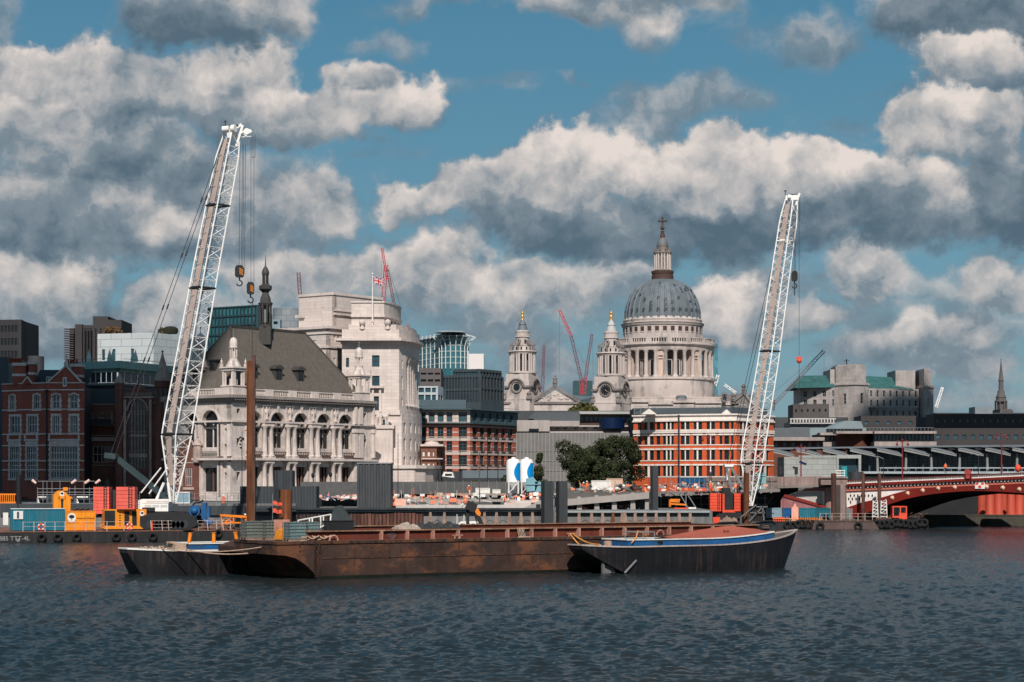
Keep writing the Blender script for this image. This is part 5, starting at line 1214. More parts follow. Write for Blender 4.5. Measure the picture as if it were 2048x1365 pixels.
    for k in range(70): m.box(k*.51,k*.51+.25,-.85,-.5,21.2,21.5)
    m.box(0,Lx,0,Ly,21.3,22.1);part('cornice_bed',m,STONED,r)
    # roof parapet
    m=mm(TH);ps=[H(p) for p in (494,530,577,622,667,706)]
    for a,b in zip(ps,ps[1:]): balus(m,a+1.6,b-.2,-.35,22.05,23.15,9)
    for a in ps: m.box(a-.3,a+1.6,-.45,.1,22.05,23.2)
    m.box(0,ps[0],-.4,-.05,22.05,23.1);m.T=TL_;balus(m,1,6,-.35,22.05,23.15,14);balus(m,7.5,12,-.35,22.05,23.15,12);m.box(6,7.5,-.45,.1,22.05,23.2);m.box(12,15.4,-.45,.0,22.05,23.2)
    part('parapet',m,STONEC,r)
    # left front
    lp=lambda px: tx(TL_,px)
    ops=[];
    for (p0,p1) in ((405,437),(371,396)):
        a,b=lp(p0),lp(p1);rr_=min((b-a)/2,2.2);ops += [(a,b,13.4,17.7+rr_,rr_),(a,b,6.0,10.0)]
    for px,z0,h in ((452,16.0,.5),(452,12.8,1.1),(452,8.0,1.2)): x=lp(px);ops.append((x-.35,x+.35,z0,z0+h))
    w=mm(TL_);carve(w,0,15.5-.02,4.5,zc,ops,0,.9);part('street_front',w,STONE,r)
    for (p0,p1) in ((405,437),(371,396)):
        a,b=lp(p0),lp(p1);rr_=min((b-a)/2,2.2);m=mm(TL_);m.k=1;m.slab([(a,13.4),(b,13.4)]+arch_pts(a,b,17.7,10,rr_)[::-1],.8,.82);m.k=0
        for k in range(3): x=a+(b-a)*k/2;m.tube((x,.7,13.4),(x,.7,17.3),.13,6)
        m.box(a,b,.55,.75,16.5,16.8);statue_z=17;part('arched_window',m,[STONEC,GLD],r)
        m=mm(TL_);m.k=1;m.box(a,b,.8,.82,6,10);m.k=0;m.box((a+b)/2-.1,(a+b)/2+.1,.6,.8,6,10);part('ground_floor_window',m,[REDST,GLD],r)
        m=mm(TL_);pts=arch_pts(a,b,17.7,12,rr_);o_=[(p[0]+(p[0]-(a+b)/2)*.16,17.7+(p[1]-17.7)*1.18) for p in pts]
        for k in range(len(pts)-1): m.slab([pts[k],pts[k+1],o_[k+1],o_[k]],-.16,-.003)
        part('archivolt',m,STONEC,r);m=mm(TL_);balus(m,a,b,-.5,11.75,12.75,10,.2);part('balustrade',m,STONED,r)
    for px in (441,400,397,461,444):
        m=mm(TL_);x=min(lp(px),15.2);m.box(x-.4,x+.4,-.4,-.002,11.9,17.2);m.box(x-.4,x+.4,-.4,-.002,5.2,10.9);part('pilaster',m,STONEC,r)
    # hidden sides
    m=mm(TH);m.box(Lx-.5,Lx,1.1,Ly,4.5,zc);m.box(.9,Lx,Ly-.4,Ly,4.5,zc);part('side_wall',m,STONE,r)
    # roof
    rz0,rz1=22.3,34.1;a,b=.9,8.5;q=[(a,a),(Lx-a,a),(Lx-a,Ly-a),(a,Ly-a)];rg=[(8.2,8.5),(Lx-8.7,8.5)]
    m=mm(TH);m.add([(x,y,rz0) for x,y in q]+[(x,y,rz1) for x,y in rg],[(0,1,5,4),(1,2,5),(2,3,4,5),(3,0,4),(3,2,1,0)]);rf=part('roof',m,SLATE,r)
    m=mm(TH);m.box(8.0,Lx-8.5,8.35,8.65,rz1-.1,rz1+.35)
    for i in range(3):
        pass
    for x,y in ((a,a),(Lx-a,a)): m.beam((x,y,rz0+.1),((8.2 if x < 5 else Lx-8.7),8.5,rz1+.1),.3,.3)
    m.beam((a,Ly-a,rz0+.1),(8.2,8.5,rz1+.1),.3,.3);part('ridge_lead',m,LEAD,rf)
    sl=(rz1-rz0)/(8.5-a)
    for px in (521.5,571,615):
        y=2.7;z=rz0+(y-a)*sl;x=H(px)+1.2;m=mm(TH)
        m.k=0;m.box(x-.85,x+.85,y,y+2.0,z-.1,z+1.9);m.slab([(x-1.15,z+1.9),(x+1.15,z+1.9),(x+.8,z+2.3),(x,z+2.6),(x-.8,z+2.3)],y-.3,y+2.2);m.k=1;m.box(x-.5,x+.5,y-.04,y,z+.15,z+1.75);m.k=0
        m.box(x-.04,x+.04,y-.08,y-.04,z+.15,z+1.75);part('dormer',m,[LEAD,GLD],rf)
    y=8.0;z=rz0+(3.6)*1.55;m=mm(TH);x=3.4;zz=rz0+(x-a)*(rz1-rz0)/(8.2-a);m.k=0;m.box(x,x+2,y-.8,y+.8,zz-.1,zz+1.8);m.box(x-.3,x+2,y-1.1,y+1.1,zz+1.8,zz+2.0);m.k=1;m.box(x-.03,x,y-.5,y+.5,zz+.2,zz+1.6);part('dormer',m,[LEAD,GLD],rf)
    # fleche
    f=TH @ Vector((H(531) if False else 14.0,8.5,0));fx=X(531,f.y);k=f.y/F
    zq=lambda py: Z(py,f.y)
    m=M();c=(fx,f.y,0)
    m.box(fx-1.0,fx+1.0,f.y-1.0,f.y+1.0,zq(690),zq(653))
    m.lathe(c,[(13.5*k,zq(655)),(13.5*k,zq(651)),(10*k,zq(649)),(10*k,zq(646))],8)
    for i in range(8): t=math.pi/4*i+.39;m.tube((fx+11*k*math.cos(t),f.y+11*k*math.sin(t),zq(647)),(fx+11*k*math.cos(t),f.y+11*k*math.sin(t),zq(608)),.17,6)
    m.lathe(c,[(13*k,zq(612)),(15*k,zq(607)),(11*k,zq(604)),(10*k,zq(596)),(7*k,zq(590)),(6*k,zq(586)),(9*k,zq(583)),(13*k,zq(579)),(13*k,zq(572)),(9*k,zq(571)),(8*k,zq(569))],8)
    for i in range(8): t=math.pi/4*i+.39;m.tube((fx+5.5*k*math.cos(t),f.y+5.5*k*math.sin(t),zq(570)),(fx+5.5*k*math.cos(t),f.y+5.5*k*math.sin(t),zq(549)),.1,5)
    m.lathe(c,[(7*k,zq(550)),(7.5*k,zq(547)),(7*k,zq(543)),(4.5*k,zq(537)),(1.6*k,zq(533)),(1.1*k,zq(528)),(.3*k,zq(510)),(0,zq(508))],10)
    fl_=part('fleche',m,LEAD,r,(fx,f.y,zq(690)));m=M();m.box(fx-.35,fx+.35,f.y-.35,f.y+.35,zq(650),zq(610));part('louvre_core',m,mat('pale_core',(.16,.18,.18),.7),fl_)
    t1=TH @ Vector((1.3,1.3,0));turret(r,X(467,t1.y),t1.y,22.05,.93)
    t2=TH @ Vector((Lx-2.0,1.3,0));turret(r,X(718,t2.y),t2.y,22.05,.93)
    t3=TL_ @ Vector((1.0,1.3,0));turret(r,X(401,t3.y),t3.y,22.05,1.05)
hall()
# ------------------------------------------------------------------ generic walls with windows
def wp(px,D): return (X(px,D),D)
WFR=mat('window_frame_white',(.6,.6,.58),.5,.1);WFD=mat('window_frame_dark',(.03,.035,.04),.5,.1);WFG=mat('window_frame_grey',(.25,.27,.28),.5,.1)
def wall_windows(r,A,B,z0,z1,ma,cols,rows,wm=(WFD,GL),nc=2,nr=2,thick=.5,arch=False,name='wall',inset=.22,extra=None,mats2=None,mull=.08):
    """cols: list of (u0,u1) metres or int count with width fraction tuple (n, frac)"""
    T,L=wallT(A,B)
    if isinstance(cols,tuple): n,fr=cols;w_=L/n*fr;cols=[(L*(i+.5)/n-w_/2,L*(i+.5)/n+w_/2) for i in range(n)]
    ops=[(a,b,c,d)+(((b-a)/2,) if arch and j in arch else ()) for a,b in cols for j,(c,d) in enumerate(rows)]
    m=mm(T);carve(m,0,L,z0,z1,ops,0,thick)
    if extra: extra(m,T,L,cols)
    w=part(name,m,mats2 or ma,r)
    for o in ops: put_window(r,T,o[0],o[2],o[1]-o[0],o[3]-o[2],nc,nr,wm,y=inset,arch=(o[4] if len(o) > 4 else 0),fw=mull)
    return T,L,cols
def core(r,pts,z0,z1,dp,ma,roof=None,ins=.55,name='core'):
    """dark body behind the walls, closed at the back"""
    c=[(x,y+ins) for x,y in pts]+[(pts[-1][0],pts[-1][1]+dp),(pts[0][0],pts[0][1]+dp)]
    m=M();m.prism(c,z0,z1-.06);part(name,m,ma,r)
    if roof:
        c=[(x,y+.05) for x,y in pts]+[(pts[-1][0],pts[-1][1]+dp),(pts[0][0],pts[0][1]+dp)]
        m=M();m.prism(c,z1-.05,z1+.15);part('roof',m,roof,r)
INT=mat('dim_interior',(.03,.03,.032),.9,.1)
def bld(label,pts,z0,z1,ma,dp,grids,name='office_building',roof=None,cat='building',wm=(WFD,GL),**kw):
    r=root(name,(pts[0][0],pts[0][1],z0),label,cat)
    for (A,B),g_ in zip(zip(pts,pts[1:]),grids):
        if g_ is None: T,L=wallT(A,B);m=mm(T);m.box(0,L,0,.5,z0,z1);part('wall',m,ma,r)
        else: wall_windows(r,A,B,z0,z1,ma,g_[0],g_[1],wm,**kw)
    core(r,pts,z0,z1,dp,INT,roof or ma)
    m=M();m.box(pts[-1][0]-.3,pts[-1][0]+.004,pts[-1][1]+.6,pts[-1][1]+dp,z0,z1-.07);m.box(pts[0][0]-.004,pts[0][0]+.3,pts[0][1]+.6,pts[0][1]+dp,z0,z1-.07);part('side_wall',m,ma,r)
    return r
def pyr(z0,z1,n,f=.6): h=(z1-z0)/n;return [(z0+h*(i+.5-f/2),z0+h*(i+.5+f/2)) for i in range(n)]
def zs(D,*pys): return [Z(p,D) for p in pys]
def rws(D,*pr): return [(Z(b,D),Z(a,D)) for a,b in pr]
def cols_px(A,B,prs): T,L=wallT(A,B);return [(tx(T,a),tx(T,b)) for a,b in prs]
# ------------------------------------------------------------------ tall white stone corner block
def corner_block():
    WS=mat('white_ashlar',(.66,.575,.53),.8,.08,.2,streak=.14,dirt=(.33,.25,.225),dirt_amt=.45,dscale=.08,dlo=.5,brick=(2.2,.62,.03),brick_c=(.74,.7,.68))
    WSC=mat('white_moulding',(.66,.575,.53),.8,.12,.5,streak=.25,dirt=(.25,.2,.18),dirt_amt=.5)
    D=372;r=root('corner_office_block',(X(684,D),D,5),'tall white stone office block with curved colonnade behind the city hall','building')
    def face(A,B,z0,z1,ops,nm,t=.6,wn=(1,2)):
        T,L=wallT(A,B);O=[(tx(T,a),tx(T,b),Z(d,T[1][3]+T[1][0]*tx(T,a)),Z(c,T[1][3]+T[1][0]*tx(T,a))) for a,b,c,d in ops]
        m=mm(T);carve(m,0,L,z0,z1,O,0,t);part(nm,m,WS,r)
        for o in O: put_window(r,T,o[0],o[2],o[1]-o[0],o[3]-o[2],wn[0],wn[1],(WFD,GLT),y=.25)
        return T,L
    def off(p,d,l): return (p[0]+d[0]*l,p[1]+d[1]*l)
    LD,RD=(-.8,.6),(.6,.8)
    # main body
    cB=wp(657,374);zB=Z(655,374);T,L=face(off(cB,LD,17),cB,5,zB,[(625,632,681,705),(600,606,681,705)],'west_wall')
    cC0=off(cB,RD,5);T2,L2=face(cB,cC0,5,zB,[(667,671,670,684),(674.5,678.5,670,684),(667,671,716,731),(674.5,678.5,716,731),(675,679,752,762)],'return_wall')
    m=M();m.prism([off(cB,LD,16.9),(cB[0],cB[1]+.2),(cC0[0]-.1,cC0[1]+.3),(cC0[0]+10,cC0[1]+22),off(off(cB,LD,17),(0,1),14)],5,zB-.05);part('core',m,WS,r)
    for zz,h,o_ in ((Z(652,374),.5,.5),(Z(664,374),.35,.2),(Z(692,374),.4,.25)):
        m=mm(T);m.box(0,L+o_*.8,-o_,-.004,zz-h,zz);m.T=T2;m.box(-.0,L2+.2,-o_+.005,-.006,zz-h+.004,zz+.004);part('string_course',m,WSC,r)
    # set back upper storeys
    cA=wp(668.8,381);zA=Z(585,381);T,L=face(off(cA,LD,9.2),cA,zB-.3,zA,[(613,616.5,618,628),(644,647.5,616,626)],'attic_west_wall')
    eA=off(cA,RD,14);T2,L2=face(cA,eA,zB-.3,zA,[],'attic_return_wall');m=M();m.prism([off(cA,LD,9.1),(cA[0],cA[1]+.2),(eA[0]-.1,eA[1]),(eA[0]-8,eA[1]+8)],zB-.3,zA-.05);part('attic_core',m,WS,r)
    m=mm(T2);m.box(-.3,12,-.35,-.004,Z(630,381),Z(626,381));m.box(-.3,12,-.25,-.006,Z(622,381),Z(620.5,381));m.box(-.2,L2,-.2,-.004,zA-.5,zA+.02);m.T=T;m.box(0,L+.2,-.2,-.005,zA-.45,zA+.03);m.box(-.6,1.6,-.5,-.007,Z(632,381),Z(626,381));part('attic_band',m,WSC,r)
    # central block with the curved colonnade
    a,c=wp(684,D),wp(798,D);zc=Z(688,D);k=D/F
    curve=[(0,0),(1.1,2.4),(1.95,5.2),(2.55,8.4),(2.9,12),(3.05,16)]
    low=[(c[0]+x*1.0+.5,c[1]+y-.4) for x,y in curve];mid=[(c[0]+x,c[1]+y) for x,y in curve]
    zl=Z(827,D)
    ops=[(744,759,711,734),(744,759,752,772),(744,760,793,823),(692,698,716,735),(692,698,752,770)]
    face(a,c,zl,zc,ops,'central_wall',.7,(2,2))
    face((a[0]-.5,a[1]-.4),(c[0]+.5,c[1]-.4),5,zl,[(765,773,840,852)],'lower_wall')
    m=M();m.prism([(a[0]+.1,a[1]+.7),(c[0]-.1,c[1]+.7),(c[0]-.1,c[1]+18),(a[0],a[1]+18)],5,zc);part('central_core',m,INT,r)
    for i,((A,B),(A2,B2)) in enumerate(zip(zip(low,low[1:]),zip(mid,mid[1:]))):
        T,L=wallT(A,B);zr=[(Z(866,D),Z(846,D)),(Z(901,D),Z(877,D)),(Z(930,D),Z(914,D))]
        m=mm(T);u=(L*.32,L*.62);carve(m,0,L,5,zl,[(u[0],u[1],p,q) for p,q in zr],0,.5);part('lower_curved_wall',m,WS,r)
        for p,q in zr: put_window(r,T,u[0],p,u[1]-u[0],q-p,1,2,(WFD,GLT),y=.25)
        T,L=wallT(A2,B2)
        if i == 0:
            m=mm(T);O=[(L*.4,L*.6,Z(d_,D),Z(c_,D)) for c_,d_ in ((720,737),(753,780),(796,812))];carve(m,0,L,zl,zc,O,0,.5);part('pier_wall',m,WS,r)
            for o in O: put_window(r,T,o[0],o[2],o[1]-o[0],o[3]-o[2],1,2,(WFD,GLT),y=.25)
        else:
            m=mm(T);m.box(0,L,1.5,1.7,zl,zc);m.box(0,L,0,1.5,zl,Z(812,D));m.box(0,L,0,1.5,Z(713,D),zc);part('recessed_wall',m,WSC,r)
            for u in ((.25,.8) if i < 4 else (.5,)):
                m=mm(T);column(m,L*u,.55,Z(812,D),Z(714,D),.52,10);part('column',m,WS,r)
                if i < 4: m=mm(T);m.box(L*u-.9+.75,L*u-.1+.75,1.45,1.49,Z(800,D),Z(725,D));part('tall_window',m,GLD,r)
    def ring(pts_,x0,z0,z1,ext,nm,ma,cut=0):
        o_=[(pts_[0][0]-(pts_[0][0]-x0),pts_[0][1]-ext)]+[(p[0]+ext*(.3 if i == 0 else .55),p[1]-ext*(1 if i == 0 else .5)) for i,p in enumerate(pts_)]+[(pts_[-1][0]-2,pts_[-1][1]+2),(x0,pts_[0][1]+2)]
        m=M();m.prism(o_,z0,z1);return part(nm,m,ma,r)
    ring(mid,a[0]-.3,zl-.3,zl+.5,.75,'lower_cornice',WSC);ring(mid,a[0]-.2,zc,zc+.5,.5,'cornice_bed',WSC);ring(mid,a[0]-1.2,zc+.5,zc+.95,1.7,'main_cornice',WSC);ring(mid,a[0],zc+.95,zc+2.7,.1,'attic_step',WS);ring([(p[0]-.6,p[1]+.5) for p in mid],a[0]+1.2,zc+2.7,zc+3.6,.1,'parapet',WS)
    up=[(c[0]-2.9+x*.78,c[1]+2+y*.9) for x,y in curve];zu=Z(606,D+2)
    T,L=face((a[0]+1.6,a[1]+2),up[0],zc+3.5,zu,[],'upper_wall')
    for i,(A,B) in enumerate(zip(up,up[1:])):
        T,L=wallT(A,B);m=mm(T);q=(Z(669,D),Z(637,D));carve(m,0,L,zc+3.5,zu-.02*i,[(L*.15,L*.85,*q)],0,.5);part('upper_curved_wall',m,WSC,r);put_window(r,T,L*.15,q[0],L*.7,q[1]-q[0],2,3,(WFG,GLD),y=.2)
    ring(up,a[0]+1.5,Z(633,D),Z(628,D),.45,'upper_band',WSC);ring(up,a[0]+1.5,zu,zu+.3,.2,'upper_coping',WSC)
    m=M();m.prism([(a[0]+1.8,a[1]+2.6),(up[0][0]-.2,up[0][1]+.6)]+[(p[0]-.6,p[1]+.3) for p in up[1:]]+[(a[0]+1.8,a[1]+20)],zc+3,zu-.03);part('upper_core',m,INT,r)
    for i,px in enumerate((724.5,775.5)):
        x=X(px,D);m=M();m.lathe((x,D+.1,0),[(.55,zc+2.7),(.55,zc+2.95),(.3,zc+3.1),(.26,zc+3.4),(.5,zc+3.65),(.62,zc+3.95),(.52,zc+4.3),(.25,zc+4.5),(0,zc+4.6)],12);part('stone_urn',m,WSC,r)
    x0,x1,zp=X(740,D),X(768,D),Z(776,D)
    m=M();m.box(x0,x1,D-1.0,D-.01,zp-.1,zp+.3);m.box(x0+.4,x0+.75,D-.6,D-.02,Z(826,D),zp-.1);m.box(x1-.9,x1-.5,D-.6,D-.02,Z(826,D),zp-.1);part('window_hood',m,WSC,r)
    # sculpture group on its plinth, low curved wing
    m=M();x0,x1=X(752,D-3),X(786,D-3);m.box(x0-3,x1,D-4,D-.5,5,Z(858,D-3));m.box(x0-3.3,x1+.3,D-4.3,D-.45,Z(858,D-3),Z(851,D-3));part('plinth',m,WSC,r)
    m=M()
    q=Vector((X(764,D-2.5),D-2.5,Z(851,D-3)))
    for a_,b_,ra,rb in (((-1.0,0,1.5),(.8,0,1.6),.42,.5),((.8,0,1.6),(1.25,-.1,2.4),.4,.22),((1.25,-.1,2.45),(1.65,-.1,2.15),.2,.13),((.7,-.2,1.4),(.75,-.2,0),.2,.12),((.8,.2,1.4),(1.1,.2,.1),.2,.12),((-.9,-.2,1.4),(-1.0,-.2,0),.24,.13),((-.9,.2,1.4),(-.7,.2,0),.22,.13),((-1.3,0,1.6),(-1.6,0,.4),.15,.08),((-.3,-.75,0),(-.25,-.7,1.5),.3,.32),((-.25,-.7,1.5),(-.2,-.7,2.2),.36,.2),((-.45,-.75,2.0),(.3,-.8,1.8),.12,.09)): m.tube(q+Vector(a_),q+Vector(b_),ra,8,rb)
    m.ball(q+Vector((-.2,-.7,2.5)),.22,6)
    part('sculpture',m,WSC,r)
    wg=[wp(748,362),wp(829,361),wp(850,363),wp(866,367),wp(878,374)];zw=Z(931,362)
    m=M();m.prism(wg+[(wg[-1][0],385),(wg[0][0],385)],4.4,zw-.6);part('low_wing',m,WS,r);m=M();m.prism([(p[0]+.3*(i > 0),p[1]-.4) for i,p in enumerate(wg)]+[(wg[-1][0]+.3,385),(wg[0][0],385)],zw-.6,zw);part('wing_coping',m,WSC,r)
    # flag on its pole
    x=X(745,D+1);m=M();m.tube((x,D+1,zc+3),(x,D+1,Z(548,D)),.16,8,.08);m.ball((x,D+1,Z(547,D)),.2,5);p_=single('flagpole',m,WHITE,(x,D+1,zc+3),'white flagpole with a union flag on the tall white block','flagpole');m=M();m.box(x-1,x+1,D+.9,D+1.1,Z(641,D),Z(640,D));m.box(x-.3,x+.3,D+.7,D+1.3,Z(644,D),Z(640,D));part('pole_bracket',m,WSC,p_)
    fw_,fh=2.1,1.35
    def wav(u,v,o_=0): return (x+.1+fw_*u,D+1+.25*math.sin(u*6)-o_,Z(553,D)-fh*v-.5*u*u+.08*math.sin(u*6+1))
    m=M();m.grid(lambda u,v: wav(u,v),12,6);f=part('flag',m,mat('flag_blue',(.02,.03,.16),.8,.05),p_)
    def strip(a_,b_,wd_,ma,nm,o_):
        m=M();n=10;(ax,ay),(bx,by)=a_,b_;dx,dy=bx-ax,(by-ay)*fh/fw_;l=math.hypot(dx,dy);nx,ny=-dy/l*wd_,dx/l*wd_*fw_/fh
        cl=lambda q: min(1,max(0,q))
        m.grid(lambda u,v: wav(cl(ax+(bx-ax)*u+nx*(v-.5)),cl(ay+(by-ay)*u+ny*(v-.5)),o_),n,1);m2=M();m2.v,m2.f,m2.mi,m2.sm=m.v,m.f,m.mi,m.sm;part(nm,m2,ma,f)
    FR=mat('flag_red',(.45,.02,.02),.8,.05);FW=mat('flag_white',(.75,.74,.72),.8,.03)
    for a_,b_ in (((0,0),(1,1)),((0,1),(1,0))): strip(a_,b_,.13,FW,'white_saltire',.02);strip(a_,b_,.05,FR,'red_saltire',.03)
    for a_,b_,q in (((.5,0),(.5,1),.2),((0,.5),(1,.5),.2)): strip(a_,b_,q,FW,'white_cross',.04);strip(a_,b_,q*.6,FR,'red_cross',.05)
corner_block()
# ------------------------------------------------------------------ gabled brick house and dark gothic college at the left
def brick_left():
    BR=mat('red_brown_brick',(.30,.088,.062),.85,.15,.3,streak=.2,brick=(.45,.15,.02),brick_c=(.8,.8,.8));ST=mat('grey_dressed_stone',(.56,.50,.48),.85,.15,.8,streak=.2)
    D=343;k=D/F;r=root('gabled_brick_house',(X(94,D),D,5),'red brown brick building with gable, chimneys and tall stone framed windows at the left edge','building')
    A,B,C_=wp(5,348),wp(94,D),wp(168,D);zt=Z(780,D)
    for (P0,P1),prs in (((A,B),((19,31),(67,81),(20,42),(55,76),(19,41),(53,75))),((B,C_),((103.5,121),(139,157),(103.5,121),(139,157),(100,157),None))):
        T,L=wallT(P0,P1);ops=[];sty=[]
        for i,q in enumerate(prs):
            if q is None: continue
            a,b=tx(T,q[0]),tx(T,q[1]);row=i//2;c,d=((818,788),(866,832),(957,893))[row];c,d=Z(c,D),Z(d,D)
            ops.append((a+.15,b-.15,c,d)+(((b-a)/2-.15,) if row == 0 else ()));sty.append((row,b-a))
        m=mm(T);carve(m,0,L,4.6,zt,ops,0,.6);part('brick_wall',m,BR,r)
        for o,(row,w_) in zip(ops,sty):
            nc=2 if row == 0 else (3 if w_ < 3 else 9)
            put_window(r,T,o[0],o[2],o[1]-o[0],o[3]-o[2],nc if row < 2 else (4 if w_ < 3 else 10),(2,2,5)[row],(ST,GLT),y=.15,arch=(o[4] if len(o) > 4 else 0),fw=.13,deep=.25)
            m=mm(T);a,b,c,d=o[:4]
            for s in ((a-.28,a),(b,b+.28)):
                m.box(*s,-.12,-.003,c-.2,d+(0 if row == 0 else .3));n=int((d-c)/.9)
                for j in range(n): m.box(s[0]-(.14 if s[0] < a else 0),s[1]+(.14 if s[0] > a else 0),-.09,-.004,c+.3+j*.9,c+.7+j*.9)
            m.box(a-.4,b+.4,-.2,-.003,c-.35,c-.05)
            if row == 0:
                pts=arch_pts(a,b,d-o[4],10,o[4]);q2=[(p[0]+(p[0]-(a+b)/2)*.3,d-o[4]+(p[1]-d+o[4])*1.3) for p in pts]
                for j in range(10): m.slab([pts[j],pts[j+1],q2[j+1],q2[j]],-.12,-.003)
            else: m.box(a-.3,b+.3,-.14,-.003,d,d+(.35 if row == 1 else 1.0))
            if row == 2:
                m.box(a-.5,b+.5,-.3,-.003,d+1.0,d+1.25)
                for j in range(int((b-a)/.4)): m.box(a+.1+.4*j,a+.3+.4*j,-.19,-.143,d+.3,d+.85)
                for s in (a-.4,b+.1): m.box(s,s+.3,-.35,-.004,d+.9,d+2.0)
            part('stone_surround',m,ST,r)
        m=mm(T)
        for py in (780,819,868,891,922,940): m.box(-.05,L+.05,-.13,-.006,Z(py+1.2,D),Z(py-1.2,D))
        part('string_courses',m,ST,r)
        m=mm(T);m.box(-.05,L+.05,-.05,.6,zt,Z(767,D));part('parapet',m,BR,r);m=mm(T);m.box(-.1,L+.1,-.15,.65,Z(767,D),Z(765,D));part('coping',m,ST,r)
    x=X(94,D);m=M();m.box(x-.12,x+.12,D-.35,D-.15,4.6,Z(784,D));m.box(x-.25,x+.25,D-.45,D-.1,Z(786,D),Z(780,D));part('drainpipe',m,DARK,r)
    m=M();g0,g1,gp=X(97,D),X(161,D),X(132,D);zb,zp=Z(767,D),Z(733,D)
    m.slab([(g0,zb),(g1,zb),(gp,zp)],D-.1,D+.5);m.slab([(X(40,D),zb),(X(60,D),zb),(X(50,D),Z(753,D))],D+1.5,D+2);part('gable',m,BR,r)
    m=M();m.beam((g0-.2,D+.2,zb+.1),(gp,D+.2,zp+.1),.9,.22);m.beam((g1+.2,D+.2,zb+.1),(gp,D+.2,zp+.1),.9,.22);m.box(X(126,D),X(134,D),D-.3,D-.1,Z(774,D),Z(755,D));m.lathe((gp,D+.2,0),[(.35,zp),(.3,zp+.8),(.12,zp+1.2),(.2,zp+1.7),(0,zp+2.2)],8)
    m.beam((X(40,D),D+1.7,zb),(X(50,D),D+1.7,Z(753,D)),.7,.2);m.beam((X(60,D),D+1.7,zb),(X(50,D),D+1.7,Z(753,D)),.7,.2);part('gable_coping',m,ST,r)
    m=M();m.box(X(128.5,D),X(131.5,D),D-.34,D-.3,Z(771,D),Z(758,D));m.box(X(43,D)+.2,X(53,D)-.2,D+.0,D+.02,0,0.01);part('niche_window',m,GLT,r)
    m=M();a=X(58,D);m.add([(a,D+2,zb-.5),(X(168,D),D+2,zb-.5),(X(168,D),D+8,Z(735,D)),(a,D+8,Z(735,D))],[(0,1,2,3)]);m.box(X(9,D+6),X(167,D+6),D+6.5,D+18,5,zb-.6);m.box(X(95,D),X(167,D),D+1,D+6.6,5,zb-.6);rf=part('roof',m,mat('blue_black_slate',(.028,.032,.04),.7,.2,.8),r)
    put_window(r,Matrix.Identity(4),X(88,D),Z(764,D),1.15,.95,3,1,(WFR,GL),y=D+1.6)
    for (a,b,t0,t1,pots) in ((17,43,724,768,7),(49,60,721,764,1),(134,155,726,768,4)):
        m=M();m.box(X(a,D),X(b,D),D+3,D+5.5,Z(t1,D),Z(t0,D));ch=part('chimney',m,BR,rf)
        m=M();m.box(X(a-1.5,D),X(b+1.5,D),D+2.8,D+5.7,Z(t0+6,D),Z(t0,D));m.box(X(a-1.5,D),X(b+.5,D),D+2.9,D+5.6,Z(t0+27,D),Z(t0+22,D));part('chimney_band',m,ST,ch)
        m=M()
        for i in range(pots): m.lathe((X(a+2.5+(b-a-4)*i/max(1,pots-1),D+4),D+4,Z(t0,D)),[(.2,0),(.17,.8),(.2,.85),(0,.85)],8)
        part('chimney_pots',m,mat('terracotta_pots',(.22,.05,.03),.8),ch)
    # college
    BK=mat('dark_sooty_brick',(.17,.075,.058),.85,.25,.3,streak=.3,brick=(.5,.2,.02),brick_c=(.8,.8,.8));SD=mat('sooty_stone',(.38,.295,.26),.85,.25,.8,streak=.3);SR=mat('black_roof',(.022,.022,.025),.75,.25,.8)
    D=348;r=root('gothic_college',(X(200,D),D,5),'dark sooty gothic brick college with great traceried window and pointed turret','building')
    A,B=wp(168,D+3),wp(232,D+3);T,L=wallT(A,B)
    ops=[(tx(T,a),tx(T,b),Z(848,D),Z(822,D),.9) for a,b in ((178,188),(197,208),(219,226))]+[(tx(T,186),tx(T,228),Z(925,D),Z(892,D))]+[(tx(T,192),tx(T,202),Z(988,D),Z(958,D),.8),(tx(T,208),tx(T,220),Z(988,D),Z(958,D),.9)]
    m=mm(T);carve(m,0,L,4.6,Z(807,D),ops,0,.6);m.box(tx(T,183),tx(T,232),-2.2,0,4.6,Z(893,D)) if False else None;part('nave_wall',m,BK,r)
    for o in ops: put_window(r,T,o[0],o[2],o[1]-o[0],o[3]-o[2],2 if o[1]-o[0] < 2 else 5,2,(SD,GLD),y=.15,arch=o[4] if len(o) > 4 else 0,fw=.13,deep=.25)
    m=mm(T)
    for py in (807,850,870,930): m.box(0,L,-.2,-.004,Z(py+1.5,D),Z(py,D))
    m.box(tx(T,183),tx(T,231),-.5,-.006,Z(882,D),Z(874,D));part('string_courses',m,SD,r)
    m=M();m.add([(A[0],D+3,Z(807,D)),(B[0],D+3,Z(807,D)),(B[0],D+9,Z(773,D)),(A[0],D+9,Z(773,D))],[(0,1,2,3)]);m.add([(A[0],D-.5,Z(852,D)),(X(222,D),D-.5,Z(852,D)),(X(214,D),D+2.9,Z(838,D)),(A[0],D+2.9,Z(838,D))],[(0,1,2,3)]);m.box(A[0],B[0],D+9,D+10,5,Z(773,D));part('roof',m,SR,r)
    A,B=wp(230,D-1),wp(341,D-1);T,L=wallT(A,B);gw=(tx(T,257),tx(T,294));hw=(gw[1]-gw[0])/2
    m=mm(T);carve(m,0,L,4.6,Z(797,D),[(gw[0],gw[1],Z(938,D),Z(797,D)-.2,hw*1.25)],0,.7);m.slab([(tx(T,246),Z(797,D)),(tx(T,306),Z(797,D)),(tx(T,306),Z(787,D)),(tx(T,290),Z(780,D)),(tx(T,276),Z(768,D)),(tx(T,262),Z(780,D)),(tx(T,246),Z(787,D))],0,.6);part('gable_wall',m,BK,r)
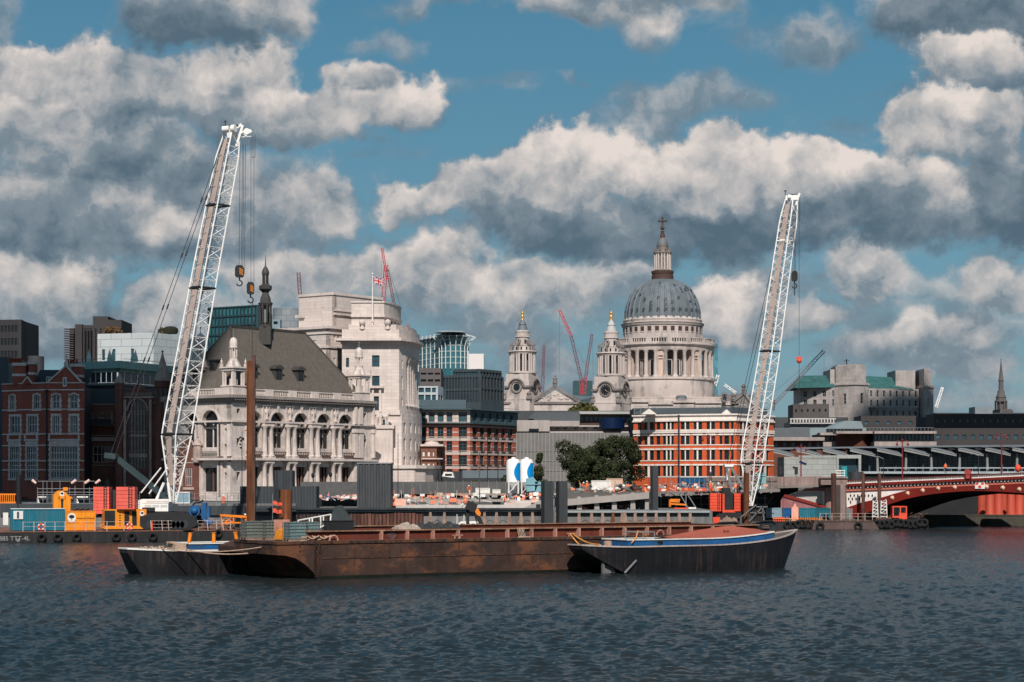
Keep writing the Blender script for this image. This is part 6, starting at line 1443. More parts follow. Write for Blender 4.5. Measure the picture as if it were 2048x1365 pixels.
    m=mm(T);a,b=gw;c,d=Z(938,D),Z(797,D)-.2;rs=hw*1.25;m.k=1;m.slab([(a,c),(b,c)]+arch_pts(a,b,d-rs,12,rs)[::-1],.5,.52);m.k=0
    for i in range(7):
        x=a+(b-a)*i/6;m.box(x-.07,x+.07,.3,.5,c,d-rs+rs*math.sin(math.acos(min(1,abs((x-(a+b)/2)/hw))))*.98)
        if i < 6:
            for zz in (d-rs-.3,Z(868,D)+.1,Z(905,D)): m.torus((x+(b-a)/12,.4,zz),(b-a)/12,.06,'y',8,4)
    m.box(a,b,.28,.5,Z(905,D)-.9,Z(905,D)-.3);m.box(a,b,.28,.5,Z(868,D)-.5,Z(868,D)-.2);part('great_window',m,[SD,GLD],r)
    m=mm(T);pts=arch_pts(a,b,d-rs,12,rs);q2=[(p[0]+(p[0]-(a+b)/2)*.14,d-rs+(p[1]-d+rs)*1.12) for p in pts]
    for j in range(12): m.slab([pts[j],pts[j+1],q2[j+1],q2[j]],-.15,-.004)
    for s in (248,299): m.box(tx(T,s),tx(T,s+5),-.5,-.004,4.6,Z(800,D))
    m.box(tx(T,244),tx(T,308),-.3,-.008,Z(797,D),Z(794,D));
    for j in range(22): m.box(tx(T,247+2.7*j),tx(T,248+2.7*j),-.2,-.004,Z(793,D),Z(786,D))
    m.box(tx(T,306),tx(T,341),-.2,-.006,Z(808,D),Z(805,D));part('stone_dressing',m,SD,r)
    for px,w_,y0,y1,y2,nm in ((238,9.5,800,768,752,'domed_turret'),(324,16,835,764,706,'spire_turret')):
        x=X(px,D-1.5);q=w_*D/F;m=M();m.lathe((x,D-1,0),[(q,Z(1000,D)),(q,Z(y1+14,D)),(q*1.15,Z(y1+12,D)),(q,Z(y1+10,D)),(q,Z(y1,D)),(q*1.15,Z(y1-1,D))],8,smooth=False);tq=part(nm,m,BK,r)
        m=M();m.lathe((x,D-1,0),[(q*1.1,Z(y1,D)),(q*.55,Z((y1+y2)/2,D)),(q*.08,Z(y2+2,D)),(.15,Z(y2,D)),(.25,Z(y2-2,D)),(0,Z(y2-5,D))] if y2 < 740 else [(q*1.1,Z(y1,D)),(q,Z(y1-6,D)),(q*.5,Z(y2+3,D)),(.1,Z(y2-4,D)),(0,Z(y2-6,D))],8,smooth=False);part('turret_cap',m,SD,tq)
        if px > 300:
            for dx in (-.55,0,.55): m=M();m.box(x+dx*q-.22,x+dx*q+.22,D-1-q*1.0-.03,D-1-q*.9,Z(798,D),Z(778,D));part('lancet',m,GLD,tq)
    m=M();m.box(X(232,D),X(341,D),D+.2,D+14,5,Z(800,D));m.box(X(169,D),X(232,D),D+4,D+9,5,Z(810,D));part('core',m,INT,r)
    # low red wing right of the crane
    D=334;r=root('gothic_lodge',(X(375,D),D,5),'small dark red brick lodge with stone mullions between the crane and the pale hall','building');A,B=wp(350,D),wp(400,D);T,L=wallT(A,B)
    ops=[(tx(T,a),tx(T,b),Z(972,D),Z(936,D)) for a,b in ((358,365),(371,384))]+[(tx(T,372),tx(T,384),5.4,Z(984,D))]
    m=mm(T);carve(m,0,L,4.6,Z(925,D),ops,0,.5);m.slab([(0,Z(925,D)),(L,Z(925,D)),(L*.85,Z(900,D)),(L*.5,Z(873,D)),(L*.15,Z(900,D))],0,.5);part('brick_wall',m,mat('lodge_brick',(.12,.05,.038),.85,.2,.4),r)
    for o in ops: put_window(r,T,o[0],o[2],o[1]-o[0],o[3]-o[2],3,2,(SD,GLD),y=.1,fw=.14,deep=.3)
    m=mm(T);m.box(tx(T,366),tx(T,388),-.15,-.004,Z(980,D),Z(975,D));m.beam((0,.2,Z(900,D)),(L*.5,.2,Z(872,D)),.8,.25);m.beam((L,.2,Z(905,D)),(L*.5,.2,Z(872,D)),.8,.25);m.box(0,L,-.1,-.003,Z(927,D),Z(925,D));m.lathe((tx(T,395),0,0),[(.8,Z(925,D)),(.8,Z(893,D)),(1.0,Z(891,D)),(.1,Z(876,D)),(.2,Z(874,D)),(0,Z(872,D))],8);part('stone_dressing',m,SD,r);m=M();m.box(A[0],B[0]-.3,D+.55,D+9,4.6,Z(926,D));part('core',m,INT,r)
brick_left()
# ------------------------------------------------------------------ modern blocks behind the left group
MINT=mat('mint_copper_fascia',(.26,.42,.38),.6,.12,.4,streak=.2);PANEL=mat('white_cladding',(.50,.54,.55),.5,.05,.3,brick=(3.6,1.6,.05),brick_c=(.35,.38,.4));CONB=mat('brutalist_concrete',(.045,.04,.042),.85,.15,.1)
D=382;z0=5;pts=[wp(150,386),wp(235,D),wp(405,412)]
r=bld('low office block with mint green roof edge and dark glass storey',pts,5,Z(767,D),mat('dark_glass_wall',(.02,.025,.03),.3,.2),20,[None,None])
for (A,B),n in (((pts[0],pts[1]),8),((pts[1],pts[2]),14)):
    T,L=wallT(A,B);m=mm(T);m.box(-1.5 if n == 8 else -1.4,L+(1.45 if n == 8 else 0),-1.5,2,Z(738,D),Z(723,D));m.box(0,L,-.6,0,Z(745,D),Z(738,D)) ;part('mint_fascia',m,MINT,r)
    for i in range(n): put_window(r,T,L*i/n+.1,Z(765,D),L/n-.2,Z(740,D)-Z(765,D),1,1,(WFD,glass('blue_dark_glass',(.025,.035,.045))),y=-.2)
    m=mm(T);m.box(-.4,L,-.8,.3,Z(770,D),Z(766,D));m.box(0,L,-.35,0,Z(772,D),Z(771,D));part('ledge',m,GREY,r);m=mm(T);m.tube((0,-1.3,Z(718,D)),(L,-1.3,Z(718,D)),.05,4);part('rail',m,GREY,r)
for i,px in enumerate((178,219,225.5,266,271)):
    m=M();x=X(px,388);m.lathe((x,388,0),[(.5,Z(724,388)),(.45,Z(716,388)),(.1,Z(703,388)),(0,Z(698,388))],6,smooth=False);single('roof_obelisk',m,mat('pale_green_obelisk',(.4,.52,.46),.6),(x,388,Z(724,388)),'slim pale green pyramid on the mint roof terrace, '+ORD[i]+' from the left','obelisk','pale obelisks on the mint roof')
D=430;pts=[wp(195,434),wp(307,D),wp(372,D+10)]
T_,L_=wallT(pts[0],pts[1]);r=bld('white panelled office block with three slot windows above the mint roof',pts,8,Z(667,D),PANEL,22,[([(tx(T_,a),tx(T_,b)) for a,b in ((204,210),(225,231),(262,268))],rws(D,(697,719))),None],wm=(WFD,GLT),nc=1,nr=1)
m=M();x=X(341,440);m.lathe((x,440,Z(668,440)),[(1.5,0),(1.75,.6),(1.6,1.2),(1.0,1.55),(0,1.7)],14);single('clipped_bush',m,mat('dark_clipped_leaves',(.018,.02,.012),.9,.5,3),(x,440,Z(668,440)),'dark round clipped bush on the white block roof','bush')
def shaggy(name,px0,px1,py0,py1,D,ma,label,cat,n=260,sz=.5,dy=2.0):
    rr=random.Random(px0);m=M()
    for i in range(n):
        u=rr.uniform(-1,1);v=rr.random()**.8*math.sqrt(1-u*u*.8);p=Vector((X((px0+px1)/2,D)+u*(px1-px0)/2*D/F,D+rr.uniform(-dy,dy),Z(py1,D)+v*(py1-py0)*D/F));q=Vector((rr.gauss(0,1),rr.gauss(0,1),rr.gauss(0,1))).normalized();a=q.orthogonal().normalized()*sz;b=q.cross(a)
        m.add([p-a,p-b*.6,p+a,p+b*.6],[(0,1,2,3)])
    return single(name,m,ma,P((px0+px1)/2,py1,D),label,cat)
shaggy('roof_plant',212,240,655,667,440,mat('autumn_leaves',(.13,.075,.035),.9,.4,3),'brownish planting at the left end of the white block roof','plant')
shaggy('roof_plant',318,334,658,667,442,mat('dry_green_leaves',(.10,.085,.04),.9,.4,3),'small yellow green plant left of the clipped bush','plant',120)
D=900;pts=[wp(150,D),wp(205,D-14),wp(243,D)]
def steps(label,D):
    r=root('concrete_tower',(X(190,D),D,12),label,'building')
    m=M()
    for a,b,t in ((137,150,656),(150,164,649),(164,186,650),(186,216,633),(216,243,640)): m.box(X(a,D),X(b,D),D+(a % 3),D+25,12,Z(t,D))
    part('shaft',m,CONB,r)
    m=M()
    for i in range(14): z=Z(720-4.6*i,D);m.box(X(130.5,D),X(150,D),D-3,D,z,z+.45);m.box(X(216,D),X(243,D),D-1.2,D,z+.5,z+.8)
    part('balcony',m,mat('balcony_edge',(.07,.06,.062),.8),r)
    m=M()
    for i in range(14):
        for px in (168,174,180,190,200,208): z=Z(719-4.6*i,D);m.box(X(px,D),X(px+3,D),D-.3,D+.9,z,z+.5)
    part('window_slots',m,GLD,r)
steps('dark brutalist residential tower with stepped balconies on the left skyline',900)
D=800;bld('plain dark office tower at the left edge of the skyline',[wp(-20,803),wp(42,D),wp(52,D+12)],12,Z(640,D),mat('dark_tower_cladding',(.03,.028,.032),.7,.15,.2),22,[((9,.75),pyr(20,Z(645,D),10,.55)),((2,.7),pyr(20,Z(645,D),10,.55))],wm=(WFD,GLD),nc=1,nr=1,thick=1.0,name='office_tower')
m=M();m.lathe((X(72,600),600,0),[(16*.15,10),(16*.15,Z(714,600)),(15*.15,Z(713,600)),(0,Z(713,600))],20);single('round_plant_room',m,mat('dark_drum',(.045,.05,.055),.7),(X(72,600),600,10),'dark round drum on the roofline behind the gabled house','building')
bld('slate blue roofed block peeping out at the far left edge',[wp(-30,372),wp(17,372)],5,Z(716,372),mat('blue_grey_roof',(.06,.075,.09),.6,.2,.3),15,[None])
D=470;bld('teal glass office block with flat roof behind the steep slate roof',[wp(415,D),wp(517,D-8),wp(524,D)],8,Z(617,D),mat('teal_curtain_frame',(.02,.05,.06),.4,.2),20,[((14,.88),pyr(Z(690,D),Z(617,D),4,.86)),None],wm=(WFD,glass('sea_teal_glass',(.015,.06,.07),.06)),nc=1,nr=1)
D=500;m=M();r=root('round_office_tower',(X(568,D),D,8),'pale grey round fronted tower with thin horizontal bands behind the fleche','building')
m.lathe((X(572,D),D+8,0),[(34*D/F,8),(34*D/F,Z(612,D)),(0,Z(612,D))],28);part('drum',m,mat('grey_panel_drum',(.24,.27,.29),.5,.08,.3,brick=(2.2,1.5,.06),brick_c=(.45,.48,.5)),r)
m=M();m.box(X(548,D),X(566,D),D-6,D-3,Z(664,D),Z(643,D));m.k=1;m.box(X(553,D),X(561,D),D-6.1,D-6,Z(652,D),Z(647,D));part('stair_block',m,[mat('pale_blue_block',(.2,.28,.32),.5),GLD],r)
D=520
r=root('barrel_glass_block',(X(880,D),D,10),'glass office building with white ribs flaring out at its curved roof','building')
GLB=glass('aqua_glass',(.02,.07,.085),.06,.8,.15);cx,cy=X(905,D),D+9;R0=28*D/F
pl=[(X(820,D+26),D+26)]+[(X(820+55*i/6,D),D+24-15*i/6-(0)) for i in range(1,6)]+[(cx+R0*math.cos(a),cy+R0*math.sin(a)) for a in [R(200+20*i) for i in range(9)]]
zt=Z(668,D);zb=8
m=M()
for a,b in zip(pl,pl[1:]): m.add([(*a,zb),(*b,zb),(*b,zt),(*a,zt)],[(0,1,2,3)])
m.prism([(x,y+.3) for x,y in pl]+[(pl[-1][0],D+30),(pl[0][0],D+40)],zb,zt-.3);part('glazing',m,GLB,r)
m=M();n=len(pl)
for i,(x,y) in enumerate(pl):
    dx,dy=(x-cx,y-cy);l=math.hypot(dx,dy);dx,dy=(dx/l,dy/l) if i > 5 else (.0,-1)
    m.path([(x+dx*.3,y+dy*.3,Z(735,D)),(x+dx*.3,y+dy*.3,Z(690,D)),(x+dx*.9,y+dy*.9,Z(678,D)),(x+dx*2.2,y+dy*2.2,Z(670,D)),(x-dx*1.5,y-dy*1.5,Z(662.5,D))],.17,4)
    if i < n-1:
        for py in (676,688,700,712,724): m.tube((x+dx*.1,y+dy*.1,Z(py,D)),(pl[i+1][0],pl[i+1][1]-.1,Z(py,D)),.1,4)
for i in range(n-1):
    a,b=pl[i],pl[i+1];m.tube((a[0]*1.0+.3,a[1]-1.2,Z(669.5,D)),(b[0]+.3,b[1]-1.2,Z(669.5,D)),.2,4)
part('white_ribs',m,mat('pale_rib_metal',(.5,.55,.55),.5,.05),r)
m=M()
for i in range(n-1):
    a,b=pl[i],pl[i+1];m.add([(a[0],a[1]-1.8,Z(670,D)),(b[0],b[1]-1.8,Z(670,D)),(b[0]*.995+0,b[1]+5,Z(661.5,D)),(a[0],a[1]+5,Z(661.5,D))],[(0,1,2,3)])
m.lathe((X(900,D),D+6,0),[(4.2,Z(663,D)),(3.6,Z(660,D)),(0,Z(659,D))],14);part('roof',m,mat('roof_fins_grey',(.25,.3,.31),.5,.3,1),r)
D=640;bld('small bright white plant block beside the barrel shaped glass roof',[wp(931,D),wp(967.5,D)],15,Z(709,D),mat('bright_white_cladding',(.66,.62,.6),.5,.04),12,[None])
D=500;r=bld('dark glazed office with pale vertical fins left of the twin towered church',[wp(868,D),wp(962,D-6),wp(1007,D+6)],8,Z(753,D),mat('fin_frame',(.05,.065,.075),.5,.2),24,[((16,.62),rws(D,(757,779),(783,806))),((7,.7),rws(D,(756,776),(780,800)))],wm=(WFD,glass('smoke_blue_glass',(.02,.03,.04))),nc=1,nr=1)
D2_=506;bld('set back dark glass top storey above the finned office',[wp(906,D2_),wp(960,D2_-4),wp(1003,D2_+6)],20,Z(741,D2_),mat('fin_frame',(.05,.065,.075)),18,[((10,.85),rws(D2_,(745,755))),((7,.85),rws(D2_,(745,755)))],wm=(WFD,GLT),nc=1,nr=1)
D=470;r=bld('brown grey stepped office block right of the tall white block',[wp(840,D),wp(882,D)],8,Z(738,D),mat('brown_grey_band',(.10,.085,.085),.7,.15),16,[((3,.8),rws(D,(746,750),(759,764)))],wm=(WFD,GLD),nc=1,nr=1)
D=452;bld('low pale framed glass pavilion beside the colonnade',[wp(836,D),wp(876,D),wp(886,D+5)],8,Z(774,D),mat('pale_frame_metal',(.42,.46,.48),.5),14,[((3,.82),rws(D,(776,785),(790,800))),((2,.8),rws(D,(790,800)))],wm=(WFD,GLT),nc=1,nr=1)
D=430;m=M();m.box(X(838,D),X(932,D),D,D+10,20,Z(800,D));single('plant_screen',m,mat('blue_grey_louvre',(.07,.105,.125),.5,.1),P(880,817,D),'blue grey louvred plant screen on the striped brick roof','screen')
# ------------------------------------------------------------------ striped brick offices
D=402;SB_=mat('salmon_red_brick',(.42,.12,.075),.8,.12,.4,streak=.1,brick=(.6,.2,.02),brick_c=(.85,.8,.75));CRM=mat('cream_band',(.55,.46,.42),.8,.1,.6,streak=.15);TM=mat('teal_grey_metal',(.05,.08,.09),.5,.2)
A,B,C_=wp(836,402),wp(940,D),wp(1036,421)
r=root('striped_brick_offices',(B[0],B[1],5),'salmon brick office block with cream stripes and grey top storeys','building')
rowz=rws(D,(855,875),(883,903),(911,930),(939,957));zt=Z(848,D)
for (P0,P1),prs in (((A,B),((841,851),(857,869),(875,887),(893,904.5),(917,934))),((B,C_),((945,954),(960,968),(974,983),(988,997),(1002,1010),(1015.5,1025)))):
    def stripes(m,T,L,cols):
        m.k=1
        for a,b in rowz:
            for z in (b+.1,b+.62,a-.42): m.box(0,L,-.07,-.003,z,z+.3)
            for (u,v),(u2,v2) in zip([(0,0)]+cols,cols+[(L,L)]):
                if u2-v > .3: m.box(v+.02,u2-.02,-.05,-.004,(a+b)/2-.1,(a+b)/2+.12)
        m.k=0
    T,L,cc=wall_windows(r,P0,P1,5,zt,SB_,cols_px(P0,P1,prs),rowz,(TM,GLD),2,3,extra=stripes,mats2=[SB_,CRM],name='brick_wall')
    m=mm(T);
    for u,v in cc:
        for a,b in rowz[:3]: m.box(u,v,-.2,-.17,a+.62,a+.68);m.box(u,v,-.2,-.17,a+.3,a+.34);m.box(u,v,-.22,-.003,a-.05,a)
    part('balcony_rails',m,TM,r)
    r2_=rws(D,(822,845));wall_windows(r,(P0[0]+(.0),P0[1]+.8),(P1[0]-(.0),P1[1]+.8),zt,Z(820,D),CRM if P0 == A else TM,cols_px(P0,P1,prs),rws(D,(825,844)),(TM,GLT),3,3,name='top_storey_wall')
    m=mm(T);m.box(-.2,L+.2,-.9,.6,zt,zt+.25);m.box(-.2,L+.2,-.4,1.5,Z(820,D),Z(817.5,D));m.tube((0,-.8,zt+1.1),(L,-.8,zt+1.1),.05,4);m.tube((0,-.3,Z(813,D)),(L,-.3,Z(813,D)),.05,4);part('ledge',m,TM,r)
core(r,[A,B,C_],5,Z(820,D),24,INT,mat('roof_grey',(.1,.12,.13),.8),1.5)
# ornate little house, viaduct and screen below
D=380;HB=mat('brown_victorian_brick',(.17,.075,.05),.85,.2,.5);r=bld('small ornate brown brick house with white window surrounds beside the white block',[wp(842,D),wp(873,D),wp(886,D+5)],5,Z(893,D),HB,12,[((3,.4),rws(D,(903,913),(926,938))),((2,.4),rws(D,(903,913),(926,938)))],wm=(WFR,GL),nc=1,nr=2,name='brick_house',mull=.2)
m=M();m.box(X(841,D),X(887,D),D-.5,D+6,Z(893,D),Z(889,D));m.box(X(843,D),X(886,D),D-.6,D,Z(919,D),Z(917,D));m.lathe((X(862,D),D+4,0),[(1.6,Z(889,D)),(1.2,Z(884,D)),(0,Z(881,D))],8);part('cornice',m,CRM,r)
D=372;m=M();m.box(X(885,D),X(1030,D),D,D+2,4.8,Z(943,D));m.k=1;m.box(X(925,D),X(1030,D),D-.1,D,Z(957,D),Z(941,D));single('viaduct_wall',m,[mat('dark_viaduct',(.035,.04,.045),.8),mat('blue_grey_panel',(.11,.14,.155),.6)],P(930,960,D),'dark blue grey viaduct wall below the striped building','wall')
m=M();D=360;a=[P(884,953,D),P(888,944,D),P(905,945,D),P(908,956,D)];m.slab([(p.x,p.z) for p in a],D,D+7);o=single('white_coach',m,WHITE,P(895,956,D),'white vehicle roof glimpsed above the hoarding near the brick house','coach');m=M();m.box(X(890,D),X(904,D),D-.05,D,Z(952,D),Z(948,D));part('side_window',m,GLD,o)
for i,(px,py,c,lb) in enumerate(((893,966,'red','red traffic light left of the small green signs'),(924,968,'red','red traffic light in the middle of the underpass'),(980,967,'red','red traffic light left of the silos'))):
    m=M();p=P(px,py,356);m.tube((p.x,356,4.8),(p.x,356,p.z-.4),.06,5);m.box(p.x-.18,p.x+.18,355.8,356.1,p.z-.8,p.z+.25);o=single('traffic_light',m,DARK,(p.x,356,4.8),lb,'traffic light')
    em=MATS.get('red_signal_lens') or mat('red_signal_lens',(.9,.05,.05),.3,.02);em.node_tree.nodes['Principled BSDF'].inputs['Emission Color'].default_value=(1,.05,.05,1);em.node_tree.nodes['Principled BSDF'].inputs['Emission Strength'].default_value=1.5
    m=M();m.ball((p.x,355.8,p.z),.15,5);part('lens',m,em,o)
for px in (900,918):
    m=M();p=P(px,972,356);m.box(p.x-.5,p.x+.5,356,356.1,p.z-.5,p.z+.6);m.tube((p.x,356.05,4.8),(p.x,356.05,p.z-.5),.05,4);single('direction_sign',m,mat('turquoise_sign',(.05,.32,.33),.5),(p.x,356,4.8),['square turquoise sign left of the underpass lights','wider turquoise sign right of the first red light'][px > 910],'sign')
# ------------------------------------------------------------------ grey concrete block with mesh screen
D=388;GC=mat('pale_grey_concrete',(.37,.33,.31),.85,.1,.3,streak=.2);MS=mat('grey_steel_mesh',(.16,.155,.15),.7,.2,.5)
r=root('concrete_block',(X(1033,D),D,5),'grey concrete building behind a tall mesh screen left of the trees','building')
m=M();m.box(X(1034,D),X(1100,D),D+3,D+14,5,Z(840,D));m.box(X(1034,D),X(1262,D),D+6,D+20,5,Z(851,D));m.box(X(1070,D),X(1160,D),D+4,D+12,Z(852,D),Z(841,D));part('body',m,GC,r)
m=M();m.box(X(1034,D),X(1262,D),D+3.0,D+6,Z(866,D),Z(862.5,D));m.box(X(1100,D),X(1262,D),D+4.4,D+6,Z(852.5,D),Z(850,D));part('edge_slab',m,mat('concrete_edge',(.42,.38,.36),.8,.1),r)
for px in (1078,1096,1112,1128,1150,1168,1190): m=M();m.box(X(px,D),X(px+8,D),D+5.9,D+6,Z(857,D),Z(854.5,D));part('slot_window',m,GLD,r)
m=M();m.box(X(1058,D),X(1078,D),D+2.9,D+3.02,Z(863,D),Z(857,D));part('shaded_opening',m,GLD,r)
m=M();n=34
for i in range(n): px=1033+7.3*i;m.box(X(px,D)-.09,X(px,D)+.09,D-.2,D,5,Z(866,D))
for j in range(5): z=6+j*1.9;m.box(X(1033,D),X(1266,D),D-.05,D-.01,z,z+.05)
part('screen_posts',m,mat('pale_screen_posts',(.22,.21,.20),.6),r)
m=M();m.box(X(1033,D),X(1266,D),D+.2,D+.25,5,Z(866,D));part('mesh_sheet',m,MS,r)
m=M();D=394;m.box(X(1068,D),X(1160,D),D,D+10,Z(850,D),Z(825,D));m.slab([(X(1056,D),Z(838,D)),(X(1068,D),Z(826,D)),(X(1068,D),Z(838,D))],D,D+8);single('plant_room',m,mat('blue_grey_cladding',(.075,.085,.095),.6,.1),P(1110,845,D),'blue grey box shaped plant room on the concrete block roof','plant room')
D=410;r=bld('low brown glazed office with pale overhanging roof behind the blue drum',[wp(1160,D),wp(1268,D)],15,Z(829,D),mat('brown_dark_wall',(.07,.045,.04),.7),14,[((12,.8),rws(D,(833,843)))],wm=(WFD,GLT),nc=1,nr=1)
m=M();m.box(X(1157,D),X(1275,D),D-2,D+14,Z(829,D),Z(824,D));part('overhang',m,mat('pale_roof_edge',(.35,.35,.34),.7),r)
m=M();D=392;m.lathe((X(1224,D),D,0),[(25.5*D/F,Z(858,D)),(25.5*D/F,Z(837,D)),(0,Z(836.5,D))],28);single('water_tank',m,mat('deep_navy_cladding',(.004,.014,.05),.35,.2),P(1224,858,D),'deep navy round drum on the roof above the trees','tank')
# ------------------------------------------------------------------ orange brick and white stone offices
OB=mat('vivid_orange_brick',(.60,.11,.035),.8,.12,.4,streak=.12,brick=(.5,.16,.02),brick_c=(.85,.8,.75),dirt=(.42,.09,.04),dirt_amt=.4,dscale=.15);OW=mat('white_faience',(.74,.67,.61),.7,.08,.5,streak=.15)
pts=[wp(1267,375),wp(1358,369),wp(1473,366),wp(1547,378)];D=369
r=root('orange_brick_offices',(pts[1][0],D,5),'bright orange brick building with white bands behind the working platform','building')
q=lambda *a: [(1240+x/4.452,1240+y/4.452) for x,y in a]
CP=[q((160,188),(218,245),(268,297),(327,355),(385,410),(424,445),(458,475)),q((545,575),(588,615),(660,681),(700,728),(775,800),(813,842),(890,908),(932,968),(992,1008)),q((1070,1088),(1102,1120),(1145,1163),(1180,1198),(1222,1240),(1262,1280),(1302,1322))]
WPL=[q((247,266),(411,423),(446,457)),q((577,587),(683,698),(802,812)),q((1089,1101),(1281,1300))]
rowz=[rws(370,(843.8,859.5),(871.5,889.5),(900,920.5),(931.5,953))]*3
for i,(A,B) in enumerate(zip(pts,pts[1:])):
    T,L=wallT(A,B);rz_=rowz[0]
    def ex(m,T,L,cols,i=i):
        m.k=1
        for a,b in WPL[i]:
            for c,d in rz_: m.box(tx(T,a),tx(T,b),-.06,-.003,c,d)
        for c,d in rz_:
            m.box(0,L,-.12,-.004,d+.02,d+.2);m.box(0,L,-.1,-.004,c-.2,c-.03)
            for u,v in cols: m.box(u-.12,v+.12,-.18,-.125,d-.02,d+.28)
        for zz in (Z(861,370),Z(864,370)): m.box(0,L,-.25,-.005,zz-.25,zz+.1)
        m.k=0
    wall_windows(r,A,B,5,Z(843,370),OB,cols_px(A,B,[(a-.7,b+.7) for a,b in CP[i]]),rz_,(mat('teal_sash',(.02,.05,.055),.5),GLD),1,2,extra=ex,mats2=[OB,OW],name='brick_wall',thick=.3,mull=.05,inset=.14)
    m=mm(T);m.box(-.05,L+.05,-.05,.6,Z(843,370),Z(830,370));m.box(-.15,L+.15,-.35,.65,Z(832,370),Z(829,370));m.box(-.1,L+.1,-.3,-.053,Z(843.5,370),Z(840.5,370));part('white_parapet',m,OW,r)
core(r,pts,5,Z(832,370),22,INT,mat('roof_grey',(.1,.12,.13)),.7)
for a,b,t in ((1283,1313,818),(1443,1463,819.5)): m=M();m.slab([(X(a,D),Z(829,D)),(X(b,D),Z(829,D)),(X((a+b)/2,D),Z(t,D))],D-.6,D+3);part('pediment',m,OW,r)
m=M();x=X(1358,368);m.box(x-.14,x+.14,368.2,368.45,5,Z(830,368));part('drainpipe',m,DARK,r)
m=M();m.prism([(X(1270,375),380),(X(1470,368),374),(X(1540,380),384),(X(1540,380),392),(X(1270,375),392)],Z(829,380),Z(817,380));part('mansard',m,mat('grey_mansard',(.07,.085,.095),.6,.15,.4),r)
m=M()
for i in range(22): x=X(1268+12*i,380);m.tube((x,379,Z(830,380)),(x,379,Z(814,380)),.05,4)
m.tube((X(1268,380),379,Z(814,380)),(X(1520,380),379,Z(814,380)),.05,4);part('roof_rail',m,GREY,r)
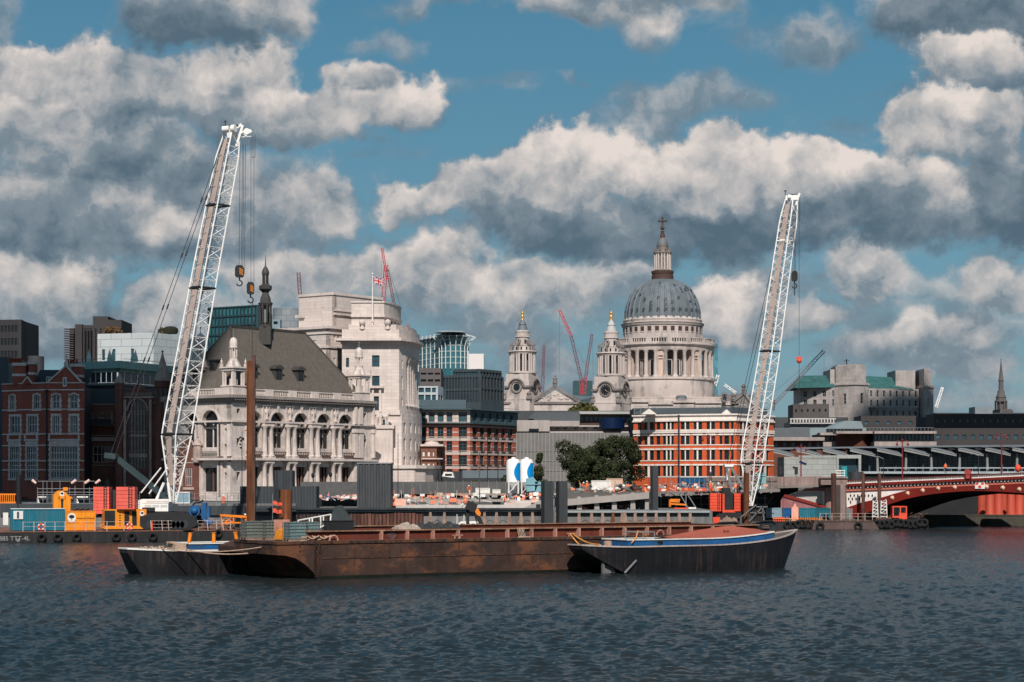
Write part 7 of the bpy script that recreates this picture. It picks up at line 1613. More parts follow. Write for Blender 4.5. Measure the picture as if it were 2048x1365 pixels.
# ------------------------------------------------------------------ domed cathedral
CS=mat('cathedral_stone',(.54,.47,.435),.85,.1,.06,streak=.25,dirt=(.19,.17,.16),dirt_amt=.75,dscale=.1,dlo=.49)
CSW=mat('soot_and_shade_stone',(.26,.22,.205),.85,.2,.1,streak=.4,dirt=(.07,.065,.065),dirt_amt=.7,dscale=.12,dlo=.48)  # soot on the lantern; inner drums darkened for shade between columns
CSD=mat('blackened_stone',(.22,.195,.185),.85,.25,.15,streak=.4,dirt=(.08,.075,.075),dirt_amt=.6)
DL=mat('lead_dome',(.135,.16,.18),.6,.1,.1,streak=.35,dirt=(.10,.12,.13),dirt_amt=.6,dscale=.12,dlo=.5)
GOLD=mat('gilded_metal',(.95,.45,.12),.25,.1,3,metal=.7);RSTN=mat('brown_red_metal',(.075,.042,.036),.7,.3,1)
def cathedral():
    D=900;k=D/F;cx=X(1325,D);z=lambda py: Z(py,D)
    r=root('cathedral',(cx,D,14),'huge domed stone cathedral with lantern, cross and two west towers','cathedral')
    L=lambda prof,n=64,nm=None,ma=CS: (lambda m: (m.lathe((cx,D,0),[(a*k,z(b)) for a,b in prof],n),part(nm,m,ma,r,(cx,D,20)))[1])(M())
    L([(103,860),(103,791),(104,789),(103,765),(106,763),(106,759),(80,759)],72,'drum_base')
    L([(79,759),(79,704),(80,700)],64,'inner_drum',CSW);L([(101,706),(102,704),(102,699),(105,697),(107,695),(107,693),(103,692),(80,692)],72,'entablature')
    m=M()
    for i in range(64):
        a=2*math.pi*(i+.5)/64;m.T=TR(cx,D,0) @ RZ(a);m.box(101.5*k,103*k,-.25,.25,z(691),z(683)) if i % 4 else m.box(101*k,103.5*k,-.9,.9,z(692),z(681))
        for j in (-.33,0,.33): m.box(101.8*k,102.6*k,-.14+j*3,.14+j*3,z(691),z(683))
    m.T=Matrix.Identity(4);m.lathe((cx,D,0),[(101.3*k,z(692)),(103.3*k,z(692)),(103.3*k,z(690)),(101.3*k,z(690))],72);m.lathe((cx,D,0),[(101*k,z(683)),(103.6*k,z(683)),(103.6*k,z(681)),(101*k,z(681)),(101*k,z(683))],72);part('stone_gallery_rail',m,CS,r,(cx,D,60))
    a0=R(-90-6.5)
    for i in range(32):
        a=a0+R(11.25)*(i+.5)
        if math.sin(a) > .35: continue
        m=M();c=(cx+98*k*math.cos(a),D+98*k*math.sin(a));h=z(706)-z(759)
        m.lathe((c[0],c[1],z(759)),[(1.35,0),(1.35,.5),(1.0,.9),(.95,h*.35),(.82,h-1.2),(1.2,h-.4),(1.35,h-.1),(1.35,h)],12);part('peristyle_column',m,CS,r,(c[0],c[1],z(759)))
    for i in range(8):
        a=a0+R(45)*i
        if math.sin(a) > .3: continue
        m=M();m.T=TR(cx,D,0) @ RZ(a);m.box(80*k,98*k,-2.0,-1.0,z(759),z(706));m.box(80*k,98*k,1.0,2.0,z(759),z(706));m.box(80*k,95*k,-1.05,1.05,z(759),z(706));m.box(95*k,98*k,-1,1,z(759),z(752));m.box(95*k,98*k,-1,1,z(717),z(706));m.tube((96*k,-1,z(722)),(96*k,1,z(722)),.35,8);part('niche_bay',m,mat('niche_stone',(.56,.43,.37),.85,.15,.3,streak=.3),r)
    for i in range(24):
        a=a0+R(11.25)*(i-4)
        if math.sin(a) > .2 or (i-4) % 4 == 0: continue
        m=M();m.T=TR(cx,D,0) @ RZ(a);m.k=0;m.box(79*k,79.6*k,-1.1,1.1,z(754),z(725));m.k=1;m.box(79.5*k,81*k,-1.6,1.6,z(725),z(722));m.box(79.5*k,80.6*k,-1.5,-1.1,z(755),z(725));m.box(79.5*k,80.6*k,1.1,1.5,z(755),z(725));part('drum_window',m,[GLD,CS],r)
    L([(79.5,692),(79.5,684),(78.5,683),(78.5,656),(81,655),(82.5,652),(83,650),(78,648),(78,646),(79.5,643),(77,641),(75.5,638)],64,'attic')
    for i in range(32):
        a=a0+R(11.25)*(i+.5)
        if math.sin(a) > .1: continue
        m=M();m.T=TR(cx,D,0) @ RZ(a);m.k=0;m.box(78.3*k,78.9*k,-.85,.85,z(667),z(658));m.k=1;m.box(78.4*k,79.3*k,-1.1,1.1,z(658),z(656));m.box(78.4*k,79.3*k,-1.1,1.1,z(669.5),z(668));part('attic_window',m,[mat('red_brown_shutter',(.06,.03,.03),.7),CS],r)
        m=M();m.T=TR(cx,D,0) @ RZ(a+R(5.6));m.box(78.2*k,79.4*k,-.7,.7,z(683),z(656));part('attic_pilaster',m,CS,r)
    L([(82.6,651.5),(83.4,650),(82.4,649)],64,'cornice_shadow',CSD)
    prof=[(75.5,640),(75,632),(74,622),(71.5,610),(68,600),(63,590),(56.5,581),(49,573.5),(40,567),(31,562.5),(22,560)]
    n=320;m=M();fs=[]
    for r_,py in prof:
        for i in range(n):
            a=2*math.pi*i/n;t=(i*32/n) % 1;e=1.0 if t < .3 else 0;q=r_*k+e*.42*min(1,r_/40);m.v.append(Vector((cx+q*math.cos(a),D+q*math.sin(a),z(py))))
    for j in range(len(prof)-1):
        for i in range(n): m.f.append([j*n+i,j*n+(i+1) % n,(j+1)*n+(i+1) % n,(j+1)*n+i]);m.mi.append(0);m.sm.append(True)
    m.T=Matrix.Identity(4);dome=part('dome',m,DL,r,(cx,D,80))
    rr=random.Random(5);m=M()
    def onp(py):
        for (r0,p0),(r1,p1) in zip(prof,prof[1:]):
            if p1 <= py <= p0: return r0+(r1-r0)*(p0-py)/(p0-p1)
        return 30
    for i in range(32):
        a=a0+R(11.25)*i+R(6.6)
        for py,h in [(625,7)]+[(rr.uniform(570,618),rr.uniform(3,7)) for _ in range(rr.choice((1,2,2,3)))]:
            w=R(2.1);pts=[]
            for aa,pp in ((a-w,py+h/2),(a+w,py+h/2),(a+w,py-h/2),(a-w,py-h/2)): q=onp(pp)*k+.47;pts.append((cx+q*math.cos(aa),D+q*math.sin(aa),z(pp)))
            m.add(pts,[(0,1,2,3)])
    part('dark_lead_panels',m,mat('dark_lead_patch',(.045,.055,.06),.6,.4,.5),dome)
    L([(22,561),(22,552),(20.5,551),(22.5,546),(22.5,543),(18,543)],24,'golden_gallery',RSTN);L([(16,545),(15,541),(13,540),(13,510),(17,509),(18.5,506.5),(16,505),(12,504),(11.5,494),(12.5,492),(11,490),(10,484),(7,479),(5,476.5)],24,'lantern',CSW)
    for i in range(8):
        a=R(22.5+45*i)-R(90)
        for s in (-.22,.22): m=M();m.tube((cx+15.5*k*math.cos(a+s),D+15.5*k*math.sin(a+s),z(541)),(cx+15.5*k*math.cos(a+s),D+15.5*k*math.sin(a+s),z(509)),.42,8);part('lantern_column',m,CS,r)
        m=M();m.T=TR(cx,D,0) @ RZ(a+R(22.5));m.box(12.6*k,13.4*k,-.7,.7,z(534),z(516));part('lantern_window',m,GLD,r);m=M();m.T=TR(cx,D,0) @ RZ(a);m.box(12*k,18*k,-.25,.25,z(505),z(500));m.tube((17*k,0,z(506)),(17*k,0,z(498)),.3,6);part('scroll',m,CSD,r)
    L([(11.2,493.5),(12,491),(11,488),(9.5,482),(6.5,478.5),(5,477)],20,'lantern_cap',DL);L([(5.2,477),(4.5,470),(3.2,466),(4,463.5),(2.6,462)],12,'finial_neck',RSTN)
    m=M();m.ball((cx,D,z(456.5)),4.2*k,8);part('ball',m,RSTN,r);m=M();m.box(cx-.38,cx+.38,D-.3,D+.3,z(453),z(436.5));m.box(cx-6.5*k,cx+6.5*k,D-.26,D+.26,z(443.8),z(441.5))
    for dx,py in ((-6.5,442.6),(6.5,442.6),(0,436.5)): m.ball((cx+dx*k,D,z(py)),.55,5)
    m.ball((cx,D,z(442.6)),.75,5);part('cross',m,RSTN,r)
    # west towers
    def tower(px,D,sc,clock,py0,label):
        k=D/F*sc;x=X(px,D);zz=lambda py: Z(H0+(py-py0)*sc+(py0-H0),D) if False else Z(py0+(py-py0)*sc,D)
        t=root('bell_tower',(x,D,15),label,'tower');TT=TR(x,D,0) @ RZ(R(-25.5))
        w=29*k;m=mm(TT);m.box(-w,w,-w,w,12,zz(800));m.box(-w*.93,w*.93,-w*.93,w*.93,zz(800),zz(764));m.box(-w*1.02,w*1.02,-w*1.02,w*1.02,zz(801),zz(798.5));m.box(-w*.86,w*.86,-w*.86,w*.86,zz(764),zz(749));part('base',m,CS,t)
        for fi,rot in enumerate((0,math.pi/2)):
            TF=TT @ RZ(rot) @ TR(0,-w*.93,0);cz=zz(775.5)
            m=mm(TF);R_=12.6*k
            for i in range(24):
                a,b=2*math.pi*i/24,2*math.pi*(i+1)/24;m.slab([(R_*math.cos(a),cz+R_*math.sin(a)),(R_*math.cos(b),cz+R_*math.sin(b)),(R_*.8*math.cos(b),cz+R_*.8*math.sin(b)),(R_*.8*math.cos(a),cz+R_*.8*math.sin(a))],-.45,-.01)
            for i in range(14):
                a,b=math.pi*i/14,math.pi*(i+1)/14;q=15*k;m.slab([(q*math.cos(a),cz+q*math.sin(a)),(q*math.cos(b),cz+q*math.sin(b)),(q*1.18*math.cos(b),cz+q*1.14*math.sin(b)),(q*1.18*math.cos(a),cz+q*1.14*math.sin(a))],-1.0,-.012)
            for s in (-1,1): m.box(s*q*1.1 if s < 0 else q*1.1,-w*1.0 if s < 0 else w*1.0,-.9,-.014,cz-.3,cz+.5)
            part('clock_surround' if clock else 'round_surround',m,CSD,t)
            m=mm(TF);q=9.9*k if clock else 7.2*k;m.slab([(q*math.cos(2*math.pi*i/24),cz+q*math.sin(2*math.pi*i/24)) for i in range(24)],-.2,-.02);o=part('clock_face' if clock else 'round_opening',m,GLD,t)
            if clock:
                m=mm(TF)
                for i in range(12): a=math.pi*i/6;m.beam((q*.72*math.cos(a),-.26,cz+q*.72*math.sin(a)),(q*1.08*math.cos(a),-.26,cz+q*1.08*math.sin(a)),.1,.5,(0,1,0))
                m.beam((q*.15,-.3,cz-q*.1),(-q*.1,-.3,cz+q*.1),.1,.3);m.beam((0,-.3,cz),(q*.75,-.3,cz-q*.55),.1,.25,(0,1,0));m.beam((0,-.3,cz),(q*.35,-.3,cz-q*.3),.1,.4,(0,1,0));part('clock_hands',m,mat('clock_bronze',(.32,.24,.18),.5),o)
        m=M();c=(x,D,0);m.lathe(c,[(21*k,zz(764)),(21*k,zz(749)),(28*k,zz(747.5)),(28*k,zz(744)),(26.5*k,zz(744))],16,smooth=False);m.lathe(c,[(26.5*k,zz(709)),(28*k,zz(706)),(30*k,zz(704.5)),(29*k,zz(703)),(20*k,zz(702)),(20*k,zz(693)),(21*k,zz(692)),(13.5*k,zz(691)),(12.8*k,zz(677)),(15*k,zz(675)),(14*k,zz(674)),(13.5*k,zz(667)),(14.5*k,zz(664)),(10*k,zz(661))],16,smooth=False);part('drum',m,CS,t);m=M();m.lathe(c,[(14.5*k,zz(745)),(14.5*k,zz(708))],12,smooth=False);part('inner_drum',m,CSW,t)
        for i in range(12):
            a=R(30*i+8)
            if math.sin(a) > .45: continue
            m=M()
            for s in (-.1,.1): m.tube((x+25*k*math.cos(a+s),D+25*k*math.sin(a+s),zz(744)),(x+25*k*math.cos(a+s),D+25*k*math.sin(a+s),zz(709)),2.1*k,8)
            part('column_pair',m,CS,t)
            m=M();m.T=TR(x,D,0) @ RZ(a+R(15));m.box(14.3*k,15.2*k,-2.6*k,2.6*k,zz(743),zz(714));m.box(20*k,20.4*k,-1.4*k,1.4*k,zz(701),zz(695));
            if i % 2: m.box(12.8*k,13.6*k,-1.6*k,1.6*k,zz(689),zz(680))
            part('louvre_opening',m,GLD,t)
            if i % 2 == 0:
                m=M();m.lathe((x+24*k*math.cos(a),D+24*k*math.sin(a),0),[(1.9*k,zz(703)),(1.7*k,zz(696)),(.9*k,zz(694)),(2.1*k,zz(691)),(1.4*k,zz(688)),(.8*k,zz(687)),(0,zz(685))],8);m.beam((x+22*k*math.cos(a),D+22*k*math.sin(a),zz(692)),(x+13*k*math.cos(a),D+13*k*math.sin(a),zz(682)),.6,1.0);part('urn',m,CSD,t)
        m=M();m.lathe(c,[(11*k,zz(663)),(9*k,zz(656)),(7.2*k,zz(651)),(8*k,zz(649.5)),(6.5*k,zz(646)),(3.5*k,zz(641.5)),(2.8*k,zz(640))],12);part('lead_cap',m,DL if not clock else mat('pale_lead',(.42,.42,.42),.6,.1,.3,streak=.2),t)
        m=M();m.lathe(c,[(3.2*k,zz(640)),(2.4*k,zz(637)),(3.2*k,zz(634)),(1.6*k,zz(630)),(2.6*k,zz(628)),(3*k,zz(626)),(2.2*k,zz(624)),(.5*k,zz(623)),(0,zz(621))],10);part('gilded_pineapple',m,GOLD,t)
        for s in ((-w,-w),(w,-w),(w,w)): q=TT @ Vector((s[0]*.93,s[1]*.93,0));m=M();m.lathe((q.x,q.y,0),[(1.3,zz(800)),(1.2,zz(796)),(.8,zz(792)),(1.1,zz(789)),(.5,zz(785)),(0,zz(784))],8);part('corner_statue',m,CSD,t)
        return t
    tower(1045,862,1.0,False,625,'weathered west bell tower with an empty round opening and gold finial, left one')
    tower(1222.5,852,1.04,True,616,'paler west bell tower with clock faces and gold finial beside the dome')
    # front pediment and nave
    D2=858;m=M();xa,xb,xm=X(1064,D2),X(1160,D2),X(1110,D2);zb,zt=Z(804,D2),Z(773,D2)
    w=root('west_front',(xm,D2,15),'carved triangular pediment and wall between the two bell towers','portico')
    m.slab([(xa+1.5,zb),(xb-1.5,zb),(xm,zt-1.4)],D2+.6,D2+6);m.box(xa-12,xb+6,D2,D2+8,12,zb-.9);part('pediment_wall',m,CS,w)
    m=M();m.beam((xa,D2+.5,zb),(xm,D2+.5,zt),1.6,1.1);m.beam((xb,D2+.5,zb),(xm,D2+.5,zt),1.6,1.1);m.box(xa-13,xb+7,D2-.6,D2+1,zb-1.0,zb-.1);part('raking_cornice',m,CSD,w)
    rr=random.Random(3);m=M()
    for i in range(34): u=rr.uniform(-.72,.72);h=(1-abs(u))*(zt-zb)*.62;m.ball((xm+u*(xb-xa)/2,D2+.6,zb+.8+h*rr.random()*.75),rr.uniform(.25,.5),4)
    part('relief_carving',m,CS,w)
    m=M();m.lathe((xm,D2+1,0),[(.9,zt),(.9,zt+1.2),(1.1,zt+1.3),(.8,zt+2.4),(1.0,zt+3.4),(.4,zt+4),(.5,zt+4.6),(0,zt+5)],8);part('apex_statue',m,CSD,w);m=M();m.add([(xa+3,D2+2,zb),(xb-3,D2+2,zb),(xb+8,D2+30,Z(788,D2)),(xm,D2+30,Z(782,D2)),(xm,D2+4,zt-1)],[(0,1,2,3,4)]);part('nave_roof',m,DL,w)
    # south side of the nave and transept, stepping to the right
    D3=862;m=M();s=root('nave',(X(1380,D3),D3,15),'long stone nave side with balustrades under the dome','building')
    for a,b,t,d in ((1262,1302,797,0),(1296,1345,802,-3),(1345,1392,798,-1),(1388,1440,800,-5),(1432,1476,803,-2)): m.box(X(a,D3),X(b,D3),D3+d,D3+22+d,12,Z(t+5,D3));m.box(X(a,D3),X(b,D3),D3+d-.8,D3+d+.8,Z(t+8,D3),Z(t+5,D3))
    m.box(X(1255,D3),X(1500,D3),D3+12,D3+34,12,Z(792,D3));part('walls',m,CS,s)
    m=M()
    for a,b,t,d in ((1262,1302,797,0),(1296,1345,802,-3),(1345,1392,798,-1),(1388,1440,800,-5),(1432,1476,803,-2)):
        m.box(X(a,D3),X(b,D3),D3+d,D3+d+.5,Z(t+1,D3),Z(t,D3));n=int((b-a)/2)
        for i in range(n): m.box(X(a+2*i,D3),X(a+2*i+(1.6 if i % 6 == 0 else .8),D3),D3+d,D3+d+.4,Z(t+5,D3),Z(t+1,D3))
    m.box(X(1255,D3),X(1500,D3),D3+11.8,D3+12,Z(794,D3),Z(792,D3));part('balustrades',m,CS,s)
    m=M();m.lathe((X(1365,D3),D3+6,0),[(11*D3/F,Z(800,D3)),(11*D3/F,Z(793,D3)),(8*D3/F,Z(790,D3)),(0,Z(789,D3))],14);part('lead_cap',m,DL,s)
    m=M();g=[X(1462,D3),X(1503,D3),X(1484,D3)];m.slab([(g[0],Z(806,D3)),(g[1],Z(812,D3)),(g[2],Z(789,D3))],D3-6,D3-5);m.beam((g[0],D3-6.2,Z(806,D3)),(g[2],D3-6.2,Z(788,D3)),1,.8);m.beam((g[1],D3-6.2,Z(812,D3)),(g[2],D3-6.2,Z(788,D3)),1,.8);m.box(g[0],g[1],D3-6,D3+5,12,Z(812,D3));m.add([(g[0],D3-5,Z(806,D3)),(g[2],D3-5,Z(788,D3)),(X(1440,D3),D3+20,Z(788,D3)),(X(1425,D3),D3+20,Z(804,D3))],[(0,1,2,3)]);part('transept_gable',m,CSD,s)
    for px,t in ((1484,768),(1464,786),(1446,784),(1499,786)): m=M();h=Z(t,D3)-Z(t+20,D3);m.lathe((X(px,D3),D3-6,Z(t+21,D3)),[(.9,0),(.8,.3*h),(1.0,.35*h),(.7,.55*h),(1.1,.75*h),(.5,.85*h),(.5,.95*h),(0,h)],8);part('roof_statue',m,CSD,s)
cathedral()
# ------------------------------------------------------------------ cranes on the skyline
RC=mat('red_crane_paint',(.50,.03,.045),.5,.1,.1);RCD=mat('dark_red_crane',(.14,.04,.05),.6,.1)
def lattice(m,A,B,w,n,r_):
    A,B=Vector(A),Vector(B);d=(B-A).normalized();e=d.cross(Vector((0,1,0))).normalized()*w/2;f=Vector((0,w/2,0));c=[e+f,e-f,-e-f,-e+f]
    for o in c: m.tube(A+o,B+o,r_*1.5,4)
    for i in range(n):
        a,b=A.lerp(B,i/n),A.lerp(B,(i+1)/n)
        for j in range(4): p,q=c[j],c[(j+1) % 4];m.tube(a+p,b+q,r_,4) if i % 2 else m.tube(a+q,b+p,r_,4)
def tcrane(label,parts,D,lines=(),base=(0,0)):
    r=root('tower_crane',P(parts[0][0],parts[0][1],D),label,'crane')
    for i,(x0,y0,x1,y1,w,ma) in enumerate(parts):
        m=M();a,b=P(x0,y0,D),P(x1,y1,D);lattice(m,a,b,w*D/F,max(4,int((b-a).length/(w*D/F)/1.1)),.45*D/F);part('jib' if i else 'mast',m,ma,r)
    for (x0,y0,x1,y1) in lines: m=M();m.tube(P(x0,y0,D),P(x1,y1,D),.25*D/F,4);part('stay_rope',m,WIRE,r)
tcrane('bright red tipped luffing crane leaning left between the bell towers',[(1163,790,1161,760,5,RC),(1164,765,1142,672,5,RCD),(1142,672,1119,620,5,RC)],1000,[(1119,620,1119,745),(1126,634,1172,735)])
tcrane('second red crane leaning right with a dark tip between the bell towers',[(1168,790,1170,755,6,RC),(1170,765,1177,715,5,RCD),(1177,715,1184,668,4.5,RCD)],1010,[(1185,670,1186,755)])
tcrane('slim upright dark red crane just right of the left bell tower',[(1084,790,1086,752,6,RCD),(1086,752,1088,690,4,RCD)],990)
tcrane('tall red luffing crane behind the flagpole of the white block',[(766,606,772,530,7,RC),(775,560,764,497,4,RC)],640,[(764,497,762,560),(775,525,800,612)])
tcrane('red crane jib leaning right behind the flagpole',[(789,612,775,540,4.5,RCD)],642,[(776,540,812,640)])
tcrane('small dark red crane mast above the white block left corner',[(600,590,597,545,6,RCD)],700)
tcrane('short bright red crane mast behind the curved upper storey',[(814,690,817,648,5,RC)],560)
tcrane('grey luffing crane with long jib rising right behind the right boom',[(1545,822,1547,800,6,RCD),(1547,810,1648,702,6,mat('grey_violet_crane',(.16,.12,.14),.6))],600,[(1648,702,1648,745),(1645,703,1530,800)])
tcrane('small white crane jib tilted beside the dome base',[(1430,772,1436,750,5,CWHITE)],980)
tcrane('small white crane jib leaning left above the transept statue',[(1472,786,1449,770,4,CWHITE)],850)
tcrane('tiny white crane jib right of the stone fort like building',[(1872,815,1885,775,4,CWHITE)],1100)
m=M();D=1300;m.box(X(1424,D),X(1436,D),D,D+20,20,Z(688,D));single('glass_tower',m,glass('pale_sky_glass',(.05,.14,.17),.05),(X(1430,D),D,20),'slim blue glass tower behind the right side of the dome','tower')
m=M();m.box(X(1147,D),X(1185,D),D,D+20,20,Z(762,D));single('glass_tower',m,mat('teal_far_glass',(.04,.08,.09),.3),(X(1160,D),D,20),'squat teal block behind the red cranes','tower')
# ------------------------------------------------------------------ fort-like stone telephone block and right-hand skyline
FS=mat('grey_fort_stone',(.44,.39,.37),.85,.12,.1,streak=.25,dirt=(.14,.13,.125),dirt_amt=.5,brick=(3,.9,.05),brick_c=(.8,.8,.8));GR=mat('green_copper_roof',(.04,.125,.12),.6,.12,.1,streak=.35)
D=700;r=root('fort_like_office',(X(1710,D),D,12),'massive grey stone building with square towers and green copper roofs on the right skyline','building')
A,B=wp(1594,D+8),wp(1669,D);wall_windows(r,A,B,12,Z(775,D),FS,cols_px(A,B,((1607,1614),(1626,1633),(1645,1652),(1664,1668))),rws(D,(781,793),(799,812)),(WFG,GLD),2,2)
m=M();m.add([(X(1591,D),D+2,Z(776,D)),(X(1671,D),D,Z(775,D)),(X(1671,D),D+13,Z(747,D)),(X(1611,D),D+13,Z(748,D)),(X(1671,D),D+26,Z(775,D)),(X(1591,D),D+26,Z(776,D))],[(0,1,2,3),(3,2,4,5),(0,3,5)]);part('green_roof',m,GR,r)
m=M();m.box(A[0]+1,B[0],D+9,D+24,12,Z(777,D));m.box(X(1664,D),X(1673,D),D+4,D+20,40,Z(738,D));part('rear_mass',m,FS,r)
def ftower(p0,pc,p1,t,tz_,tin,Dc,ops0,ops1):
    a,c,b=wp(p0,Dc+6),wp(pc,Dc),wp(p1,Dc+4)
    for (A,B),o in (((a,c),ops0),((c,b),ops1)):
        T,L=wallT(A,B);O=[(tx(T,q0),tx(T,q1),Z(y1,Dc),Z(y0,Dc)) for q0,q1,y0,y1 in o];m=mm(T);carve(m,0,L,12,Z(tz_,Dc),O,0,1);m.box(-.3,L+.3,-.4,0,Z(tz_+5,Dc),Z(tz_+2,Dc));part('tower_wall',m,FS,r)
        for q in O: put_window(r,T,q[0],q[2],q[1]-q[0],q[3]-q[2],1,3,(WFG,GLD),y=.3)
    m=M();m.prism([(a[0]+.1,a[1]+1.2),(c[0],c[1]+1.2),(b[0]-.1,b[1]+1.2),(b[0]-.1,b[1]+14),(a[0]+.1,a[1]+14)],12,Z(tz_,Dc)-.1);part('tower_core',m,FS,r)
    i=tin*Dc/F;m=M();m.prism([(a[0]+i,a[1]+1),(c[0],c[1]+1.2),(b[0]-i,b[1]+.8),(b[0]-i,b[1]+12),(a[0]+i,a[1]+12)],Z(tz_,Dc)-.1,Z(t+1.5,Dc));m.prism([(a[0]+i+.6,a[1]+1.6),(c[0],c[1]+1.8),(b[0]-i-.6,b[1]+1.4),(b[0]-i-.6,b[1]+11),(a[0]+i+.6,a[1]+11)],Z(t+1.5,Dc),Z(t-1,Dc));part('upper_stage',m,FS,r)
ftower(1668,1710,1737,729,765,4,D-2,[(1687,1692,787,808)],[(1721,1727,786,807)]);ftower(1836,1850,1867,738,771,3,D+6,[],[(1852,1857,795,812)])
A,B=wp(1736,D+4),wp(1838,D+10);wall_windows(r,A,B,12,Z(776,D),FS,(8,.3),rws(D,(780,792),(799,811),(821,832)),(WFG,GLD),1,2)
m=M();m.add([(X(1733,D),D+4,Z(775,D)),(X(1838,D),D+9,Z(778,D)),(X(1830,D),D+18,Z(751,D)),(X(1733,D),D+16,Z(747,D)),(X(1838,D),D+28,Z(778,D)),(X(1733,D),D+28,Z(775,D))],[(0,1,2,3),(3,2,4,5),(1,4,2)]);part('green_roof',m,GR,r);m=M();m.box(X(1734,D),X(1838,D),D+11,D+26,12,Z(779,D));m.box(X(1802,D),X(1842,D),D+10,D+26,40,Z(738,D));part('rear_mass',m,FS,r)
m=M();m.box(X(1736,D),X(1840,D),D+2.5,D+4,Z(815,D),Z(812,D));part('ledge',m,FS,r)
m=M();x=X(1697,D);m.tube((x,D+4,Z(729,D)),(x,D+4,Z(717,D)),.2,5);m.box(x-1,x+1,D+3.9,D+4.1,Z(721,D),Z(720,D));part('aerial',m,DARK,r)
bld('sooty parapeted block in front of the green roofed fort like building',[wp(1586,660),wp(1657,655)],12,Z(809,655),mat('sooty_stone_low',(.09,.08,.078),.85,.25,.2),12,[((6,.3),rws(655,(818,824)))],wm=(WFD,GLD),nc=1,nr=1)
D=800;x=X(2002,D);r=root('church_spire',(x,D,15),'slender dark stone church spire on the right skyline','church');q=D/F
m=M();m.box(x-11*q,x+11*q,D-8,D+4,12,Z(820,D));m.box(x-13*q,x+13*q,D-9,D+5,Z(828,D),Z(822,D)) ;part('tower',m,FS if False else mat('dark_church_stone',(.11,.10,.10),.85,.2,.1,streak=.3),r)
m=M();m.lathe((x,D,0),[(13*q,Z(804,D)),(13*q,Z(802,D)),(10.5*q,Z(801,D)),(10*q,Z(796,D)),(11*q,Z(795,D)),(7.5*q,Z(788,D)),(7*q,Z(782,D)),(5*q,Z(781,D)),(4.6*q,Z(763,D)),(6*q,Z(762,D)),(4.5*q,Z(758,D)),(.6*q,Z(722,D)),(1.3*q,Z(720,D)),(.3*q,Z(718,D)),(0,Z(714,D))],8,smooth=False);m.lathe((x,D,0),[(8*q,Z(822,D)),(8*q,Z(804,D))],8)
for i in range(8): a=.39+math.pi/4*i;m.tube((x+11.5*q*math.cos(a),D+11.5*q*math.sin(a),Z(820,D)),(x+11.5*q*math.cos(a),D+11.5*q*math.sin(a),Z(804,D)),1.0*q,6)
part('spire',m,mat('dark_church_stone',(.11,.10,.10)),r)
# layered low blocks
BB_=mat('brown_block_brick',(.13,.052,.035),.85,.15,.2);SL=mat('stained_slab_edge',(.33,.28,.26),.85,.15,.3,streak=.2);DB=mat('dark_brown_metal',(.045,.040,.042),.7,.15,.2);GB=mat('grey_blue_box',(.10,.115,.125),.6,.1)
def lay(label,px0,px1,py0,py1,D,ma,grid=None,slab=None,dp=12,pc=None,**kw):
    pts=[wp(px0,D),wp(px1,D)] if pc is None else [wp(px0,D+4),wp(pc,D),wp(px1,D+4)]
    r=bld(label,pts,5,Z(py0,D),ma,dp,[grid]+([grid] if pc else []),wm=(WFD,GLT),nc=1,nr=1,**kw)
    if slab:
        for t,h in slab: m=M();m.box(X(px0-2,D),X(px1+2,D),D-1.6,D+3,Z(t+h,D),Z(t,D));part('balcony_slab',m,SL,r)
    return r
lay('long dark flat roofed block running to the right edge under the spire',1868,2110,829,860,590,DB,((16,.3),rws(590,(838,846))))
lay('dark brown office range with ribbon windows right of the brick blocks',1868,2110,858,895,520,DB,((14,.5),rws(520,(870,880))))
lay('dark roofed block below the fort like building middle',1722,1832,833,860,560,DB,((5,.35),rws(560,(843,850))))
lay('low block with white arcaded parapet below the grey fort',1580,1672,846,860,540,GB)
m=M();D=539
for i in range(15): x=X(1581+6.1*i,D);m.box(x,x+.28,D,D+1,Z(847,D),Z(839,D))
m.box(X(1580,D),X(1672,D),D,D+1,Z(839,D),Z(837,D));m.box(X(1580,D),X(1672,D),D,D+1,Z(848,D),Z(846,D));single('arcaded_parapet',m,mat('white_arcade',(.5,.48,.46),.8),P(1620,846,D),'white arcaded parapet strip on the low block roof','parapet')
m=M();D=500;m.slab([(X(1655,D),Z(858,D)),(X(1728,D),Z(858,D)),(X(1722,D),Z(843,D)),(X(1690,D),Z(842,D))],D,D+12);m.box(X(1560,D),X(1735,D),D+2,D+14,8,Z(856,D));single('slanted_roof_block',m,mat('pale_blue_grey_roof',(.2,.25,.27),.6,.1),P(1690,858,D),'pale blue grey slanted roof block in the middle of the low roofs','building')
lay('grey blue box topped brick block right beside the orange building',1546,1620,858,900,440,GB,None)
lay('brown brick block with long pale slab edge beside the orange building',1545,1645,876,905,434,BB_,((6,.5),rws(434,(885,898))),[(875,7)])
lay('tall brown brick stair block with pale cap between the slab edged blocks',1672,1752,865,905,430,BB_,None,[(863,5)],pc=1725)
lay('dark glass linking block left of the brown stair block',1640,1672,870,905,436,DB,((3,.7),rws(436,(873,882))),[(866,5),(885,9)])
lay('glass fronted block with pale concrete slabs right of the brown stair block',1748,1868,867,905,428,DB,((16,.8),rws(428,(869,883))),[(863,5),(884,9)])
m=M();D=424
for i in range(30): x=X(1652+7.3*i,D);m.tube((x,D,Z(864,D)),(x,D,Z(856,D)),.04,4)
m.tube((X(1652,D),D,Z(856,D)),(X(1868,D),D,Z(856,D)),.05,4);single('roof_rail',m,GREY,P(1700,864,D),'thin steel roof railing above the pale slab edges','railing')
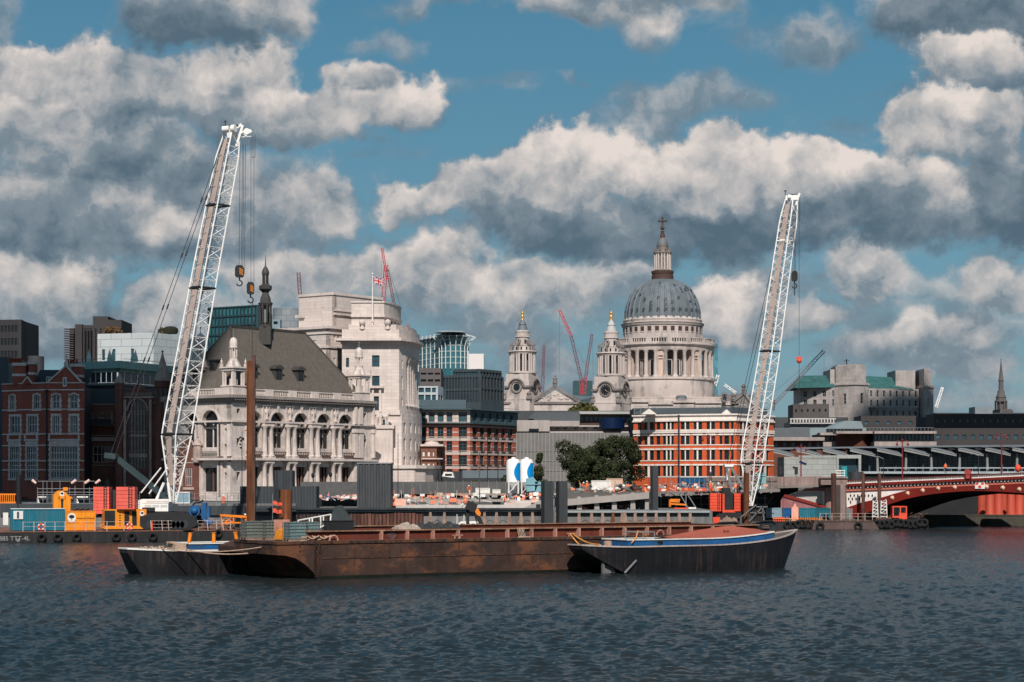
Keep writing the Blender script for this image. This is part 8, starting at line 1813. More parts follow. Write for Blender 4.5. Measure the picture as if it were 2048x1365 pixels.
m=M();m.box(X(1550,700),X(2140,700),700,720,14,Z(835,700));m.box(X(832,560),X(1270,560),560,570,10,Z(822,560));m.box(X(1870,760),X(2120,760),760,770,14,Z(826,760));single('distant_roofs',m,mat('distant_dark_roofs',(.06,.065,.07),.8,.3,.05),P(1700,835,700),'distant dark roofline closing the gaps between buildings','rooftops')
m=M();m.box(X(1950,740),X(1985,740),740,750,20,Z(814,740));single('plant_room',m,mat('pale_far_plant',(.2,.23,.25),.7),P(1968,822,740),'pale far plant room left of the spire','plant room')
# ------------------------------------------------------------------ road bridge
BR_=mat('bridge_red_paint',(.20,.018,.012),.5,.12,.4,streak=.15,dirt=(.11,.015,.012),dirt_amt=.5);BW=mat('bridge_white_paint',(.84,.78,.74),.6,.08,.4,streak=.15);BP_=mat('bridge_pink_paint',(.58,.17,.12),.6,.1,.5);GRA=mat('pink_grey_granite',(.30,.215,.195),.85,.2,.3,streak=.4,dirt=(.12,.10,.09),dirt_amt=.5);UND=mat('dark_under_bridge',(.02,.02,.022),.9,.2,.4)  # near-black, also painted on sheets standing in for shaded voids
TBR=frame(X(1690,337),337,X(2048,317)-X(1690,337),-20)
def bz(px,py): return tx(TBR,px),tz(TBR,px,py)
def bridge():
    r=root('road_bridge',TBR.translation,'dark red arched iron road bridge with white lattice and balustrade at the right','bridge');W_=17
    top=[bz(*p) for p in ((1693,1016),(1725,1005),(1756,998),(1785,989),(1810,982),(1840,975),(1870,970),(1909,965),(1940,963.5),(1970,963.5),(2020,967),(2048,970),(2100,980),(2170,1000))]
    bot=[bz(*p) for p in ((1697,1040),(1730,1028),(1756,1018),(1785,1007),(1810,999),(1840,992.5),(1870,988),(1909,984),(1940,982.5),(1970,982.5),(2020,985),(2048,987),(2100,997),(2170,1020))]
    m=mm(TBR)
    for a,b,c,d in zip(top,top[1:],bot[1:],bot): m.slab([a,b,c,d],-.1,.5)
    part('arch_rib',m,BR_,r)
    m=mm(TBR)
    for a,b in zip(bot,bot[1:]): m.add([(a[0],.5,a[1]+.1),(b[0],.5,b[1]+.1),(b[0],W_,b[1]+.1),(a[0],W_,a[1]+.1)],[(0,1,2,3)])
    for k in range(1,7):
        for a,b in zip(bot,bot[1:]): m.beam((a[0],k*2.8,a[1]-.15),(b[0],k*2.8,b[1]-.15),.35,.5)
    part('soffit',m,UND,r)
    e0,e1=bz(1691,979),bz(2170,958);lay_=lambda a,b,y0,y1,ma,nm: (lambda m: (m.slab([(bz(1691,a)[0],bz(1691,a)[1]),(bz(2170,a-21)[0],bz(2170,a-21)[1]),(bz(2170,b-21)[0],bz(2170,b-21)[1]),(bz(1691,b)[0],bz(1691,b)[1])],y0,y1),part(nm,m,ma,r)))(mm(TBR))
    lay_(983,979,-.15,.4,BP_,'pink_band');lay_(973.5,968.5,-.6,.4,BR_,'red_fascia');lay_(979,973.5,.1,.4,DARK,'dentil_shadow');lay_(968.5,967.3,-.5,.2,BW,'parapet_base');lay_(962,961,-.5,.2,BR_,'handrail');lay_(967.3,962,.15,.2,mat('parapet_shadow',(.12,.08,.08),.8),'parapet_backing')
    m=mm(TBR)
    def yy(px,py): return bz(px,py-21*(px-1691)/479.)[1]
    px=1692
    while px < 2120:
        x=tx(TBR,px);m.box(x,x+.19,-.2,-.05,yy(px,967.3),yy(px,962));px += 3.4
    part('balusters',m,BW,r)
    m=mm(TBR);px=1693
    while px < 2120: x=tx(TBR,px);m.slab([(x,yy(px,973.6)),(x+.3,yy(px,973.6)),(x+.2,yy(px,978)),(x+.02,yy(px,978))],-.35,.1);px += 7.2
    part('dentils',m,BW,r)
    # lattice spandrel: white sheet with lozenge openings
    m=mm(TBR);xs0,xs1=bz(1692,990)[0],bz(1905,970)[0]
    def ztop(px): return yy(px,983)
    def zarc(x):
        for a,b in zip(top,top[1:]):
            if a[0] <= x <= b[0]: return a[1]+(b[1]-a[1])*(x-a[0])/(b[0]-a[0])
        return top[0][1]
    P_=[bz(1692,983)]+[(tx(TBR,p),ztop(p)) for p in (1750,1810,1870,1905)]+[(x,z) for x,z in reversed(top[:8])]
    m.slab(P_,.12,.3);sp=part('spandrel_plate',m,BW,r)
    m=mm(TBR);row=0;z=yy(1700,989)-.2
    while z > 3.0:
        x=tx(TBR,1697)+(.0 if row % 2 else .34)
        while x < xs1:
            if z-.5 > zarc(x)+.25: m.slab([(x,z+.24),(x+.13,z),(x+.07,z-.28),(x-.07,z-.28),(x-.13,z)],.07,.119)
            x += .68
        z -= .56;row += 1
    part('lattice_opening',m,DARK,sp)
    for i,(px,py) in enumerate(((1785,996),(1816,987),(1846,981.5),(1877,977),(1910,975),(1974,974),(2006,976),(2039,979))):
        m=mm(TBR);x,z=bz(px,py);m.ball((x,-.1,z),.28,6);m.torus((x,-.12,z),.3,.07,'y',10,5);part('boss',m,mat('pale_gold_boss',(.65,.45,.33),.5),r)
    m=mm(TBR);a,b=bz(1951.5,963.5),bz(1971,978);m.box(a[0],b[0],-.3,-.2,b[1],a[1]);sb=part('navigation_board',m,BW,r)
    for px,py in ((1955.5,967),(1967,967),(1961.3,974)): m=mm(TBR);x,z=bz(px,py);m.slab([(x+.27*math.cos(i*.5236),z+.27*math.sin(i*.5236)) for i in range(12)],-.33,-.303);part('red_disc',m,REDP,sb)
    m=mm(TBR);a,b=bz(1933,984),bz(1947,952);m.box(a[0],b[0],-.7,-.605,yy(1940,978)+.6,yy(1940,960));m.box(a[0]+.2,b[0]-.2,-.8,-.7,yy(1940,966)-.3,yy(1940,956)+.6);part('crest_pier',m,BR_,r)
    m=mm(TBR);x,z=(a[0]+b[0])/2,yy(1940,960);m.slab([(x-.5,z),(x+.5,z),(x+.6,z+.5),(x,z+.9),(x-.6,z+.5)],-.85,-.72);m.slab([(x-.3,z-.7),(x+.3,z-.7),(x+.35,z-.1),(x-.35,z-.1)],-.86,-.81);part('crest',m,mat('crest_red',(.38,.07,.06),.5),r)
    m=mm(TBR);m.slab([bz(1691,975),bz(2170,954),bz(2170,958),bz(1691,979)],.4,W_);part('deck',m,UND,r)
bridge()
D=336;r=root('bridge_pier',P(1675,1040,D),'streaked pinkish granite bridge pier beside the white lattice','pier')
m=M();m.prism([(X(1668,D),D),(X(1676,D),D-2.5),(X(1686,D),D-2.5),(X(1692.5,D),D),(X(1692.5,D),D+24),(X(1668,D),D+24)],-2,Z(970,D));part('shaft',m,GRA,r)
m=M();m.box(X(1640,D),X(1692.7,D),D-1,D+24,Z(970,D),Z(957,D));
for i in range(8): m.box(X(1642+6*i,D),X(1645+6*i,D),D-1.06,D-1,Z(966,D),Z(961,D))
m.box(X(1638,D),X(1693,D),D-1.3,D-.9,Z(957,D),Z(954,D));part('parapet',m,GRA,r)
r=root('approach_span',P(1600,1000,340),'pale pink side span with white lattice left of the granite pier','bridge');D=340
m=M();m.slab([(X(1515,D),Z(972,D)),(X(1640,D),Z(970,D)),(X(1640,D),Z(953,D)),(X(1515,D),Z(955,D))],D-2,D+20);part('stone_parapet',m,GRA,r)
m=M();m.slab([(X(1515,D),Z(978,D)),(X(1645,D),Z(974,D)),(X(1645,D),Z(970,D)),(X(1515,D),Z(972,D))],D-2.4,D+20);part('ledge',m,DK1,r)
m=M();m.slab([(X(1648,D),Z(981,D)),(X(1600,D),Z(981,D)),(X(1570,D),Z(992,D)),(X(1648,D),Z(1014,D))],D-.6,D);sp=part('spandrel_plate',m,BW,r)
m=M();
for j in range(9):
    for i in range(22):
        px,py=1572+3.8*i+(1.9 if j % 2 else 0),986+3.2*j
        if py < 986 or px > 1646 or py > 992+(px-1570)*.24 or px < 1600-(py-983)*2.4: continue
        x,z=X(px,D-.7),Z(py,D-.7);m.slab([(x,z+.16),(x+.1,z),(x,z-.16),(x-.1,z)],D-.66,D-.61)
part('lattice_opening',m,DARK,sp)
m=M();m.slab([(X(1560,D),Z(1002,D)),(X(1566,D),Z(992,D)),(X(1648,D),Z(1015,D)),(X(1648,D),Z(1022,D)),(X(1560,D),Z(1022,D))],D-.9,D-.6);m.slab([(X(1648,D),Z(983,D)),(X(1600,D),Z(983,D)),(X(1610,D),Z(977,D)),(X(1648,D),Z(976,D))],D-.8,D-.61);part('pink_panel',m,mat('dusky_pink_paint',(.30,.12,.13),.7,.2,.5,streak=.3),r)
m=M();m.beam((X(1566,D),D-1,Z(991,D)),(X(1648,D),D-1,Z(1014,D)),.3,.5);part('rib',m,BR_,r);m=M();m.lathe((X(1658,D),D-1,0),[(10*D/F,-1),(10*D/F,Z(982,D)),(11*D/F,Z(980,D)),(11*D/F,Z(975,D)),(0,Z(975,D))],16);part('round_pier',m,BP_ if False else mat('faded_pink_stone',(.36,.22,.20),.8,.2,.4,streak=.3),r)
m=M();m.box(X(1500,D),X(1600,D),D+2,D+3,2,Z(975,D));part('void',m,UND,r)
# old railway columns and pier base beyond the arch
r=root('old_bridge_columns',P(1985,1033,352),'stout orange red columns on a mossy stone base under the bridge arch','bridge columns');RCOL=mat('orange_red_column',(.45,.07,.04),.6,.12,.4,streak=.2)
for i,px in enumerate((1980,1997,2022,2039,2062)):
    x=X(px,353);m=M();m.lathe((x,353,0),[(.95,1.4),(.95,1.9),(.78,2.2),(.72,6.4),(.7,6.6)],18);m.lathe((x,359,0),[(.85,1.4),(.85,6.6)],12);part('column',m,RCOL,r)
MOSS=mat('mossy_wet_stone',(.07,.06,.05),.8,.3,.3,streak=.4,dirt=(.035,.045,.02),dirt_amt=.7)
m=M();m.prism([(X(1975,346),350),(X(1968,344),346),(X(1985,342),343.5),(X(2140,343),343.5),(X(2140,343),364),(X(1975,346),364)],-2,1.3);part('stone_base',m,MOSS,r)
m=M();m.box(X(1845,347),X(2150,347),347,349,-2,Z(1030,347));m.box(X(1845,347),X(2150,347),346.9,347,Z(1032,347),Z(1030,347));m.box(X(1835,344),X(1866,344),340,347,-2,1.0);structure('river_wall',m,MOSS,label='mossy river wall under the bridge',cat='wall')
m=M();m.box(X(1700,368),X(1972,368),368,369,0,7);m.box(X(1700,396),X(2170,396),396,397,-1,8.6);structure('wall',m,UND,label='dark sheets standing in for the shaded void behind the arch',cat='wall')
# ------------------------------------------------------------------ station with tilted roof panels
D=402;r=root('railway_station',P(1548,945,D),'long low railway station with rippling grey roof above the bridge','station')
RG=mat('station_roof_grey',(.13,.15,.17),.5,.12,.3);RU=mat('pale_roof_edge_metal',(.23,.235,.23),.5,.08,.4)
m=M();m.slab([(X(1546,D),Z(900,D)),(X(1700,D),Z(897,D)),(X(1850,D),Z(895,D)),(X(2110,D),Z(894,D)),(X(2110,D),Z(889.5,D)),(X(1850,D),Z(892,D)),(X(1700,D),Z(894,D)),(X(1546,D),Z(896,D))],D-1,D+22);part('roof',m,RG,r)
for i in range(11):
    px=1532+53.5*i;m=M();w=50*D/F;x,z=X(px,D),Z(900.5-.3*i,D);m.k=0;m.add([(x,D-4.5,z+.1),(x+w,D-4.5,z-1.15),(x+w,D-4.3,z-1.35),(x,D-4.3,z-.35),(x+w*1.0,D+4,z+.3),(x,D+4,z+.5)],[(0,1,4,5),(3,5,4,2)]);m.k=1;m.add([(x,D-4.5,z+.1),(x+w,D-4.5,z-1.15),(x+w,D-4.52,z-1.5),(x,D-4.52,z-.45)],[(0,1,2,3)]);m.tube((x,D-4.55,z+.1),(x+w,D-4.55,z-1.15),.09,5);part('roof_panel',m,[RG,RU],r)
m=M();m.box(X(1700,D),X(2110,D),D+3,D+4,8.6,Z(899,D));part('glazed_wall',m,glass('station_glass',(.015,.025,.03),.2,.8,.5),r)
m=M()
for py in (905,908,921,927): m.box(X(1700,D),X(2110,D),D+2.9,D+3,Z(py+.7,D),Z(py,D))
for i in range(40): x=X(1702+10*i,D);m.box(x,x+.1,D+2.85,D+2.95,9,Z(905,D))
part('mullions',m,mat('glazing_bar_blue',(.06,.09,.11),.5),r)
rr=random.Random(13)
for i,px in enumerate((1750,1805.5,1857,1912,1968,2026,2082)): m=M();x=X(px,D);m.tube((x,D-3,Z(945,D)),(x+(.1 if i % 2 else -.1),D-3,Z(908,D)),.3,10,.22);part('white_column',m,RU,r)
m=M();m.box(X(1752,D),X(2110,D),D-4,D-3.8,Z(937.6,D),Z(935.4,D));m.box(X(1700,D),X(2110,D),D-4.3,D+3,Z(948,D),Z(943.5,D));
for i in range(26): x=X(1754+14*i,D);m.tube((x,D-3.9,Z(944,D)),(x,D-3.9,Z(937,D)),.05,4)
part('platform_rail',m,mat('pale_blue_grey_rail',(.33,.37,.39),.5),r)
m=M();m.box(X(1560,D),X(1665,D),D-6,D+4,8,Z(915,D));m.box(X(1589,D),X(1665,D),D-6.1,D-5.99,Z(917,D),Z(912,D));m.box(X(1663,D),X(1711,D),D-6.5,D-5,Z(918,D),Z(911,D));m.box(X(1663,D),X(1667,D),D-6.5,D-5,8,Z(918,D));m.box(X(1706,D),X(1711,D),D-6.5,D-5,8,Z(918,D));part('entrance_block',m,mat('pale_grey_tiles',(.34,.35,.34),.5,.05,.3,brick=(2.1,1.0,.05),brick_c=(.6,.6,.6)),r)
m=M();m.box(X(1667,D),X(1706,D),D-5,D-4.9,8,Z(918,D));part('entrance_glass',m,GLT,r)
m=M();D=385;m.box(X(1683,D),X(1694,D),D,D+2,8,Z(933,D));single('kiosk',m,mat('turquoise_kiosk',(.02,.24,.28),.5),P(1688,955,D),'narrow turquoise kiosk in front of the station entrance','kiosk')
m=M();m.lathe((X(1712,D),D,0),[(15*D/F,7.5),(15*D/F,Z(944,D)),(4*D/F,Z(943.9,D)),(4*D/F,Z(938,D)),(0,Z(938,D))],20);single('steel_drum',m,mat('dark_satin_steel',(.1,.1,.11),.35,.1,1,metal=.6),(X(1712,D),D,7.5),'dark steel drum planter right of the turquoise kiosk','drum')
m=M();D=372
for py in (942,947,952): m.tube(P(1671,py,D),P(1690,py,D),.09,5)
for px in (1672,1680,1689): m.tube(P(px,940,D),P(px,956,D),.08,5)
single('white_barrier',m,WHITE,P(1680,956,D),'white tubular barrier frame above the granite parapet','barrier')
DR=MATS['dark_red_paint'];m=M();p=P(2036,937,330);m.ball(p,.5,7,.65);m.tube(p,p-Vector((0,0,1.6)),.05,4);single('red_signal_ball',m,REDP,p,'bright red oval signal board at the right edge of the bridge','signal')
for px,t,D,lb in ((1602,893,350,'dark red lamp post with twin lanterns in front of the pale station block'),(1805,881,330,'dark red lamp post with twin lanterns rising at the middle of the station roof'),(2003,868,322,'tallest dark red lamp post near the right edge of the bridge')): pole(px,t,D,8.2,.13,DR,lb,'double')
for px,t,lb in ((1767,918,'grey lamp post with short arm between the first station columns'),(1957,912,'grey lamp post with short arm above the navigation board')): pole(px,t,345,8,.07,GREYD,lb,'arm')
for px in (1561,1592): m=M();p=P(px,940,352);m.tube((p.x,352,7),p,.07,5);m.box(p.x-.25,p.x+.3,351.8,352.1,p.z-.8,p.z+.5);m.ball((p.x-.4,352,p.z+.4),.22,5);single('traffic_light',m,DARK,(p.x,352,7),['black traffic light at the right corner of the orange building','black traffic light in front of the pale station block'][px > 1570],'traffic light')
m=M();p=P(1604,926,350);m.beam(p+Vector((-.5,-.3,.2)),p+Vector((.7,-.3,-.3)),.1,.4);single('solar_panel',m,mat('solar_blue',(.01,.02,.06),.2),p,'tilted dark blue solar panel fixed to the left red lamp post','solar panel')
p=P(1891,950,338);person(p.x,p.y,9.1,.2,{},HV,'person in orange standing on the bridge left of the navigation board',False)
# ------------------------------------------------------------------ pontoons and craft at the right
TR1=frame(X(1250,326),326,1,0);r=root('pontoon',(X(1400,326),326,0),'low dark pontoon carrying the right crane, orange barriers and containers','pontoon')
m=M();m.box(X(1548,326),X(1628,326),326,345,-.5,1.15);m.box(X(1250,309),X(1550,309),309,325.5,-.5,1.15);part('hull',m,mat('pontoon_side',(.022,.022,.024)),r);m=M();m.box(X(1548,326),X(1628,326),325.9,345,1.16,1.24);m.box(X(1250,309),X(1550,309),308.9,325.5,1.16,1.24);part('deck',m,DECK,r)
r=root('pontoon',(X(1680,324),324,0),'pinkish rusty flat pontoon right of the orange barriers','pontoon');m=M();m.slab([(X(1624,324),-.4),(X(1762,324),-.4),(X(1748,324),1.2),(X(1628,324),1.2)],324,334);part('hull',m,mat('pinkish_rust',(.13,.085,.08),.8,.35,.5,streak=.5,dirt=(.04,.035,.035),dirt_amt=.6),r);m=M();m.box(X(1628,324),X(1745,324),323.9,334,1.21,1.4);part('deck',m,DECK,r)
r=root('pontoon',(X(1800,325),325,0),'dark pontoon buried under hanging tyres with the orange cab on top','pontoon');m=M();m.slab([(X(1750,325),-.4),(X(1856,325),-.4),(X(1858,325),.5),(X(1846,325),1.6),(X(1752,325),1.5)],325,335);part('hull',m,BLACK,r)
rr=random.Random(4)
def tyres(pxs,D,z,grp,lb):
    base=None
    for i,px in enumerate(pxs):
        if base is None: m=M();m.T=TR(X(px,D),D-.25,z);m.torus((0,0,0),.5,.21,'y',16,7);base=single('tyre_fender',m,TYRE,(X(px,D),D-.25,z),lb+', leftmost one','tyre',grp)
        else: o=base.copy();C.objects.link(o);o.location=(X(px,D),D-.25,z+rr.uniform(-.15,.25));o.rotation_euler=(0,0,rr.uniform(-.5,.5));o['label']=lb+', '+ORD[i]+' from the left'
tyres([1753+9.5*i for i in range(11)],325,.85,'tyres hanging on the far right pontoon','black tyre in the crowded row below the orange cab');tyres([1575+10*i for i in range(5)],326,.6,'tyres below the orange barriers','black tyre in the row below the orange barriers');tyres([1640,1716],324,.45,'tyres on the pinkish pontoon','black tyre on the pinkish pontoon side')
for a,b,py0,py1,D,ma,lb in ((1532,1566,1017,1036,334,mat('pale_blue_panels',(.22,.32,.38)),'pale blue container left of the navy one on the right pontoon'),(1566,1583,1017,1037,333,BLUE,'small navy blue container with pale post beside it'),(1598,1629,1017,1036,334,TEAL,'teal container with white net on its roof at the right pontoon'),(1629,1661,1017,1036,335,mat('deep_teal_container',(.01,.11,.15),.5,.1),'deeper teal container touching the brown pile')): container(TR(0,D,0),X(a,D),X(b,D),0,2.5,Z(py1,D),Z(py0,D),ma,lb,ma)
m=M();m.box(X(1583,331),X(1597,331),331,331.6,1.24,Z(1015,331));m.slab([(X(1586,331),Z(1015,331)),(X(1594,331),Z(1015,331)),(X(1590,331),Z(1006,331))],331,331.5);single('spud_leg',m,mat('pale_salmon_steel',(.75,.36,.27),.6,.2,1),(X(1590,331),331,1.2),'pale salmon spud leg between the navy and teal containers','spud')
q=root('safety_barrier',(X(1590,326.3),326.3,1.24),'row of orange upright barriers along the right pontoon edge','barrier')
for i in range(22): px=1546+4.6*i;m=M();m.box(X(px,326.3),X(px+(3 if i < 5 else 1),326.3),326.3,326.5,1.24,Z(1034+(i % 3)*.8,326.3));part('upright',m,REDP if i < 5 else ORANGE,q)
m=M();m.tube(P(1546,1038,326.2),P(1646,1039,326.2),.06,5);m.path([P(1600,1046,325.9),P(1625,1049,325.9),P(1645,1044,325.9)],.08,5);part('top_rail',m,ORANGE,q)
railing(frame(X(1620,324),324,1,0),[1640,1652,1664,1682,1700,1716,1730,1745],1.2,'rusty pale railing along the pinkish pontoon',y=.2,base=1.4)
r=root('orange_cab',P(1800,1036,327),'small orange framed operator cab on the tyre hung pontoon','cab');D=327
m=M();x0,x1,z0,z1=X(1785,D),X(1814,D),Z(1036,D),Z(1015,D)
for x in (x0,(x0+x1)/2,x1-.2):
    for y in (D,D+1.6): m.box(x,x+.2,y,y+.2,z0,z1)
m.box(x0,x1,D,D+1.8,z1,z1+.18);m.box(x1-1.3,x1,D-.02,D+1.7,z0-.3,z0+.8);m.box(x0,x1,D+.02,D+1.7,z0,z0+.3);part('frame',m,REDP,r);m=M();m.box(x0+.2,x1-.2,D+.1,D+.12,z0+.3,z1);part('window_pane',m,GLD,r)
m=M();m.box(X(1752,328),X(1784,328),328,330,1.5,1.9)
for i in range(60): p=Vector((X(rr.uniform(1755,1850),328),327.5+rr.random(),1.5+rr.random()*.9));m.tube(p,p+Vector((rr.uniform(-.8,.8),0,rr.uniform(-.1,.3))),.06,4)
tag(single('deck_gear',m,mat('rust_brown_gear',(.12,.06,.045)),P(1800,1040,328),'rusty jumble of gear around the orange cab','deck gear'),kind='stuff')
for a,b,lb in ((1745,1756,'white lattice ladder frame left of the thin brown pile'),(1761,1774,'white lattice ladder frame right of the thin brown pile')):
    m=M();D=328
    for px in (a,b): m.tube(P(px,1036,D),P(px+(1.5 if px == a else -1.5),1001,D),.09,5)
    for k in range(5): m.tube(P(a+k*.3,1034-7*k,D),P(b-k*.3,1034-7*k,D),.07,5);m.tube(P(a+k*.3,1034-7*k,D),P(b-k*.3,1027-7*k,D),.05,5)
    single('ladder_frame',m,WHITE,P(a,1036,D),lb,'ladder')
D=310.5;r=root('orange_generator',P(1393,1048,D),'pale orange generator behind the barge coaming left of the red box','generator');m=M();m.slab([(X(1377,D),Z(1050,D)),(X(1411,D),Z(1050,D)),(X(1410,D),Z(1036,D)),(X(1394,D),Z(1035,D)),(X(1378,D),Z(1040,D))],D,D+2);part('body',m,YELLOW if False else ORANGE,r);m=M();m.box(X(1395,D),X(1409,D),D-.03,D,Z(1041,D),Z(1037,D));m.box(X(1386,D),X(1389,D),D-.03,D,Z(1049,D),Z(1044,D));part('grille',m,DARK,r)
for a,b,ma,lb in ((1411,1417,WHITE,'upright white panel right of the orange generator'),(1417,1424,BLUE,'blue panel between the white panel and the red box'),(1426,1440,REDP,'bright red square box on deck below the ballast')): m=M();m.box(X(a,D),X(b,D),D,D+1.4,1.2,Z(1035,D));m.box(X(a,D)+.1,X(b,D)-.1,D-.04,D,1.3,Z(1036.5,D));single('deck_box',m,ma,P(a,1048,D),lb,'box')
heap('net_heap',TR(X(1457,D),D,1.2),1.55,.8,1.25,mat('brown_net',(.22,.15,.12),.9,.5,5),'brown tangled net heap right of the red box','net',7)
r=root('deck_winch',P(1345,1045,D),'blue and red articulated machine on deck left of the orange generator','machine');m=M();m.path([P(1326,1034,D),P(1332,1024,D),P(1345,1032,D),P(1362,1030,D),P(1366,1044,D)],.42,8);m.box(X(1344,D),X(1360,D),D,D+1,1.2,Z(1038,D));part('arm',m,BLUE,r);m=M();m.box(X(1326,D),X(1340,D),D-.2,D+1,Z(1037,D),Z(1031,D));part('red_housing',m,REDP,r)
m=M()
for (a,b) in (((1480,1036),(1512,1010)),((1498,1043),(1525,1014)),((1482,1036),(1482,1050)),((1512,1014),(1535,1014)),((1525,1014),(1528,1048)),((1500,1026),(1530,1026))): m.beam(P(*a,309.5),P(*b,309.5),.28,.2)
for k in range(12): m.tube(P(1496+3*k,1018,309.8),P(1496+3*k,1048,309.8),.03,4)
single('grey_cage_frame',m,mat('grey_mesh_cage',(.12,.12,.12),.6,.2,1),P(1505,1048,309.5),'grey slanting mesh cage in front of the right crane foot','cage')
def tug(px0,px1,zt,D,ma,label,lines,tc,sz):
    r=root('tug',P(px0,1070,D),label,'boat');x0,x1=X(px0,D),X(px1,D);m=M();n=12
    m.slab([(x0+.5,zt-1.1),(x1-.9,zt-1.1),(x1+.15,zt-.4),(x1-.2,zt),(x0+.6,zt-.1),(x0-.15,zt-.4)],D,D+3.2);m.slab([(x0,-.2),(x1-.9,-.2),(x1-.9,zt-1.1),(x0+.5,zt-1.1)],D+.3,D+3);part('hull',m,ma,r);m=M();m.path([(x0-.1,D-.05,zt-.35),(x0+.8,D-.12,zt-.02),(x1-.5,D-.12,zt+.05),(x1+.1,D-.05,zt-.4)],.14,6);part('rubbing_band',m,TYRE,r)
    for t,zz in lines: text('hull_lettering',t,TR((x0+x1)/2,D-.02,zz),sz,tc,r,align='CENTER')
tug(1430,1479,1.75,292,BLACK,'black tug bow with pale bold lettering behind the barge end',[('I  N O N',1.22)],WHITE,.48)
tug(1512,1551,1.95,292,mat('navy_black_hull',(.012,.018,.028),.4,.2,1),'navy black tug bow with small gold lettering right of the other tug',[('THAMES',1.2),('LONDON',.92)],mat('gold_lettering',(.35,.2,.1),.5),.24)
# dark digger arm and white boat cabin beyond the barge
D=230;r=root('grab_arm',P(936,1056,D),'black folded grab arm with orange jaw rising behind the barge hold','machine');m=M();m.box(X(932,D),X(938.5,D),D,D+.5,0,Z(1016,D));m.beam(P(933,1009,D),P(952,1018,D),.9,1.0);m.beam(P(949,1018,D),P(966,1056,D),.45,.5);m.tube(P(946,1020,D),P(957,1056,D),.07,5);part('boom',m,DARK,r);m=M();m.slab([(X(a,D),Z(b,D)) for a,b in ((949,1012),(957,1019),(962,1027),(960,1033),(954,1030),(948,1020))],D-.3,D+.6);part('jaw',m,ORANGE,r)
D=236;r=root('workboat',P(940,1065,D),'small white cabin workboat peeping over the barge coaming','boat');m=M();m.slab([(X(a,D),Z(b,D)) for a,b in ((915,1058),(968,1058),(966,1045),(958,1043.5),(922,1043.5),(917,1047))],D,D+2.5);m.box(X(908,D),X(975,D),D-.3,D+2.9,0,Z(1057,D));m.tube(P(928,1044,D),P(928,1030,D),.05,5);m.tube(P(914,1056,D),P(914,1029,D),.05,5);part('cabin',m,WHITE,r)
for a,b in ((921,930),(932,941),(943,950),(952,960)): m=M();m.box(X(a,D),X(b,D),D-.03,D,Z(1054,D),Z(1047.5,D));part('cabin_window',m,GLD,r)
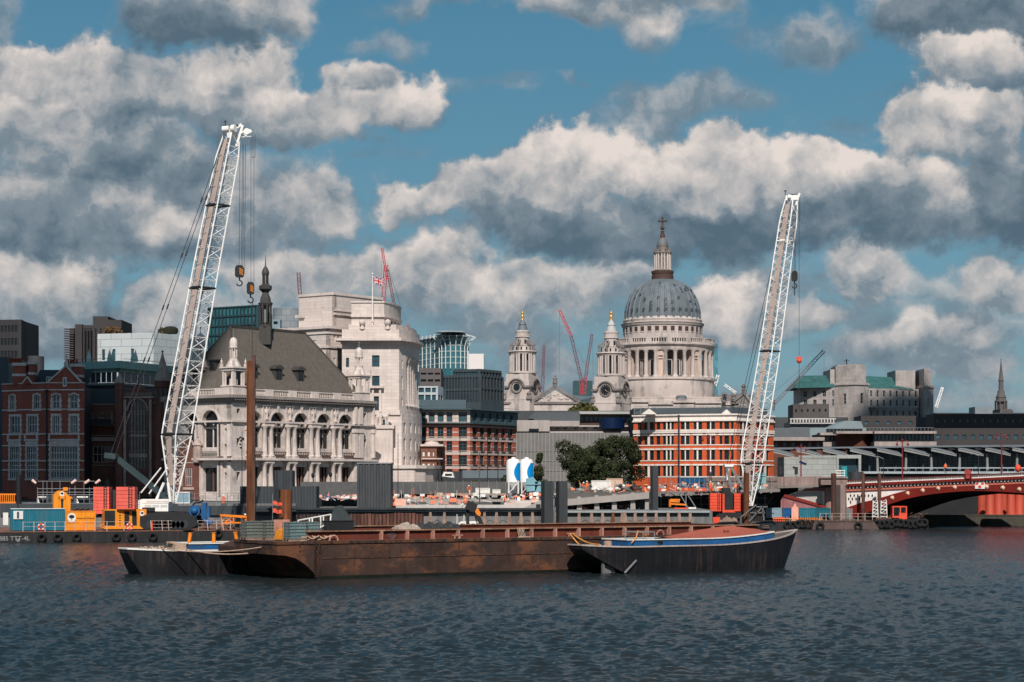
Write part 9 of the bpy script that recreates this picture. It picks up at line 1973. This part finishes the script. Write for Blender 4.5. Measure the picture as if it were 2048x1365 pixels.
# ------------------------------------------------------------------ trees
BARK=mat('bark',(.05,.038,.03),.9,.3,2)
LEAF=mat('dark_green_leaves',(.024,.031,.013),.75,.5,.9,dirt=(.055,.068,.022),dirt_amt=.6,dscale=.5,dlo=.48,spec=.2);LEAFB=mat('olive_green_leaves',(.062,.065,.018),.75,.5,.9,dirt=(.10,.075,.02),dirt_amt=.5,spec=.2)
def tree(px0,px1,py0,D,zg,ma,label,seed,n=11000,sz=.27,cone=False,name='tree',cat='tree'):
    rr=random.Random(seed);cx=X((px0+px1)/2,D);w=(px1-px0)/2*D/F;zt=Z(py0,D);h=zt-zg;r=root(name,(cx,D,zg),label,cat)
    m=M();m.path([(cx,D,zg),(cx+.1,D,zg+h*.35),(cx,D,zg+h*.7)],.3,8)
    for k in range(7): a=rr.uniform(0,6.28);z0=zg+h*rr.uniform(.2,.45);m.tube((cx,D,z0),(cx+w*.6*math.cos(a),D+w*.5*math.sin(a),z0+h*rr.uniform(.2,.35)),.13,5,.05)
    part('trunk',m,BARK,r);m=M();cl=[]
    for k in range(26 if not cone else 14):
        if cone: t=rr.random();q=w*(1-t)*.75;a=rr.uniform(0,6.28);cl.append((Vector((cx+q*math.cos(a),D+q*math.sin(a),zg+h*(.08+.86*t))),w*(.3+.45*(1-t))))
        else: u,v=rr.uniform(-.74,.74),rr.uniform(-.7,.7);t=rr.uniform(.1,1);top=math.sqrt(max(.05,1-u*u*.9));cl.append((Vector((cx+u*w,D+v*w*.8,zg+h*(.22+.62*top*t))),w*rr.uniform(.2,.36)))
    for i in range(n):
        c,q=cl[i % len(cl)];d=Vector((rr.gauss(0,1),rr.gauss(0,1),rr.gauss(0,1))).normalized();p=c+d*q*rr.uniform(.6,1.08);p.z=c.z+(p.z-c.z)*.8
        nrm=(d+Vector((rr.gauss(0,.6),rr.gauss(0,.6),rr.gauss(0,.6)))).normalized();a=nrm.orthogonal().normalized();a=Matrix.Rotation(rr.uniform(0,6.28),3,nrm) @ a;b=nrm.cross(a);s=sz*rr.uniform(.5,1.1)
        m.add([p-a*s,p-b*s*.55,p+a*s,p+b*s*.55],[(0,1,2,3)])
    part('crown',m,ma,r)
tree(1098,1214,864,362,5,LEAF,'broad dark green tree left of the pair before the orange building',1);tree(1170,1290,858,366,5,LEAF,'broad dark green tree touching the orange building',2,12000);tree(1140,1240,905,358,5,LEAF,'lower dark tree filling the gap between the two broad ones',6,7000)
tree(1062,1098,900,356,5,LEAF,'dark cone shaped conifer right of the blue and white silos',3,3500,.22,True);tree(1000,1030,935,352,5,LEAF,'small dark bush behind the left silo',4,600,.3,name='bush',cat='bush');tree(940,972,955,350,5,LEAFB,'small olive bush under the striped building',5,500,.25,name='bush',cat='bush')
tree(1128,1214,801,800,27,LEAFB,'wide olive green tree clump in front of the left bell tower steps',7,1700,.95);tree(966,1000,803,700,26,LEAFB,'small olive tree on the roofline left of the bell tower',8,600,.6);tree(374,398,945,336,5,LEAF,'dark ivy like tree at the ground floor of the pale hall',9,900,.3)
# ------------------------------------------------------------------ unseen clouds added to cast shade on the left and right banks
def shade_cloud(cx,cy,rx,ry,H,label,seed):
    k=H/sx.z;c=Vector((cx,cy,10))+sx*k;rr=random.Random(seed);r=None;m=M()
    for i in range(26):
        a,q=rr.uniform(0,6.28),math.sqrt(rr.random())*.78;b=rr.uniform(.25,.42);m.T=TR(c.x+rx*q*math.cos(a),c.y+ry*q*math.sin(a),c.z+rr.uniform(-4,9)) @ Matrix.Diagonal((rx*b,ry*b,14,1));m.ball((0,0,0),1,8)
    m.T=Matrix.Identity(4);single('shade_cloud',m,mat('cloud_white',(.8,.8,.8),1,.02),c,label,'shade_cloud',None,'structure')
shade_cloud(-96,372,48,62,420,'added unseen cloud high behind the viewer shading the left bank',1);shade_cloud(200,640,98,115,420,'added unseen cloud high above shading the right skyline',2)
